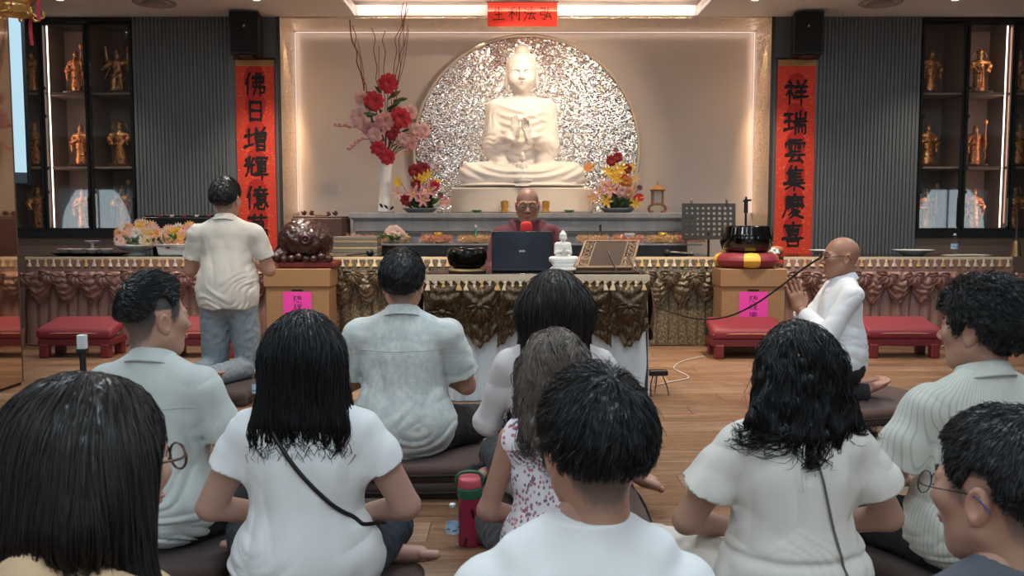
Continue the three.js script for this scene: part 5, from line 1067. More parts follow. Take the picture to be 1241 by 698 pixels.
// ------------------------------------------------------------------ glass cabinets with gilded statuettes
{
  const cabWood = std(new THREE.Color(0.17, 0.112, 0.088), 0.5), shelfMat = std(new THREE.Color(0.20, 0.15, 0.125), 0.4);
  const YS = [0.95, 1.585, 2.30], TOPY = 2.985, ZD = -8.915;
  const cabinet = (label, x0, x1, posts, ledX, sgn) => {
    const t = thing('display_cabinet', label, 'cabinet', [0, 0, 0]);
    part('back_panel', box(x0, x1, 0, TOPY, -9.40, -9.385, 0.002), cabWood, t);
    for (const x of [x0 + 0.008, x1 - 0.008, ...posts]) part('divider', box(x - 0.008, x + 0.008, 0.93, TOPY, -9.386, -8.95, 0.002), cabWood, t);
    for (const y of YS) part('shelf', box(x0 + 0.01, x1 - 0.01, y - 0.022, y, -9.386, -8.955, 0.003), shelfMat, t);
    part('cornice', box(x0, x1, TOPY - 0.02, CEIL - 0.002, -9.4, -8.90, 0.003), blackMat, t);
    part('lower_front', box(x0, x1, 0, 0.90, -9.386, -8.93, 0.004), cabWood, t);
    part('rail', box(x0, x1, 0.895, 0.965, -8.94, -8.90, 0.004), blackMat, t);
    const xs = [x0, ...posts, x1];
    for (let i = 0; i < xs.length - 1; i++) {
      const a = xs[i] + (i ? 0.004 : 0.01), b = xs[i + 1] - (i < xs.length - 2 ? 0.004 : 0.01), f = part('door_frame', [box(a, a + 0.026, 0.965, TOPY - 0.03, ZD - 0.02, ZD + 0.01, 0.003), box(b - 0.026, b, 0.965, TOPY - 0.03, ZD - 0.02, ZD + 0.01, 0.003), box(a + 0.02, b - 0.02, 0.965, 0.985, ZD - 0.02, ZD + 0.01, 0.003), box(a + 0.02, b - 0.02, TOPY - 0.05, TOPY - 0.03, ZD - 0.02, ZD + 0.01, 0.003)], blackMat, t);
      part('pane', box(a + 0.024, b - 0.024, 0.985, TOPY - 0.05, ZD - 0.007, ZD - 0.002, 0), paneMat, f);
      part('handle', box(b - 0.022, b - 0.006, 1.0, 1.28, ZD + 0.01, ZD + 0.035, 0.003), blackMat, f);
      for (const y of [1.32, 1.55, 2.05, 2.32]) part('hinge', box(a + 0.005, a + 0.04, y, y + 0.03, ZD + 0.008, ZD + 0.016, 0.002), blackMat, f);
    }
    part('led_strip', box(ledX - 0.006, ledX + 0.006, 0.99, TOPY - 0.05, -8.962, -8.955, 0.001), ledMat, t);
    areaLight(PINK, L.led, 0.03, 1.9, [ledX + sgn * 0.012, 1.98, -8.975], [ledX + sgn * 0.5, 1.98, -9.3], 'led_strip_light');
    areaLight(PINK, L.led * 0.8, 0.03, 1.9, [ledX - sgn * 0.05, 1.98, -8.975], [ledX - sgn * 0.5, 1.98, -9.3], 'led_strip_light');
    return t;
  };
  cabinet('dark display cabinet with glass doors at the left, full of gilded statuettes', -5.45, -3.665, [-5.0, -4.555, -4.11], -4.505, 1);
  cabinet('dark display cabinet with glass doors at the right, full of gilded statuettes', 3.95, 5.75, [4.395, 4.86, 5.3], 4.80, -1);
  // statuettes, about 0.42 m tall, facing +z
  const gilt = [[0.58, 0.27, 0.085], [0.52, 0.185, 0.08], [0.62, 0.35, 0.12], [0.40, 0.13, 0.065]];
  const giltMat = std(0xffffff, 0.36, { metalness: 0.75, vertexColors: true }), standMat = std(new THREE.Color(0.05, 0.014, 0.010), 0.3);
  const figure = (kind) => {
    const P = [[rc([0, 0.02, 0], [0, 0.20, 0], 0.062, 0.045, [0, 0, 1, 1.25]), 0], [rc([0, 0.18, 0], [0, 0.275, 0], 0.046, 0.052, [0, 0, 1, 1.3]), 0.03], [rc([-0.05, 0.285, 0], [0.05, 0.285, 0], 0.024), 0.025]];
    P.push([rc([0, 0.29, 0.004], [0, 0.335, 0.006], 0.018), 0.015], [el([0, 0.352, 0.006], [0.027, 0.033, 0.03]), 0.008]);
    const arm = (s, e, w, q) => { P.push([rc([s * 0.065, 0.282, 0], e, 0.023, 0.02), 0.015], [rc(e, w, 0.02, 0.013), 0.01]); if (q) P.push([rc([e[0], e[1] - 0.01, e[2]], [e[0] * 0.9, e[1] - q, e[2] + 0.01], 0.022, 0.012), 0.02]); };
    if (kind === 0) { arm(1, [0.085, 0.22, 0.02], [0.02, 0.235, 0.062], 0.09); arm(-1, [-0.085, 0.22, 0.02], [-0.02, 0.235, 0.062], 0.09); P.push([el([0, 0.385, 0], [0.02, 0.016, 0.02]), 0.008]); }
    if (kind === 1) { arm(1, [0.09, 0.25, 0.03], [0.045, 0.20, 0.07], 0.06); arm(-1, [-0.09, 0.25, 0.03], [-0.045, 0.19, 0.07], 0.06); P.push([el([0, 0.39, 0], [0.034, 0.022, 0.032]), 0.006], [rc([0, 0.39, 0], [0, 0.435, -0.005], 0.012, 0.004), 0.01]); for (const s of [-1, 1]) P.push([el([s * 0.082, 0.285, -0.005], [0.03, 0.022, 0.034]), 0.008], [rc([s * 0.05, 0.40, 0], [s * 0.075, 0.34, -0.01], 0.007, 0.005), 0.006]); P.push([rc([0.0, 0.04, 0.075], [0, 0.22, 0.08], 0.006, 0.006), 0.004]); }
    if (kind === 2) { arm(1, [0.10, 0.30, 0.0], [0.105, 0.41, 0.02], 0); arm(-1, [-0.10, 0.30, 0.0], [-0.105, 0.41, 0.02], 0); arm(1, [0.11, 0.24, 0.02], [0.125, 0.21, 0.06], 0); arm(-1, [-0.11, 0.24, 0.02], [-0.125, 0.21, 0.06], 0); for (const s of [-1, 1]) P.push([el([s * 0.107, 0.425, 0.02], [0.015, 0.018, 0.015]), 0.004], [rc([s * 0.03, 0.15, 0.02], [s * 0.05, 0.02, 0.03], 0.034, 0.022), 0.02], [rc([s * 0.06, 0.3, -0.02], [s * 0.13, 0.14, -0.02], 0.012, 0.006), 0.015]); P.push([el([0, 0.392, 0.004], [0.024, 0.024, 0.024]), 0.006]); }
    if (kind === 3) { arm(1, [0.09, 0.21, 0.02], [0.075, 0.30, 0.05], 0.08); arm(-1, [-0.085, 0.215, 0.02], [-0.02, 0.20, 0.06], 0.1); P.push([rc([0.08, 0.05, 0.055], [0.082, 0.42, 0.05], 0.006), 0.004], [el([0.082, 0.43, 0.05], [0.022, 0.025, 0.01]), 0.006], [rc([0, 0.32, 0.03], [0, 0.27, 0.045], 0.014, 0.004), 0.008], [el([0, 0.385, -0.003], [0.022, 0.018, 0.022]), 0.008]); }
    const b = blend(P);
    const f = (x, y, z) => { const d = b(x, y, z); return d < 0.03 && y < 0.3 ? d + 0.0028 * Math.sin(x * 120 + 14 * noise(x * 6, y * 9, z * 6 + kind)) * Math.cos(y * 55 + 4 * noise(x * 9, y * 9, z * 9)) : d; };
    return tint(skin(f, [-0.16, 0, -0.09], [0.16, 0.47, 0.12], 0.0075), (x, y, z) => { const n = noise(x * 22, y * 16, z * 22 + kind * 7), c = mix3(gilt[kind], gilt[(kind + 1) % 4], clamp(0.5 + n, 0, 1)); return y > 0.325 && y < 0.375 ? mix3(c, [0.62, 0.40, 0.22], 0.6) : n > 0.45 && y < 0.25 ? [0.20, 0.05, 0.04] : c; });
  };
  const protos = [0, 1, 2, 3].map(figure), stand = merge([box(-0.115, 0.115, 0.012, 0.034, -0.065, 0.065, 0.006), box(-0.10, 0.10, 0, 0.013, -0.055, 0.055, 0.004)]);
  const rowName = ['bottom', 'middle', 'top'], look = ['robed gilded statuette with joined sleeves', 'armoured gilded statuette with a pointed helmet', 'gilded statuette with several raised arms', 'bearded gilded statuette holding a staff'];
  const first = [];
  const spots = [[-4.74, 'leftmost column, left cabinet', [1, 1, 0]], [-4.30, 'middle column, left cabinet', [0, 0, 3]], [-3.90, 'right column, left cabinet', [3, 1, 2]], [4.15, 'left column, right cabinet', [3, 0, 0]], [4.62, 'middle column, right cabinet', [0, 3, 1]], [5.03, 'rightmost column, right cabinet', [1, 0, 2]]];
  for (const [x, where, kinds] of spots) kinds.forEach((k, row) => {
    const label = look[k] + ' on the ' + rowName[row] + ' shelf, ' + where, at = [x + rr(-0.015, 0.015), YS[row], -9.13], turn = rr(-0.15, 0.15);
    if (first[k]) { const c = copyOf(first[k], label, at, turn); c.scale.setScalar(rr(0.96, 1.06)); return; }
    first[k] = thing('gilded_statuette', label, 'statuette', at, turn, 'gilded statuettes in the cabinets');
    part('figure', protos[k].clone().translate(0, 0.03, 0), giltMat, first[k]); part('stand', stand, standMat, first[k]);
  });
}

// ------------------------------------------------------------------ people
// a person faces -z; the ground under the seat is y = 0; built at adult size, then scaled
const mirrorX = (g) => { const h = g.clone().scale(-1, 1, 1); const i = h.index.array; for (let k = 0; k < i.length; k += 3) { const q = i[k + 1]; i[k + 1] = i[k + 2]; i[k + 2] = q; } const n = h.attributes.normal; return h; };
const headField = (() => {                    // centre of the head at 0, chin at -0.115, crown at 0.118
  const P = [[el([0, 0.03, 0.012], [0.076, 0.088, 0.097]), 0], [el([0, -0.032, -0.03], [0.061, 0.083, 0.064]), 0.03], [el([0, -0.096, -0.056], [0.027, 0.021, 0.026]), 0.03]];
  for (const s of [-1, 1]) P.push([rc([s * 0.054, -0.055, 0.0], [s * 0.022, -0.098, -0.05], 0.019, 0.015), 0.03], [el([s * 0.045, -0.012, -0.062], [0.024, 0.022, 0.022]), 0.025]);
  P.push([rc([0, 0.006, -0.090], [0, -0.028, -0.110], 0.008, 0.0125), 0.010]);
  for (const s of [-1, 1]) {
    P.push([el([s * 0.012, -0.033, -0.100], [0.009, 0.008, 0.010]), 0.006], [rc([s * 0.012, 0.024, -0.089], [s * 0.048, 0.022, -0.074], 0.008, 0.007), 0.014]);
    P.push([el([s * 0.032, 0.005, -0.102], [0.019, 0.012, 0.016]), 0.010, -1], [el([s * 0.031, 0.003, -0.0815], [0.0135, 0.0105, 0.0125]), 0.003]);
  }
  P.push([el([0, -0.0585, -0.094], [0.022, 0.0055, 0.010]), 0.004], [el([0, -0.067, -0.092], [0.018, 0.006, 0.010]), 0.004], [el([0, -0.0625, -0.105], [0.024, 0.0013, 0.008]), 0.002, -1]);
  for (const s of [-1, 1]) {
    const q = new THREE.Quaternion().setFromEuler(new THREE.Euler(0.18, s * -0.35, s * -0.12));
    P.push([el([s * 0.079, -0.006, 0.014], [0.0095, 0.033, 0.020], q), 0.006], [el([s * 0.0875, -0.004, 0.010], [0.006, 0.021, 0.0115], q), 0.006, -1], [el([s * 0.076, -0.032, 0.005], [0.007, 0.009, 0.008]), 0.006]);
  }
  P.push([rc([0, -0.05, 0.025], [0, -0.15, 0.042], 0.054, 0.056), 0.03]);
  return blend(P);
})();
const headGeo = {};
const headMesh = (cell) => headGeo[cell] ??= skin(headField, [-0.105, -0.17, -0.135], [0.105, 0.13, 0.13], cell);
// right hand: wrist at 0, fingers towards +y, palm towards -x, thumb on the +z side
const handField = (() => {
  const P = [[rc([0, -0.02, 0], [0, 0.02, 0], 0.024, 0.026), 0], [rc([0, 0.02, -0.012], [0, 0.085, -0.018], 0.026, 0.022, [1, 0, 0, 1.8]), 0.02], [rc([0, 0.02, 0.012], [0, 0.085, 0.02], 0.026, 0.022, [1, 0, 0, 1.8]), 0.02]];
  [[-0.033, 0.058, 0.074], [-0.011, 0.066, 0.086], [0.011, 0.07, 0.09], [0.032, 0.064, 0.083]].forEach(([z, , l], k) => {
    const a = [0, 0.092 - (k === 0 ? 0.008 : 0), z * 0.98], b = [-0.003, a[1] + l * 0.48, z * 1.1], c = [-0.012, a[1] + l * 0.98, z * 1.14];
    P.push([rc(a, b, 0.0098, 0.0088), 0.006], [rc(b, c, 0.0088, 0.0072), 0.003]);
  });
  P.push([rc([-0.006, 0.018, 0.028], [-0.010, 0.052, 0.05], 0.0155, 0.0115), 0.014], [rc([-0.010, 0.052, 0.05], [-0.010, 0.088, 0.053], 0.0108, 0.0085), 0.004]);
  return blend(P);
})();
const handR = skin(handField, [-0.05, -0.05, -0.07], [0.05, 0.2, 0.09], 0.0052), handL = mirrorX(handR);
// right foot: heel at 0, toes towards -z, sole at y = 0
const footField = (() => {
  const P = [[el([0, 0.035, 0], [0.034, 0.035, 0.042]), 0], [rc([0, 0.042, -0.02], [-0.004, 0.026, -0.15], 0.036, 0.028, [0, 1, 0, 1.15]), 0.02], [rc([0.022, 0.024, -0.10], [0.024, 0.020, -0.155], 0.022, 0.018), 0.02], [rc([0, 0.05, 0.0], [0, 0.10, 0.0], 0.034, 0.034), 0.03]];
  [[-0.030, 0.200, 0.0135], [-0.006, 0.202, 0.0095], [0.012, 0.195, 0.009], [0.028, 0.184, 0.0085], [0.042, 0.170, 0.008]].forEach(([x, l, r]) => P.push([rc([x * 0.85, 0.020, -l + 0.045], [x * 1.08, r + 0.001, -l], r * 1.0, r), 0.003]));
  return blend(P);
})();
const footR = skin(footField, [-0.06, -0.005, -0.23], [0.07, 0.14, 0.06], 0.0044), footL = mirrorX(footR);

// height of the hairline at depth z of the head (front is -z)
const LINE = [[-0.2, 0.075], [-0.085, 0.068], [-0.06, 0.05], [-0.042, 0.005], [-0.022, -0.015], [0.0, 0.028], [0.032, 0.02], [0.048, -0.03], [0.08, -0.062], [0.2, -0.07]];
const hairline = (z) => { for (let i = 1; i < LINE.length; i++) if (z <= LINE[i][0]) return lerp(LINE[i - 1][1], LINE[i][1], (z - LINE[i - 1][0]) / (LINE[i][0] - LINE[i - 1][0])); return -0.07; };

// hair: a shell plus locks that run along it
function locks(f, shell, n, o) {
  const P = shell.attributes.position, N = shell.attributes.normal, seg = o.seg ?? 7, per = (seg + 1) * 3;
  const pos = new Float32Array(n * per * 3), nor = new Float32Array(n * per * 3), idx = [], e = 0.002;
  let made = 0, tries = 0;
  const p = [0, 0, 0], g = [0, 0, 0], dir = V(), last = V(), sd = V(), up = V();
  const grad = () => { const d = f(...p); g[0] = f(p[0] + e, p[1], p[2]) - d; g[1] = f(p[0], p[1] + e, p[2]) - d; g[2] = f(p[0], p[1], p[2] + e) - d; const l = Math.hypot(...g) || 1; g[0] /= l; g[1] /= l; g[2] /= l; return d; };
  while (made < n && tries++ < n * 12) {
    const i = Math.floor(rnd() * P.count); p[0] = P.getX(i); p[1] = P.getY(i); p[2] = P.getZ(i);
    if (o.root && !o.root(p[0], p[1], p[2], rnd())) continue;
    const off = rr(o.off?.[0] ?? -0.002, o.off?.[1] ?? 0.003), step = rr(...o.len) / seg * (o.lenScale ? o.lenScale(p[0], p[1], p[2]) : 1), wob = [rr(-1, 1), rr(-1, 1), rr(-1, 1)], base = made * per; last.set(0, 0, 0);
    const w = o.r * rr(0.6, 1.3);
    for (let k = 0; k <= seg; k++) {
      const t = k / seg, d = grad();
      o.flow(p, g, dir, t); dir.x += wob[0] * o.jit; dir.y += wob[1] * o.jit; dir.z += wob[2] * o.jit;
      const dn = dir.x * g[0] + dir.y * g[1] + dir.z * g[2], lift = o.lift ?? 0;
      dir.x -= g[0] * dn; dir.y -= g[1] * dn; dir.z -= g[2] * dn; dir.normalize(); dir.x += g[0] * lift; dir.y += g[1] * lift; dir.z += g[2] * lift; dir.normalize();
      if (k) { dir.lerp(last, 0.35).normalize(); }
      last.copy(dir);
      sd.set(g[0], g[1], g[2]).cross(dir).normalize(); up.crossVectors(dir, sd).normalize();
      const r = w * (k === 0 ? 0.7 : 1 - 0.85 * t * t);
      for (let c = 0; c < 3; c++) {
        const a = c * 2.0944 + 0.5, ca = Math.cos(a), sa = Math.sin(a), q = (base + k * 3 + c) * 3, nx = sd.x * ca + up.x * sa, ny = sd.y * ca + up.y * sa, nz = sd.z * ca + up.z * sa;
        pos[q] = p[0] + nx * r; pos[q + 1] = p[1] + ny * r; pos[q + 2] = p[2] + nz * r; nor[q] = nx; nor[q + 1] = ny; nor[q + 2] = nz;
        if (k < seg) { const A = base + k * 3 + c, B = base + k * 3 + (c + 1) % 3; idx.push(A, B, A + 3, B, B + 3, A + 3); }
      }
      if (o.avoid) {                           // locks lie on the clothes, not inside them
        const q = o.avoid(p[0] + dir.x * step, p[1] + dir.y * step, p[2] + dir.z * step);
        if (q < 0.006) { const a = o.avoid(p[0] + 0.003, p[1], p[2]) - o.avoid(p[0] - 0.003, p[1], p[2]), b = o.avoid(p[0], p[1] + 0.003, p[2]) - o.avoid(p[0], p[1] - 0.003, p[2]), c = o.avoid(p[0], p[1], p[2] + 0.003) - o.avoid(p[0], p[1], p[2] - 0.003), l = Math.hypot(a, b, c) || 1, m = Math.min(0.006 - q, step * 0.5); p[0] += a / l * m; p[1] += b / l * m; p[2] += c / l * m; }
      }
      p[0] += dir.x * step; p[1] += dir.y * step; p[2] += dir.z * step;
      const stick = (o.stick ?? 1) * (o.free !== undefined ? lerp(0.12, 1, sstep(o.free - 0.05, o.free + 0.03, p[1])) : 1);
      if (stick) { const h = (f(...p) - off) * stick; p[0] -= g[0] * h; p[1] -= g[1] * h; p[2] -= g[2] * h; }
    }
    made++;
  }
  const G = new THREE.BufferGeometry();
  G.setAttribute('position', new THREE.BufferAttribute(pos.slice(0, made * per * 3), 3)); G.setAttribute('normal', new THREE.BufferAttribute(nor.slice(0, made * per * 3), 3)); G.setIndex(idx);
  return G;
}
function shortHair(o, cell) {                 // o.top, o.side, o.back: thickness; o.raise: how far above the natural hairline the hair starts
  const cap = blend([[el([0, 0.034 + o.top * 0.5, 0.012 + (o.back - 0.01) * 0.4], [0.077 + o.side, 0.088 + o.top * 0.75, 0.098 + o.back]), 0], [el([0, 0.03, 0.045 + o.back * 0.5], [0.070 + o.side * 0.9, 0.07, 0.062 + o.back * 0.6]), 0.04]]), whorl = V(o.whorl?.[0] ?? 0.012, 0.11, o.whorl?.[1] ?? 0.05);
  const cut = (z) => hairline(z) + o.raise[0] * sstep(-0.105, -0.06, z) + (o.raise[1] - o.raise[0]) * sstep(0.015, 0.06, z) + (o.fringe ?? 0) * sstep(0.0, -0.05, z);
  const f = (x, y, z) => {
    let d = cap(x, y, z);
    if (Math.abs(d) < 0.03) d += (o.rough ?? 0.0025) * (noise(x * 30 + (o.seed ?? 0), y * 30, z * 30) + 0.5 * noise(x * 70, y * 70, z * 70 + (o.seed ?? 0)));
    return smax(d, cut(z) - y + 0.005 * noise(x * 40, z * 40, 4), o.soft ?? 0.02);
  };
  const shell = skin(f, [-0.14, -0.11, -0.16], [0.14, 0.2, 0.18], cell), wv = o.wavy ?? 0.15;
  const flow = (p, g, d) => { d.set(p[0] - whorl.x, (p[1] - whorl.y) * 0.7 - 0.02, p[2] - whorl.z).normalize(); if (o.sweep) { const k = sstep(-0.02, 0.07, p[1]); d.x += o.sweep[0] * k; d.y += o.sweep[1] * k; d.z += o.sweep[2] * k; } const q = o.waveScale ?? 20; d.x += wv * noise(p[0] * q, p[1] * q, p[2] * q + 7); d.y += wv * noise(p[0] * q + 9, p[1] * q, p[2] * q); d.z += wv * noise(p[0] * q, p[1] * q + 5, p[2] * q); d.normalize(); };
  const root = (x, y, z) => y > cut(z) + 0.002, lenScale = (x, y, z) => clamp((y - cut(z)) / 0.055 + 0.12, 0.2, 1);
  const lay = locks(f, shell, o.n * 0.88 | 0, { seg: o.seg ?? 5, len: o.len, r: o.r, jit: o.jit ?? 0.12, lift: o.lift ?? 0.06, stick: o.stick ?? 0.8, off: [-0.001, o.loft ?? 0.006], root, flow, lenScale });
  const stray = locks(f, shell, o.n * 0.12 | 0, { seg: o.seg ?? 5, len: o.len, r: o.r * 0.8, jit: 0.35, lift: o.stray ?? 0.45, stick: 0.25, off: [0, 0.01], root, flow, lenScale });
  return merge([shell, lay, stray]);
}
function longHair(o, cell, avoid) {                  // hanging hair; o.len below the middle of the head, o.wide half width at the bottom, o.wave
  const L = o.len, w = o.wide, P = [[el([0, 0.036, 0.016], [0.090, 0.100, 0.108]), 0], [el([0, -0.02, 0.045], [w * 0.9 + 0.01, 0.11, 0.075]), 0.05]];
  const back = (o.back ?? 0.03);
  for (const u of [-0.8, -0.4, 0, 0.4, 0.8]) P.push([rc([u * 0.075, 0.0, 0.06], [u * w, -L + 0.03 + 0.03 * Math.abs(u) * (o.round ?? 1), 0.075 + back - 0.03 * Math.abs(u)], 0.045, o.tip ?? 0.028), 0.035]);
  for (const s of [-1, 1]) P.push([rc([s * 0.074, 0.02, 0.0], [s * (w * 0.95), -L * (o.sideLen ?? 0.85), o.sideZ ?? 0.02], 0.030, 0.026), 0.035]);
  if (o.extra) P.push(...o.extra);
  const b = blend(P), face = el([0, -0.045, -0.10], [0.066, 0.115, 0.085]);
  const f = (x, y, z) => {
    let d = b(x, y, z); if (d > 0.05) return d;
    d = smax(d, -face(x, y, z), 0.02);
    d += (o.groove ?? 0.003) * noise(x * 70, y * 9, z * 70 + (o.seed ?? 0));
    if (o.wave) d += o.wave * noise(x * 22, y * 22 + (o.seed ?? 0), z * 22);
    return d;
  };
  const W = Math.max(0.16, w + 0.09) + (o.pad ?? 0), shell = skin(f, [-W, -L - 0.06, -0.15], [W, 0.18, 0.24], cell);
  const st = locks(f, shell, o.n, { seg: o.seg ?? 9, len: o.strand ?? [0.12, 0.24], r: o.r, jit: o.jit ?? 0.07, avoid, lift: 0.0, stick: 0.9, free: -L + (o.wisp ?? 0.035), off: [-0.001, 0.005],
    flow: (p, g, d) => { const k = sstep(0.02, 0.11, p[1]); d.set(p[0] * 7 * k, -1 + 0.6 * k, (p[2] + 0.03) * 5 * k); if (o.wave) { d.x += 0.9 * noise(p[0] * 10, p[1] * 10, p[2] * 10 + 3); d.z += 0.9 * noise(p[0] * 10, p[1] * 10, p[2] * 10 + 30); } if (o.flip) d.x += o.flip * sstep(-L * 0.55, -L, p[1]) * Math.sign(p[0]) * sstep(0.06, 0.13, Math.abs(p[0])) * 2; d.normalize(); } });
  return merge([shell, st]);
}
const hairMat = (r, g, b, rough = 0.34) => phys(new THREE.Color(r, g, b), rough, { specularIntensity: 0.9 });
const black = hairMat(0.0065, 0.0075, 0.0095), darkBrown = hairMat(0.012, 0.0095, 0.0095), greyBrown = hairMat(0.125, 0.102, 0.088, 0.32);
const bodyMat = phys(0xffffff, 0.5, { vertexColors: true, sheen: 0.15, sheenColor: new THREE.Color(0.8, 0.5, 0.4) });
const weaveBump = field(256, 256, (u, v) => 0.5 + 0.25 * Math.sin(u * 6.283 * 64) + 0.25 * Math.sin(v * 6.283 * 64)), slubBump = field(512, 512, (u, v) => clamp(0.5 + 0.3 * noise(u * 18, v * 150, 1) + 0.3 * noise(u * 150, v * 18, 2), 0, 1));
const cloth = (color, bump = weaveBump, scale = 0.0004, rep = 8, more = {}) => { const t = bump.clone(); t.repeat.set(rep, rep); t.needsUpdate = true; return phys(color, 0.85, { bumpMap: t, bumpScale: scale, sheen: 0.25, sheenColor: new THREE.Color(0.8, 0.85, 0.9), ...more }); };
const browMat = std(0x0d0a09, 0.8), glassLens = phys(0xffffff, 0.03, { transmission: 1, thickness: 0, ior: 1.5 });

const UPPER_ADD = { lotus: 0, seiza: 0.13, kneel: 0.44, chair: 0.06 };
function person(o) {
  const t = thing('person', o.label, 'person', o.at, o.turn ?? 0); t.scale.setScalar(o.s ?? 1);
  const w = o.w ?? 1, fem = !!o.fem, up = UPPER_ADD[o.pose], lean = o.lean ?? 0, ca = Math.cos(-lean), sa = Math.sin(-lean), py = 0.10;
  const side = o.side ?? 0;                   // the whole upper body shifts sideways with height
  const U = ([x, y, z]) => { const a = y - py; return [x + side * Math.max(0, a), py + a * ca - z * sa + up, a * sa + z * ca]; };
  const q = new THREE.Quaternion().setFromEuler(new THREE.Euler(-lean, 0, 0));
  // ---- joints
  const sw = (fem ? 0.166 : 0.186) * (o.shoulder ?? 1), shY = 0.515 - (o.drop ?? 0.018);
  const A = o.arms ?? { elbow: [0.245, 0.275, -0.05], wrist: [0.035, 0.335, -0.265] };
  const arm = [-1, 1].map((s) => { const a = (s < 0 && A.left) || A; return { sh: U([s * sw, shY, 0.0]), el: U([s * a.elbow[0] * w, a.elbow[1], a.elbow[2]]), wr: U([s * a.wrist[0], a.wrist[1], a.wrist[2]]) }; });
  const legs = { lotus: [-1, 1].map((s) => ({ hip: [s * 0.10, 0.09, -0.03], kn: [s * 0.35 * (o.kneeOut ?? [1, 1])[s > 0 ? 1 : 0], 0.085, -0.22 - 0.34 * Math.max(0, 1 - (o.kneeOut ?? [1, 1])[s > 0 ? 1 : 0])], an: [s * -0.15 + (s < 0 ? o.footOut ?? 0 : 0), s > 0 ? 0.05 : 0.045, s > 0 ? -0.34 : -0.24] })),
    seiza: [-1, 1].map((s) => ({ hip: [s * 0.09, 0.20, 0.03], kn: [s * 0.12, 0.075, -0.40], an: [s * 0.075, 0.05, 0.10] })),
    kneel: [-1, 1].map((s) => ({ hip: [s * 0.09, 0.50, 0.0], kn: [s * 0.11, 0.075, -0.06], an: [s * 0.06 - 0.13, 0.055, 0.33] })),
    chair: [-1, 1].map((s) => ({ hip: [s * 0.09, 0.14, 0], kn: [s * 0.13, 0.13, -0.31], an: [s * 0.13, -0.31, -0.27] })) }[o.pose];
  const hipY = o.pose === 'lotus' ? 0.09 : py + up - 0.01;
  // ---- one continuous body
  const B = [[el(U([0, 0.40, -0.005]), [0.15 * w, 0.17, 0.10 * w], q), 0], [el(U([0, 0.23, -0.01]), [(fem ? 0.125 : 0.14) * w, 0.16, 0.105 * w], q), 0.05], [el([0, hipY, 0], [0.17 * w, 0.115, 0.125 * w]), 0.05],
    ...[-1, 1].map((s) => [rc(U([0, 0.518, 0.005]), U([s * sw * 0.86, shY, 0.005]), fem ? 0.046 : 0.054, fem ? 0.043 : 0.05), 0.05]), [rc(U([0, 0.52, 0.012]), U([0, 0.595, 0.008]), fem ? 0.052 : 0.059, fem ? 0.045 : 0.050), 0.04]];
  for (const s of [-1, 1]) B.push([rc(U([s * 0.11, 0.53, 0.01]), U([s * 0.03, 0.588, 0.014]), 0.036, 0.03), 0.03]);
  arm.forEach((a) => B.push([rc(a.sh, a.el, fem ? 0.045 * w : 0.052, fem ? 0.038 * w : 0.041), 0.03], [rc(a.el, a.wr, 0.039, 0.026), 0.012]));
  legs.forEach((l) => B.push([rc(l.hip, l.kn, 0.082 * w, 0.058), 0.04], [rc(l.kn, l.an, 0.054, 0.036), 0.02]));
  const bf = blend(B), body = (x, y, z) => (o.pose === 'chair' ? bf(x, y, z) : smax(bf(x, y, z), -y + 0.002, 0.01));
  const lowY = o.pose === 'chair' ? -0.4 : -0.02, top = 0.70 + up;
  const skinC = (o.skin ?? [0.50, 0.29, 0.205]).map((c, i) => c * [0.86, 0.80, 0.78][i]), lips = mix3(skinC, [0.45, 0.12, 0.11], 0.6);
  const pieces = [tinted(skin(body, [-0.48, lowY, -0.62], [0.48, top, 0.52], 0.016), skinC)];
  // head, hands, feet on finer grids, joined into the same mesh
  const hp = U([0, 0.708, -0.022]), hm = new THREE.Matrix4().compose(V(...hp), new THREE.Quaternion().setFromEuler(new THREE.Euler(-lean + (o.pitch ?? 0), o.yaw ?? 0, o.roll ?? 0, 'YXZ')), V(1, 1, 1).multiplyScalar(o.headSize ?? (fem ? 0.97 : 1)));
  const st = o.stubble;                        // [density, how far up the shaved zone goes]
  pieces.push(tint(headMesh(o.near ? 0.0045 : 0.0066).clone(), (x, y, z) => {
    let c = skinC; const m = Math.exp(-Math.pow(x / 0.022, 4) - Math.pow((y + 0.0625) / 0.009, 4)) * (z < -0.08 ? 1 : 0); c = mix3(c, lips, m);
    const er = Math.abs(x) > 0.073 && y > -0.04 && y < 0.035 && z > -0.02 && z < 0.045 ? 1 : 0; if (er) c = mix3(c, [0.62, 0.30, 0.22], 0.35);
    if (st && !er) { const k = sstep(-0.012, 0.02, y - hairline(z) + 0.022 * sstep(0.03, 0.06, z) + 0.006 * noise(x * 60, y * 60, z * 60)); c = mix3(c, [0.052, 0.050, 0.052], k * st[0] * (st[1] ? lerp(0.7, 1, sstep(-0.06, 0.03, y)) : 1)); }
    return c;
  }).applyMatrix4(hm));
  arm.forEach((a, i) => {
    const d = V(...a.wr).sub(V(...a.el)).normalize(), s = i ? 1 : -1, m = new THREE.Matrix4();
    if (o.hands === 'lap') { const y = V(-s * 0.75, -0.12, -0.62).normalize(), x = V(0, 1, 0).addScaledVector(y, -y.y).normalize(); if (s < 0) x.negate(); m.makeBasis(x, y, x.clone().cross(y)); }
    else m.makeRotationFromEuler(new THREE.Euler(o.handTilt ?? -0.55, 0, s * 0.06));
    m.setPosition(a.wr[0] + (o.hands === 'lap' ? 0 : s * -0.012), a.wr[1], a.wr[2]);
    pieces.push(tinted((i ? handR : handL).clone().applyMatrix4(m), skinC));
  });
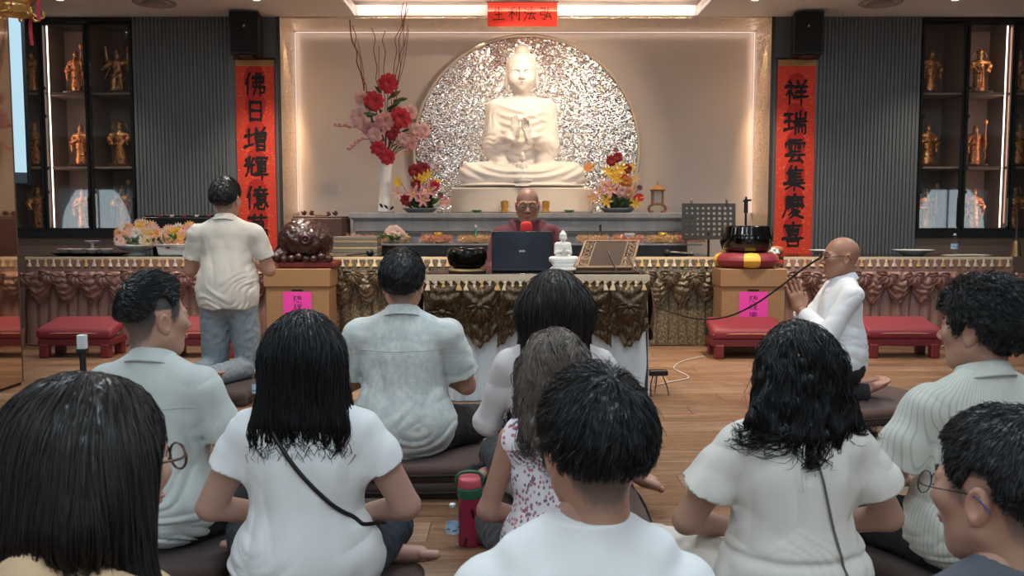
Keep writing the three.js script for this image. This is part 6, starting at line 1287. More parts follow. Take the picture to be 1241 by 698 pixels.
  legs.forEach((l, i) => {
    const s = i ? 1 : -1, m = new THREE.Matrix4();
    if (o.pose === 'lotus') m.makeRotationFromEuler(new THREE.Euler(0, s * 1.25 + (o.footTurn ?? 0) * s, s * -0.5, 'YXZ'));
    else if (o.pose === 'chair') m.identity(); else m.makeRotationFromEuler(new THREE.Euler(Math.PI * 0.94, o.pose === 'kneel' ? 0.9 : s * -0.2, 0, 'YXZ'));
    m.setPosition(l.an[0], o.pose === 'chair' ? l.an[1] - 0.08 : o.pose === 'lotus' ? 0.004 : 0.092, l.an[2]);
    pieces.push(tinted((i ? footR : footL).clone().applyMatrix4(m), mix3(skinC, [0.6, 0.3, 0.24], 0.25)));
  });
  part('body', merge(pieces), bodyMat, t);
  const hg = (g) => g.applyMatrix4(hm);
  for (const s of [-1, 1]) {
    part('eyebrow', hg(tube([[s * 0.014, 0.026, -0.0965], [s * 0.03, 0.032, -0.0915], [s * 0.05, 0.025, -0.077]], 0.0028, 10, 5)), browMat, t);
    part('eye', hg(tube([[s * 0.0185, 0.000, -0.0925], [s * 0.031, -0.0015, -0.0955], [s * 0.0435, 0.001, -0.0885]], 0.0019, 10, 5)), browMat, t);
  }
  // ---- trousers
  const below = o.pose === 'chair' ? -0.26 : -0.02;
  const T = [[el([0, hipY, 0.002], [0.17 * w + 0.014, 0.128, 0.125 * w + 0.014]), 0]];
  if (o.pose !== 'lotus') T.push([el(U([0, 0.17, 0]), [0.15 * w + 0.012, 0.09, 0.115 * w + 0.01], q), 0.04]);
  legs.forEach((l) => {
    const e = [0, 1, 2].map((k) => lerp(l.kn[k], l.an[k], o.pose === 'seiza' ? 1.12 : 0.86)), dx = V(...l.an).sub(V(...l.kn)).normalize(), far = [0, 1, 2].map((k) => lerp(l.kn[k], l.an[k], 1.15)), sh = rc(l.kn, far, 0.066 * (o.legW ?? 1), 0.052 * (o.legW ?? 1));
    T.push([rc(l.hip, l.kn, 0.082 * w + 0.016, 0.074 * (o.legW ?? 1)), 0.045], [(x, y, z) => Math.max(sh(x, y, z), (x - e[0]) * dx.x + (y - e[1]) * dx.y + (z - e[2]) * dx.z), 0.02]);
  });
  const tb = blend(T), waistY = up + (o.waist ?? 0.21), tf = (x, y, z) => { let d = tb(x, y, z); if (d < 0.04) d += 0.006 * Math.abs(noise(x * 11, y * 9, z * 11 + (o.seed ?? 0))) - 0.002 + 0.002 * noise(x * 30, y * 30, z * 30); d = smax(d, y - waistY, 0.006); return o.pose === 'chair' ? d : smax(d, -y + 0.0, 0.008); };
  part(o.skirt ? 'skirt' : 'trousers', skin(tf, [-0.50, below, -0.62], [0.50, 0.36 + up, 0.42], o.near ? 0.0125 : 0.0135, [0, 0]), o.legMat, t);
  // ---- shirt
  const nr0 = (fem ? 0.052 : 0.060) + 0.004 + (o.shirt.open ?? 0), C = o.shirt, loose = C.loose ?? 0.012, hem = C.hem + up;
  const S = [[el(U([0, 0.40, -0.005]), [0.15 * w + 0.012 + loose * 0.4, 0.175, 0.10 * w + 0.014 + loose * 0.4], q), 0], [el(U([0, 0.23, -0.008]), [(fem ? 0.125 : 0.14) * w + 0.014 + loose, 0.17, 0.105 * w + 0.016 + loose], q), 0.06],
    ...[-1, 1].map((s) => [rc(U([0, 0.518, 0.006]), U([s * sw * 0.87, shY, 0.006]), (fem ? 0.046 : 0.054) + 0.011, (fem ? 0.043 : 0.05) + 0.011), 0.05])];
  if (C.hem < 0.16) S.push([el([0, Math.max(hipY + 0.04, 0.12), 0.002], [0.17 * w + 0.026 + loose, o.pose === 'lotus' ? 0.17 : 0.27, 0.125 * w + 0.028 + loose]), 0.05]);
  for (const s of [-1, 1]) S.push([rc(U([s * 0.115, 0.53, 0.01]), U([s * 0.035, 0.582, 0.014]), 0.043, 0.038), 0.03]);
  const cutBy = (f, e, d) => (x, y, z) => smax(f(x, y, z), (x - e[0]) * d.x + (y - e[1]) * d.y + (z - e[2]) * d.z, 0.005);
  arm.forEach((a) => {
    if (C.sleeve === 0) return;
    const tt = Math.min(C.sleeve, 1), e = [0, 1, 2].map((k) => lerp(a.sh[k], a.el[k], tt)), d = V(...a.el).sub(V(...a.sh)).normalize(), k = C.flare ?? 1, r0 = (fem ? 0.052 : 0.062) * w, far = [0, 1, 2].map((j) => lerp(a.sh[j], a.el[j], tt + 0.05));
    S.push([C.sleeve >= 1 ? rc(a.sh, a.el, r0, r0 * 0.95) : cutBy(rc(a.sh, far, r0, r0 * 1.10 * k), e, d), 0.028]);
    if (C.sleeve > 1) { const e2 = [0, 1, 2].map((j) => lerp(a.el[j], a.wr[j], C.sleeve - 1)), d2 = V(...a.wr).sub(V(...a.el)).normalize(); S.push([cutBy(rc(a.el, a.wr, r0 * 0.95, 0.042), e2, d2), 0.015]); }
  });
  const top0 = C.top ?? 0.578, S2 = rc(U([0, 0.50, 0.012]), U([0, 0.60, 0.010]), nr0 + 0.012, nr0);
  S.push([(x, y, z) => smax(S2(x, y, z), y - up - (top0 + 0.30 * (z + lean * 0.4)), 0.006), 0.03]);
  if (C.extra) S.push(...C.extra(U));
  const sb = blend(S), nr = C.neck ?? 0.066, nk = rc(U([0, 0.592, -0.002]), U([0, 0.80, -0.03]), nr - 0.004, nr + 0.03), fa = C.fold ?? 0.8, sd = o.seed ?? 0;
  const arms2 = arm.map((a) => U([0, 0, 0]) && a.sh);
  const sf = (x, y, z) => {
    let d = sb(x, y, z); if (d > 0.05 || d < -0.05) return smax(d, hem - y, 0.004);
    const yy = y - up, low = sstep(0.34, 0.10, yy);
    // drapes falling from the shoulder blades, creases gathered at the waist, diagonal pulls under the arms
    d += fa * (0.0065 * (1 - Math.abs(noise(x * 7 + sd, yy * 2.2, z * 5)) * 2.2) * sstep(0.52, 0.40, yy) * (1 - 0.3 * low));
    d += fa * 0.006 * low * (1 - 2.0 * Math.abs(noise(x * 2.6 + sd, yy * 13 + 2 * noise(x * 3, yy * 3, sd), z * 3)));
    d += fa * 0.0042 * (1 - 2.2 * Math.abs(noise((Math.abs(x) * 0.7 - yy) * 6.5, (Math.abs(x) + yy) * 2.5, sd + (x > 0 ? 5 : 9) + z * 2))) * sstep(0.09, 0.17, Math.abs(x));
    
    if (C.scoop) d = smax(d, -nk(x, y, z), 0.006);
    if (C.belt !== undefined) { const b = yy - C.belt; d += 0.010 * Math.exp(-b * b / 0.00016); }
    return smax(d, hem - y + 0.012 * noise(x * 6, z * 6, sd), 0.016);
  };
  part(C.name ?? 'shirt', skin(sf, [-0.42, hem - 0.03, -0.40], [0.42, 0.68 + up, 0.32], C.cell ?? (o.near ? 0.0080 : 0.0090), [0, 0]), C.mat, t);
  if (C.collar) {
    const g = lathe([[0.064, -0.012], [0.060, 0.012], [0.0605, 0.032], [0.064, 0.036], [0.070, 0.030], [0.081, -0.006], [0.083, -0.012], [0.078, -0.012], [0.068, 0.012]], 48), c = U([0, 0.577, 0.006]); g.scale(1.0 * (C.collar), 1, 1.02 * (C.collar)); g.rotateX(-0.34 - lean); g.translate(...c); part('collar', g, C.mat, t);
  }
  if (o.yoke) { const l = []; for (let k = 0; k <= 24; k++) { const x = lerp(-0.17, 0.17, k / 24) * w, y = 0.445 + up; l.push([x, y, onBack(sf, x, y) + 0.0005]); } part('seam', tube(l, 0.0016, 60, 5), C.mat, t); }
  // ---- hair, glasses
  if (o.hair) part('hair', hg(o.hair(o.near ? 0.0052 : 0.0062, (() => { const e = hm.elements; return (x, y, z) => sf(e[0] * x + e[4] * y + e[8] * z + e[12], e[1] * x + e[5] * y + e[9] * z + e[13], e[2] * x + e[6] * y + e[10] * z + e[14]); })())), o.hairMat ?? black, t);
  if (o.glasses) {
    const G = o.glasses, gp = new THREE.Group(); gp.name = 'glasses'; gp.applyMatrix4(hm); t.add(gp);
    const rim = (s) => { const g = new THREE.TorusGeometry(1, G.r / 0.024, 6, 32); g.scale(0.025, 0.019, 0.024); g.rotateY(s * -0.16); return g.translate(s * 0.033, 0.0, -0.112); };
    for (const s of [-1, 1]) {
      part('rim', rim(s), G.mat, gp); part('lens', (() => { const g = new THREE.CircleGeometry(1, 28); g.scale(0.024, 0.018, 1); g.rotateY(s * -0.16); return g.translate(s * 0.033, 0, -0.112); })(), glassLens, gp);
      part('temple', tube([[s * 0.057, 0.006, -0.108], [s * 0.075, 0.006, -0.085], [s * 0.084, 0.010, -0.02], [s * 0.085, 0.010, 0.012], [s * 0.083, -0.012, 0.036]], G.r, 20, 6), G.mat, gp);
      if (G.tip) part('temple_tip', tube([[s * 0.085, 0.010, 0.008], [s * 0.0845, 0.006, 0.02], [s * 0.083, -0.013, 0.037]], G.r * 1.35, 10, 6), G.tip, gp);
    }
    part('bridge', tube([[-0.009, 0.004, -0.114], [0, 0.008, -0.117], [0.009, 0.004, -0.114]], G.r, 8, 6), G.mat, gp);
  }
  return { t, U, hm, shirt: sf, up, arm };
}
const onBack = (f, x, y) => { let z = 0.4; for (let k = 0; k < 90; k++) { const d = f(x, y, z); if (d < 0.0006) break; z -= Math.max(0.0008, d * 0.6); if (z < -0.4) break; } return z; };
const darkTrouser = cloth(new THREE.Color(0.012, 0.013, 0.016), weaveBump, 0.0004, 8, { sheen: 0.06 }), LAP = { elbow: [0.255, 0.27, -0.02], wrist: [0.07, 0.16, -0.24] };
const denimTex = field(256, 256, (u, v) => { const t = 0.5 + 0.3 * Math.sin((u + v) * 6.283 * 40) + 0.5 * noise(u * 90, v * 90, 2); return mix3([0.42, 0.44, 0.48], [1, 1, 1], clamp(t, 0, 1)); }, [6, 6], true);
const denim = (r, g, b) => phys(new THREE.Color(r, g, b), 0.85, { map: denimTex });
const tortoise = std(new THREE.Color(0.06, 0.028, 0.016), 0.25), thinMetal = std(0x2a2c30, 0.3, { metalness: 0.8 }), blackFrame = std(0x0a0a0a, 0.3);

// 1 woman at the lower left, very near
person({ label: 'woman with long dark hair, glasses and a tan top at the lower left', pose: 'lotus', near: true, fem: true, at: [-0.545, 0.10, -1.13], s: 0.955, turn: -0.25, yaw: -0.34, pitch: -0.03, roll: 0.02, seed: 1, skin: [0.62, 0.40, 0.31], hands: 'lap', arms: LAP,
  legMat: darkTrouser, shirt: { mat: cloth(new THREE.Color(0.55, 0.38, 0.23), slubBump, 0.0006, 6), hem: 0.05, sleeve: 0.7, loose: 0.014, neck: 0.068, extra: (U) => [[rc(U([-0.19, 0.545, 0.07]), U([0.02, 0.595, 0.10]), 0.040, 0.046), 0.03], [rc(U([0.02, 0.595, 0.10]), U([0.19, 0.54, 0.06]), 0.046, 0.04), 0.03]] }, glasses: { r: 0.0021, mat: tortoise },
  hair: (c, v) => longHair({ len: 0.095, wide: 0.125, n: 6000, r: 0.00085, strand: [0.12, 0.28], seg: 7, seed: 3, tip: 0.035, jit: 0.05, sideLen: 1.5, groove: 0.0015 }, c, v), hairMat: darkBrown });
// 2 man at the left in a grey green shirt
person({ label: 'man with a short fade haircut in a pale grey green shirt, sitting at the left', pose: 'lotus', near: true, at: [-1.097, 0.10, -2.75], s: 0.965, turn: -0.12, yaw: -0.58, pitch: 0.02, seed: 2, w: 0.96, shoulder: 0.9, kneeOut: [0.9, 0.85], skin: [0.50, 0.30, 0.225], hands: 'lap', arms: { elbow: [0.25, 0.265, -0.04], wrist: [0.07, 0.16, -0.24] },
  legMat: darkTrouser, stubble: [1, 1], yoke: true, shirt: { mat: cloth(new THREE.Color(0.54, 0.585, 0.575), slubBump, 0.0007, 5), hem: 0.0, sleeve: 0.72, loose: 0.020, collar: 1.0 },
  hair: (c) => shortHair({ top: 0.028, side: 0.004, back: 0.007, raise: [0.05, 0.07], fringe: 0, n: 3000, seg: 4, len: [0.022, 0.045], r: 0.0013, sweep: [0, 0.5, -0.9], lift: 0.12, stray: 0.5, seed: 4, whorl: [0.0, 0.075] }, c) });
// 3 man kneeling upright at the back left
person({ label: 'man in a cream polo shirt and pale jeans kneeling upright at the left', pose: 'kneel', at: [-1.765, 0.085, -5.62], s: 0.968, turn: 0.0, yaw: -0.12, seed: 3, w: 0.95, skin: [0.45, 0.27, 0.19], legW: 1.15,
  legMat: denim(0.40, 0.47, 0.51), stubble: [0.8, 1], arms: { elbow: [0.27, 0.26, -0.05], wrist: [0.035, 0.36, -0.25] }, shirt: { mat: cloth(new THREE.Color(0.56, 0.53, 0.485)), hem: 0.02, sleeve: 0.68, loose: 0.014, collar: 1 },
  hair: (c) => shortHair({ top: 0.026, side: 0.009, back: 0.014, raise: [0.025, 0.03], n: 1300, seg: 4, len: [0.02, 0.04], r: 0.0018, seed: 7 }, c) });
// 4 woman in a white tee with a strap
const w4 = person({ label: 'woman with black shoulder length hair in a white tee with a thin black strap', pose: 'lotus', near: true, fem: true, w: 1.1, at: [-0.535, 0.092, -2.32], s: 0.915, turn: 0.02, yaw: -0.08, seed: 4, kneeOut: [0.72, 0.55], skin: [0.50, 0.32, 0.25], hands: 'lap', arms: LAP, shoulder: 0.98,
  legMat: denim(0.035, 0.055, 0.075), footTurn: 0.1, shirt: { mat: cloth(new THREE.Color(0.76, 0.79, 0.81), weaveBump, 0.0003), hem: 0.07, sleeve: 0.5, loose: 0.010, neck: 0.074, flare: 1.12 },
  hair: (c, v) => longHair({ len: 0.205, wide: 0.128, n: 3000, r: 0.0015, seg: 6, strand: [0.10, 0.22], seed: 9, tip: 0.034, round: -0.4, jit: 0.10, back: 0.025, sideLen: 0.95 }, c, v) });
// 5 man in the middle in a patterned shirt
const batik = field(512, 512, (u, v) => { const a = noise(u * 9, v * 9, 1) + 0.6 * noise(u * 20, v * 20, 4), b = Math.abs(noise(u * 12, v * 12, 8)); const t = clamp(0.35 + 0.5 * a + (b < 0.1 ? 0.35 : 0), 0, 1); return mix3([0.84, 0.89, 0.905], [0.97, 0.97, 0.955], t); }, [2.4, 2.4], true);
const c5 = cloth(new THREE.Color(0.72, 0.73, 0.72)); c5.map = batik;
person({ label: 'man in the middle with short black hair in a white and pale blue patterned shirt', pose: 'lotus', at: [-0.445, 0.128, -3.68], s: 0.985, turn: 0.03, yaw: -0.04, seed: 5, w: 1.06, skin: [0.45, 0.26, 0.18], hands: 'prayer', arms: { elbow: [0.245, 0.27, -0.07], wrist: [0.035, 0.335, -0.265] },
  legMat: darkTrouser, stubble: [0.85, 1], yoke: true, shirt: { mat: c5, hem: -0.01, sleeve: 0.78, loose: 0.022, collar: 1.04, flare: 1.1 },
  hair: (c) => shortHair({ top: 0.024, side: 0.012, back: 0.016, raise: [0.012, 0.022], n: 2000, seg: 4, len: [0.018, 0.036], r: 0.0015, seed: 11 }, c) });
// 6 the speaker
const stool = thing('stool', 'wooden stool under the monk behind the front table', 'stool', [0.105, 0, -6.22]);
part('seat', box(-0.19, 0.19, 0.37, 0.40, -0.19, 0.19, 0.01, 2), woodRed, stool); for (const x of [-1, 1]) for (const z of [-1, 1]) part('leg', box(x * 0.15 - 0.02, x * 0.15 + 0.02, 0, 0.372, z * 0.15 - 0.02, z * 0.15 + 0.02, 0.004), woodRed, stool);
person({ label: 'monk with a shaved head and thin glasses in a dark red robe behind the laptop', pose: 'chair', fem: false, at: [0.105, 0.415, -6.22], s: 0.99, turn: Math.PI, pitch: -0.16, seed: 6, w: 1.0, skin: [0.36, 0.19, 0.13], near: true, arms: { elbow: [0.26, 0.27, -0.1], wrist: [0.10, 0.26, -0.33] }, hands: 'lap',
  legMat: cloth(new THREE.Color(0.10, 0.014, 0.020)), stubble: [0.35, 0], skirt: true, legW: 1.3, shirt: { name: 'robe', mat: cloth(new THREE.Color(0.075, 0.010, 0.017), weaveBump, 0.0004, 8, { sheen: 0.05 }), hem: 0.02, sleeve: 1.7, loose: 0.026, neck: 0.07, extra: (U) => [[rc(U([-0.16, 0.53, -0.02]), U([0.12, 0.30, -0.11]), 0.045, 0.05), 0.03], [rc(U([-0.1, 0.58, 0.0]), U([-0.02, 0.50, -0.08]), 0.028, 0.03), 0.02], [rc(U([0.1, 0.58, 0.0]), U([0.02, 0.48, -0.08]), 0.028, 0.03), 0.02]] }, glasses: { r: 0.0011, mat: thinMetal } });
// 7 woman with very long hair before the table
person({ label: 'woman with very long straight dark hair and a white top, close before the front table', pose: 'lotus', fem: true, at: [0.15, 0.09, -3.16], s: 0.985, turn: 0.0, seed: 7, skin: [0.48, 0.30, 0.23], hands: 'prayer', kneeOut: [0.6, 0.6], footTurn: 1.1, footOut: 0.11,
  legMat: cloth(new THREE.Color(0.03, 0.03, 0.034)), shirt: { mat: cloth(new THREE.Color(0.60, 0.56, 0.57), weaveBump, 0.0003, 8), hem: 0.0, sleeve: 1.8, loose: 0.014, neck: 0.07, flare: 1.1 },
  hair: (c, v) => longHair({ len: 0.42, wide: 0.152, n: 2300, r: 0.0017, strand: [0.18, 0.36], seg: 7, seed: 15, tip: 0.022, jit: 0.06, round: -0.5 }, c, v), hairMat: hairMat(0.013, 0.0095, 0.009, 0.4) });
// 8 girl in a floral dress
const floral = texture(512, 512, (c, w, h) => { c.fillStyle = '#e9e4ea'; c.fillRect(0, 0, w, h); reseed(42); for (let i = 0; i < 150; i++) { const x = rnd() * w, y = rnd() * h, k = Math.floor(rnd() * 4); c.fillStyle = ['#b04a72', '#6b4a78', '#c98aa0', '#4a5560'][k]; for (let p = 0; p < 5; p++) { c.beginPath(); c.ellipse(x + Math.cos(p * 1.257) * 8, y + Math.sin(p * 1.257) * 8, 7, 4.5, p * 1.257, 0, 7); c.fill(); } c.fillStyle = '#d8b45a'; c.beginPath(); c.arc(x, y, 3, 0, 7); c.fill(); } }, true, [4.5, 4.5]);
const c8 = cloth(0xffffff); c8.map = floral;
person({ label: 'girl with wavy grey brown hair in a sleeveless floral dress behind the long haired woman', pose: 'lotus', fem: true, w: 0.86, shoulder: 0.86, at: [0.115, 0.082, -2.42], s: 0.835, headSize: 1.10, turn: 0.06, yaw: 0.05, seed: 8, footTurn: -1.1, kneeOut: [0.5, 0.4], skin: [0.42, 0.24, 0.175], hands: 'lap', arms: { elbow: [0.25, 0.26, -0.02], wrist: [0.07, 0.16, -0.22] },
  legMat: cloth(new THREE.Color(0.02, 0.02, 0.025)), shirt: { name: 'dress', mat: c8, hem: 0.0, sleeve: 0, loose: 0.012, neck: 0.078 },
  hair: (c, v) => longHair({ len: 0.20, wide: 0.105, n: 2300, r: 0.0017, seg: 7, strand: [0.10, 0.2], wave: 0.007, seed: 19, tip: 0.026, jit: 0.16 }, c, v), hairMat: greyBrown });
// 9 man in the middle foreground
person({ label: 'man with thick black hair and shaved nape in a white tee, front and centre', pose: 'lotus', near: true, at: [0.098, 0.093, -1.40], side: 0.055, s: 0.90, drop: 0.055, turn: 0.02, yaw: 0.22, seed: 9, w: 1.06, kneeOut: [0.8, 0.7], skin: [0.46, 0.265, 0.19], hands: 'lap', arms: LAP, shoulder: 0.92,
  legMat: darkTrouser, stubble: [0.97, 1], shirt: { mat: cloth(new THREE.Color(0.77, 0.79, 0.81), weaveBump, 0.0003, 9), hem: 0.0, sleeve: 0.7, loose: 0.016, neck: 0.067, fold: 0.7, cell: 0.0075 },
  hair: (c) => shortHair({ top: 0.024, side: 0.014, back: 0.018, raise: [0.004, 0.040], fringe: -0.02, n: 4600, len: [0.03, 0.058], r: 0.0011, seg: 5, lift: 0.05, loft: 0.010, stick: 0.75, jit: 0.10, seed: 23, whorl: [0.012, 0.062], soft: 0.012 }, c) });
// 10 woman in a cream dress
const w10 = person({ label: 'woman with wavy black hair in a cream dress with a chain across the back', pose: 'lotus', near: true, fem: true, w: 1.08, at: [0.705, 0.092, -2.22], s: 0.895, turn: 0.05, yaw: 0.2, roll: 0.03, seed: 10, skin: [0.47, 0.29, 0.215], hands: 'lap', arms: { elbow: [0.27, 0.27, -0.04], wrist: [0.07, 0.17, -0.24] }, shoulder: 0.98, legW: 1.5,
  skirt: true, kneeOut: [1.05, 0.55], legMat: cloth(new THREE.Color(0.70, 0.64, 0.57), weaveBump, 0.0003), shirt: { name: 'dress', mat: cloth(new THREE.Color(0.72, 0.70, 0.655), weaveBump, 0.0003), hem: 0.0, sleeve: 0.62, loose: 0.016, neck: 0.07, flare: 1.4, belt: 0.205 },
  hair: (c, v) => longHair({ len: 0.20, wide: 0.14, n: 3200, r: 0.0016, seg: 7, strand: [0.08, 0.2], wave: 0.006, flip: 0.9, seed: 29, tip: 0.035, jit: 0.14, pad: 0.03, extra: [[rc([-0.105, -0.07, 0.06], [-0.165, -0.135, 0.04], 0.035, 0.014), 0.03], [rc([0.11, -0.10, 0.05], [0.155, -0.17, 0.05], 0.035, 0.018), 0.03]] }, c, v) });
// 11 bald man kneeling in profile
person({ label: 'bald man with glasses in a white long sleeved shirt, kneeling with joined hands', pose: 'seiza', near: true, at: [1.815, 0.085, -5.02], s: 0.94, turn: Math.PI / 2 - 0.05, lean: -0.04, pitch: -0.04, seed: 11, w: 1.02, skin: [0.40, 0.21, 0.14], arms: { elbow: [0.20, 0.27, -0.13], wrist: [0.030, 0.39, -0.235] }, handTilt: -0.30,
  legMat: darkTrouser, stubble: [0.12, 0], shirt: { mat: cloth(new THREE.Color(0.72, 0.75, 0.79)), hem: 0.06, sleeve: 1.86, loose: 0.014, collar: 1.02 }, glasses: { r: 0.0021, mat: blackFrame } });
// 12 man at the right in a striped shirt
const stripe = field(256, 64, (u, v) => { const k = (u * 10) % 1; return k < 0.22 ? [0.82, 0.835, 0.82] : [0.93, 0.93, 0.90]; }, [10, 1], true);
const c12 = cloth(new THREE.Color(0.72, 0.745, 0.73), slubBump, 0.0004, 6); c12.map = stripe;
person({ label: 'man with thick wavy black hair in a pale striped shirt, sitting at the right edge', pose: 'lotus', near: true, at: [1.335, 0.092, -2.55], s: 0.965, turn: 0.25, yaw: 0.42, pitch: 0.02, seed: 12, w: 1.04, kneeOut: [0.6, 1], skin: [0.50, 0.29, 0.215], hands: 'lap', arms: { elbow: [0.25, 0.27, -0.06], wrist: [0.07, 0.2, -0.25] },
  legMat: darkTrouser, shirt: { mat: c12, hem: 0.0, sleeve: 0.78, loose: 0.026, collar: 1.05, flare: 1.15 }, yoke: true,
  hair: (c) => shortHair({ top: 0.036, side: 0.020, back: 0.040, raise: [0, 0], fringe: -0.012, n: 3800, len: [0.04, 0.085], r: 0.0012, seg: 6, rough: 0.005, lift: 0.06, loft: 0.012, jit: 0.2, stick: 0.75, wavy: 0.36, waveScale: 15, seed: 31, sweep: [0.2, 0.2, 0.8] }, c) });
// 13 boy at the lower right
person({ label: 'boy with short black hair and thin glasses at the lower right corner', pose: 'lotus', near: true, at: [0.725, 0.093, -1.30], s: 0.845, headSize: 1.06, turn: 0.2, yaw: 0.34, pitch: -0.04, seed: 13, w: 0.95, kneeOut: [0.65, 0.9], skin: [0.48, 0.28, 0.205], hands: 'lap', arms: LAP,
  legMat: darkTrouser, stubble: [0.85, 1], shirt: { mat: cloth(new THREE.Color(0.08, 0.09, 0.11)), hem: 0.0, sleeve: 0.7, loose: 0.014 }, glasses: { r: 0.0012, mat: thinMetal, tip: std(new THREE.Color(0.05, 0.09, 0.25), 0.3) },
  hair: (c) => shortHair({ top: 0.020, side: 0.010, back: 0.014, raise: [0.02, 0.03], n: 3800, seg: 3, len: [0.014, 0.03], r: 0.0011, lift: 0.15, seed: 37, whorl: [0.015, 0.055] }, c) });
// ---- bags and the hair clip
{
  const follow = (name, label, cat, w) => { const b = thing(name, label, cat, w.t.position.toArray(), w.t.rotation.y); b.scale.copy(w.t.scale); return b; };
  let b = follow('shoulder_bag', 'thin black bag strap across the back of the white tee', 'bag', w4);
  const l = []; for (let k = 0; k <= 26; k++) { const t = k / 26, x = lerp(-0.085, 0.165, t), y = lerp(0.53, 0.245, t) - 0.02 * Math.sin(t * 3.14); l.push([x, y, onBack(w4.shirt, x, y) + 0.003]); }
  l.push([0.20, 0.22, -0.02], [0.15, 0.16, -0.16]); part('strap', tube(l, 0.0062, 90, 6), std(0x0b0c0e, 0.5), b);
  part('bag_body', put(new RoundedBoxGeometry(0.2, 0.13, 0.05, 3, 0.02), 0.1, 0.17, -0.20, 0.2, 0, 0), std(0x0b0c0e, 0.5), b);
  b = follow('chain_bag', 'silver bag chain across the back of the cream dress', 'bag', w10);
  const pts = []; for (let k = 0; k <= 40; k++) { const t = k / 40, x = lerp(0.0, 0.125, Math.pow(t, 0.9)), y = lerp(0.535, 0.02, t); pts.push(V(x, y, onBack(w10.shirt, x, y) + 0.006)); }
  const cv = new THREE.CatmullRomCurve3(pts), links = []; for (let k = 0; k < 95; k++) { const g = new THREE.TorusGeometry(0.0042, 0.0013, 4, 8), c = cv.getPointAt(k / 94), d = cv.getTangentAt(k / 94); g.scale(0.8, 1.35, 1); g.rotateY(k % 2 ? 1.57 : 0); g.applyQuaternion(new THREE.Quaternion().setFromUnitVectors(V(0, 1, 0), d)); links.push(g.translate(c.x, c.y, c.z)); }
  const ch = part('chain', links, std(0x8a8578, 0.3, { metalness: 0.9 }), b); ch.userData = { kind: 'stuff' };
  part('strap', tube([[0.125, 0.02, cv.getPointAt(1).z], [0.20, 0.06, 0.10], [0.26, 0.05, 0.0], [0.28, 0.03, -0.08]], 0.003, 20, 6), std(0x8a8578, 0.3, { metalness: 0.9 }), b);
  part('bag_body', put(new RoundedBoxGeometry(0.20, 0.12, 0.07, 4, 0.03), 0.25, 0.0, 0.07, 0, 0.4, 0.1), std(new THREE.Color(0.72, 0.74, 0.76), 0.5), b);
  const tie = follow('dress_ties', 'thin cream neck ties hanging down the back of the cream dress', 'ties', w10);
  for (const [x1, y1] of [[-0.02, 0.40], [-0.012, 0.43], [0.012, 0.44]]) part('cord', tube([[0.0, 0.55, onBack(w10.shirt, 0, 0.55) + 0.004], [x1 * 1.3, 0.50, onBack(w10.shirt, x1, 0.50) + 0.005], [x1, y1, onBack(w10.shirt, x1, y1) + 0.004]], 0.0022, 16, 5), std(new THREE.Color(0.72, 0.70, 0.655), 0.8), tie);
  const clip = part('hair_clip', (() => { const g = []; for (let k = 0; k < 5; k++) g.push(put(ball(0, 0, 0, 0.0065, 0.0065, 0.004, 8), Math.cos(k * 1.257) * 0.009, Math.sin(k * 1.257) * 0.009, 0)); g.push(ball(0, 0, 0.003, 0.005, 0.005, 0.004, 8), put(ball(0, 0, 0, 0.0065, 0.0065, 0.004, 8), 0.018, -0.006, 0)); return merge(g); })(), std(0xe8d9c8, 0.4), w10.t);
  const cp = V(-0.068, 0.050, 0.092).applyMatrix4(w10.hm); clip.position.copy(cp); clip.rotation.set(-0.2, -0.6, 0.3);
}

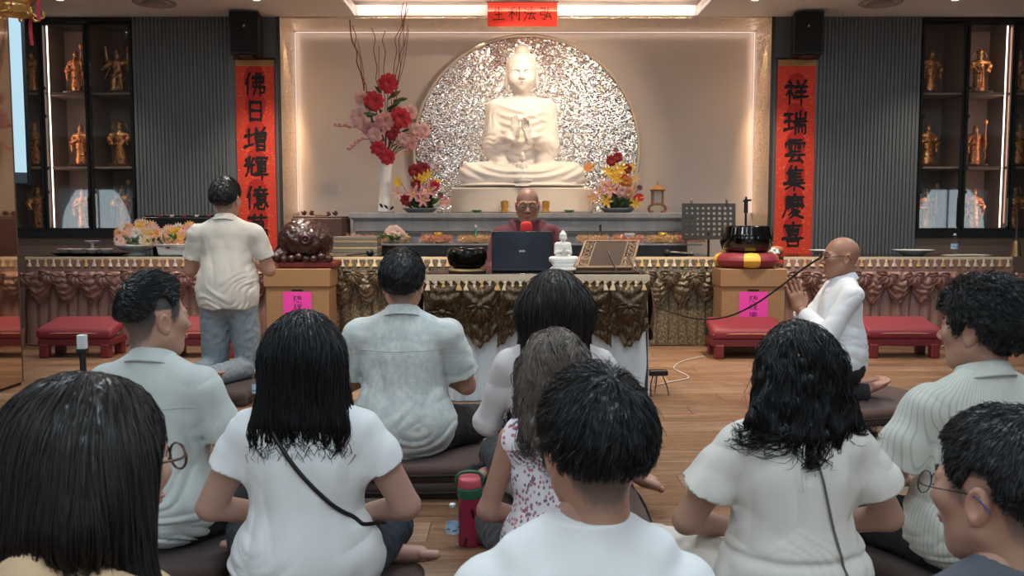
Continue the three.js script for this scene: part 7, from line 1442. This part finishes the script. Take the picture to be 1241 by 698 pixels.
// ------------------------------------------------------------------ floor cushions, bottles and other small things on the floor
{
  const zab = cloth(new THREE.Color(0.075, 0.038, 0.030), slubBump, 0.0006, 5), zabDark = cloth(new THREE.Color(0.045, 0.024, 0.020), slubBump, 0.0006, 5), seamMat = std(0x120a08, 0.8);
  const protos = {};
  const cushion = (label, x, z, w, d, h, turn = 0, y = 0, mat = zab) => {
    const key = [w, d, h, mat.uuid].join();
    if (protos[key]) { return copyOf(protos[key], label, [x, y, z], turn); }
    const t = protos[key] = thing('floor_cushion', label, 'cushion', [x, y, z], turn);
    const g = new RoundedBoxGeometry(w, h, d, 5, h * 0.36), p = g.attributes.position;
    for (let i = 0; i < p.count; i++) { const a = p.getX(i) / w * 2, b = p.getZ(i) / d * 2; if (p.getY(i) > 0) p.setY(i, p.getY(i) + 0.010 * (1 - a * a) * (1 - b * b) + 0.003 * noise(a * 4, b * 4, 1)); p.setY(i, p.getY(i) + h / 2); }
    g.computeVertexNormals(); const uv = g.attributes.uv; for (let i = 0; i < p.count; i++) uv.setXY(i, p.getX(i), p.getZ(i) + p.getY(i));
    part('cover', g, mat, t);
    const a = w / 2 - 0.004, b = d / 2 - 0.004, c = 0.03; part('seam', tube([[-a, h / 2, -b + c], [-a, h / 2, b - c], [-a + c, h / 2, b], [a - c, h / 2, b], [a, h / 2, b - c], [a, h / 2, -b + c], [a - c, h / 2, -b], [-a + c, h / 2, -b], [-a, h / 2, -b + c]], 0.005, 80, 5), seamMat, t);
  };
  cushion('brown floor cushion under the man in the patterned shirt, upper of two', -0.40, -3.74, 0.56, 0.56, 0.066, 0.03, 0.062);
  cushion('dark brown floor cushion under the man in the patterned shirt, lower of two', -0.40, -3.74, 0.58, 0.58, 0.062, 0.02, 0, zabDark);
  cushion('brown floor cushion under the woman with very long straight hair', 0.17, -3.22, 0.60, 0.56, 0.09, 0, 0);
  cushion('brown floor cushion under the kneeling man in jeans', -1.86, -5.48, 0.62, 0.66, 0.085, 0.05, 0, zabDark);
  cushion('brown floor cushion sticking out behind the kneeling bald man', 2.02, -5.02, 0.78, 0.56, 0.085, 0.35, 0);
  cushion('brown floor cushion under the woman in the white tee', -0.535, -2.34, 0.56, 0.54, 0.092, 0, 0);
  cushion('brown floor cushion under the woman in the cream dress', 0.72, -2.24, 0.56, 0.54, 0.092, 0, 0);
  cushion('dark cushion under the man in the grey green shirt', -1.10, -2.79, 0.54, 0.54, 0.092, 0, 0, zabDark);
  cushion('dark cushion under the man in the striped shirt', 1.35, -2.59, 0.54, 0.54, 0.092, 0.2, 0, zabDark);
  cushion('dark cushion under the girl in the floral dress', 0.10, -2.46, 0.46, 0.46, 0.082, 0, 0, zabDark);
  cushion('brown cushion under the man in the front in a white tee', 0.13, -1.43, 0.56, 0.54, 0.093, 0, 0);
  cushion('brown cushion under the boy at the lower right', 0.72, -1.33, 0.52, 0.52, 0.093, 0.2, 0);
  cushion('brown cushion under the woman at the lower left', -0.55, -1.16, 0.54, 0.54, 0.093, -0.3, 0);

  // bottles: clear plastic, with cap and paper band
  const plastic = phys(0xffffff, 0.06, { transmission: 1, thickness: 0, ior: 1.35 }), capMat = std(0xd4dde2, 0.5), band = std(0xffffff, 0.5, { map: texture(128, 64, (c, w, h) => { c.fillStyle = '#a9c8de'; c.fillRect(0, 0, w, h); c.fillStyle = '#3f78a8'; for (let i = 0; i < 6; i++) c.fillRect(i * 22 + 4, 18 + (i % 3) * 8, 14, 12); }) });
  let proto;
  const bottle = (label, x, y, z, s = 1) => {
    if (proto) { const c = copyOf(proto, label, [x, y, z], 0.7); c.scale.setScalar(s); return; }
    proto = thing('water_bottle', label, 'bottle', [x, y, z]); proto.scale.setScalar(s);
    part('bottle_body', lathe([[0.0001, 0.002], [0.026, 0.001], [0.031, 0.008], [0.031, 0.05], [0.029, 0.055], [0.031, 0.06], [0.031, 0.125], [0.028, 0.145], [0.016, 0.172], [0.0125, 0.178], [0.0125, 0.19]], 28), plastic, proto);
    part('cap', lathe([[0.0001, 0.203], [0.0125, 0.202], [0.0145, 0.198], [0.0145, 0.184], [0.0001, 0.184]], 20), capMat, proto);
    part('label', lathe([[0.0314, 0.064], [0.0314, 0.112]], 28), band, proto);
  };
  bottle('clear water bottle on the floor left of the woman in the white tee', -1.50, 0, -5.28, 1.0);
  bottle('small clear bottle with a white cap beside the red flask', -0.198, 0, -2.96, 0.72);
  bottle('clear bottle on the floor beside the knee of the man in the patterned shirt', -0.187, 0, -4.23, 0.7);
  bottle('clear water bottle standing on the right table behind the bald man', 3.83, 0.757, -7.86, 0.95);
  // watermelon flask
  let t = thing('red_flask', 'crimson drinking flask with dark seeds and a green collar on the floor', 'flask', [-0.142, 0, -2.98]);
  const seeds = texture(256, 256, (c, w, h) => { c.fillStyle = '#8e2340'; c.fillRect(0, 0, w, h); c.fillStyle = '#1d0a12'; for (let i = 0; i < 5; i++) for (let j = 0; j < 5; j++) { c.save(); c.translate((i + 0.25 + 0.5 * (j % 2)) * w / 5, (j + 0.5) * h / 5); c.rotate(0.5 * ((i + j) % 3) - 0.5); c.beginPath(); c.ellipse(0, 0, 5, 10, 0, 0, 7); c.fill(); c.restore(); } });
  part('flask_body', lathe([[0.0001, 0], [0.036, 0], [0.039, 0.004], [0.039, 0.165]], 36), std(0xffffff, 0.35, { map: seeds }), t);
  part('collar', lathe([[0.039, 0.162], [0.0415, 0.166], [0.0415, 0.192], [0.038, 0.198], [0.0001, 0.198]], 36), std(new THREE.Color(0.018, 0.10, 0.055), 0.4), t);
  part('lid', lathe([[0.036, 0.197], [0.0395, 0.20], [0.0395, 0.222], [0.035, 0.232], [0.0001, 0.233]], 36), std(new THREE.Color(0.55, 0.09, 0.12), 0.4), t);
  part('carry_loop', tube([[-0.038, 0.205, 0], [-0.046, 0.222, 0.006], [-0.03, 0.244, 0.004], [0.03, 0.244, 0], [0.046, 0.222, 0], [0.038, 0.205, 0]], 0.0055, 30, 8), std(new THREE.Color(0.018, 0.10, 0.055), 0.4), t);
  // black pouch strap between the cushions
  t = thing('black_bag', 'crumpled black bag between the two brown cushions', 'bag', [-0.115, 0.0, -3.42]);
  part('bag_body', skin((() => { const b = blend([[el([0, 0.06, 0], [0.085, 0.06, 0.075]), 0], [rc([-0.05, 0.1, 0], [0.06, 0.15, -0.02], 0.035, 0.025), 0.04]]); return (x, y, z) => smax(b(x, y, z) + 0.010 * noise(x * 22, y * 22, z * 22), -y + 0.001, 0.005); })(), [-0.13, -0.02, -0.12], [0.13, 0.22, 0.12], 0.007), cloth(new THREE.Color(0.012, 0.012, 0.014)), t);
  part('strap', tube([[0.06, 0.15, -0.02], [0.09, 0.16, 0.0], [0.11, 0.10, 0.03], [0.10, 0.02, 0.05]], 0.008, 24, 6), std(0x0a0a0c, 0.6), t);
  part('zip_pull', box(-0.075, -0.067, 0.05, 0.11, 0.066, 0.074, 0.002), std(0xb9b4ac, 0.4), t);
  // slim pole with a white camera in front at the left
  t = thing('camera_pole', 'slim black pole with a small white camera on top, standing at the left', 'camera', [-1.575, 0, -3.3]);
  part('pole', cyl([0, 0.05, 0], [0, 0.60, 0], 0.008), std(0x0a0a0a, 0.4), t); part('grip', cyl([0, 0.44, 0], [0, 0.62, 0], 0.012, 0.011), std(0x101010, 0.5), t);
  part('camera', box(-0.015, 0.015, 0.615, 0.668, -0.014, 0.014, 0.004, 2), std(0xc9ced2, 0.4), t); part('clamp', box(-0.017, 0.017, 0.60, 0.617, -0.016, 0.016, 0.003), std(0x0a0a0a, 0.4), t); part('lens', cyl([0, 0.65, -0.014], [0, 0.65, -0.018], 0.007), std(0x050505, 0.1), t);
  for (let k = 0; k < 3; k++) part('leg', cyl([0, 0.09, 0], [Math.cos(k * 2.094) * 0.15, 0.006, Math.sin(k * 2.094) * 0.15], 0.006, 0.005, 8), std(0x0a0a0a, 0.4), t);
  // cables and power strip right of the front table
  t = thing('power_strip', 'black power adapter on a small wire rack beside the front table', 'power adapter', [0.90, 0, -5.55], 0.1);
  part('adapter', box(-0.06, 0.06, 0.12, 0.155, -0.03, 0.03, 0.008, 2), std(0x0b0b0c, 0.4), t); for (const s of [-1, 1]) part('leg', tube([[s * 0.03, 0.12, 0.0], [s * 0.05, 0.06, 0.03], [s * 0.055, 0.004, 0.06]], 0.004, 12, 6), std(0x0b0b0c, 0.4), t); part('leg', tube([[0, 0.12, -0.01], [0, 0.004, -0.06]], 0.004, 8, 6), std(0x0b0b0c, 0.4), t);
  single('white_cable', tube([[0.90, 0.13, -5.6], [0.93, 0.02, -5.8], [1.05, 0.006, -5.95], [1.20, 0.006, -6.1], [1.17, 0.006, -6.5], [1.32, 0.006, -6.85], [1.50, 0.006, -7.05]], 0.0045, 70, 6), std(0xb9b2aa, 0.6), 'thin white cable winding over the floor right of the front table', 'cable');
  single('black_cable', tube([[1.78, 0.885, -5.15], [1.705, 0.795, -5.3], [1.62, 0.665, -5.5], [1.535, 0.535, -5.75], [1.425, 0.425, -6.05], [1.275, 0.38, -6.4], [1.02, 0.44, -6.85]], 0.006, 90, 6), std(0x0b0908, 0.5), 'thin black microphone cable hanging in a bow before the right cardboard box', 'cable');
  single('cup', lathe([[0.0001, 0], [0.032, 0], [0.042, 0.09], [0.04, 0.09], [0.03, 0.006], [0.0001, 0.005]], 28), phys(0xffffff, 0.2, { transmission: 0.6, thickness: 0 }), 'clear plastic cup on the floor in front of the right kneeling stool', 'cup', [1.79, 0, -6.45]);
  // gilded lantern hanging at the upper left, dark box at the left
  t = thing('hanging_lantern', 'gilded hanging lantern with red ribbons at the upper left corner', 'lantern', [-2.95, 2.33, -5.5]);
  const gl = std(new THREE.Color(0.62, 0.40, 0.14), 0.3, { metalness: 0.9 }), rib = phys(new THREE.Color(0.45, 0.02, 0.04), 0.6, { side: THREE.DoubleSide });
  part('crown', lathe([[0.10, 0.10], [0.13, 0.06], [0.115, 0.05], [0.09, 0.03], [0.085, 0.0], [0.11, -0.035], [0.10, -0.04], [0.07, -0.02], [0.06, 0.06], [0.07, 0.1]], 8), gl, t);
  for (let k = 0; k < 8; k++) part('scroll_hook', put(tube([[0.09, -0.02, 0], [0.13, -0.05, 0], [0.155, -0.04, 0], [0.15, -0.01, 0]], 0.007, 14, 6), 0, 0, 0, 0, k * 0.785 + 0.3, 0), gl, t);
  part('globe', lathe([[0.06, 0.10], [0.10, 0.2], [0.10, 0.3], [0.05, 0.38], [0.0001, 0.40]], 16), gl, t); part('chain', cyl([0, 0.38, 0], [0, 0.68, 0], 0.004), gl, t);
  for (const [x, z, l] of [[0.16, 0.04, 0.16], [-0.05, 0.1, 0.10], [0.05, -0.08, 0.28], [0.02, 0.08, 0.10]]) part('ribbon', sheet(2, 10, (u, v) => [x + (u - 0.5) * 0.022 + 0.004 * Math.sin(v * 7), 0.08 - v * l, z], 1, 1), rib, t);
  t = thing('dark_box', 'dark equipment box with teal lettering beside the left table', 'box', [-4.30, 0, -7.3]);
  part('box_body', box(-0.15, 0.12, 0, 0.58, -0.15, 0.12, 0.01, 2), std(0x141517, 0.5), t);
  part('front_label', (() => { const g = new THREE.PlaneGeometry(0.20, 0.24); return g.translate(0.0, 0.40, 0.1215); })(), std(0xffffff, 0.5, { map: texture(128, 160, (c, w, h) => { c.fillStyle = '#1c2224'; c.fillRect(0, 0, w, h); c.fillStyle = '#2f7f86'; c.font = 'bold 52px sans-serif'; c.fillText('is', 60, 60); c.font = 'bold 76px sans-serif'; c.fillStyle = '#3a9aa0'; c.fillText('n', 66, 130); }) }), t);
}

renderer.render(scene, camera);
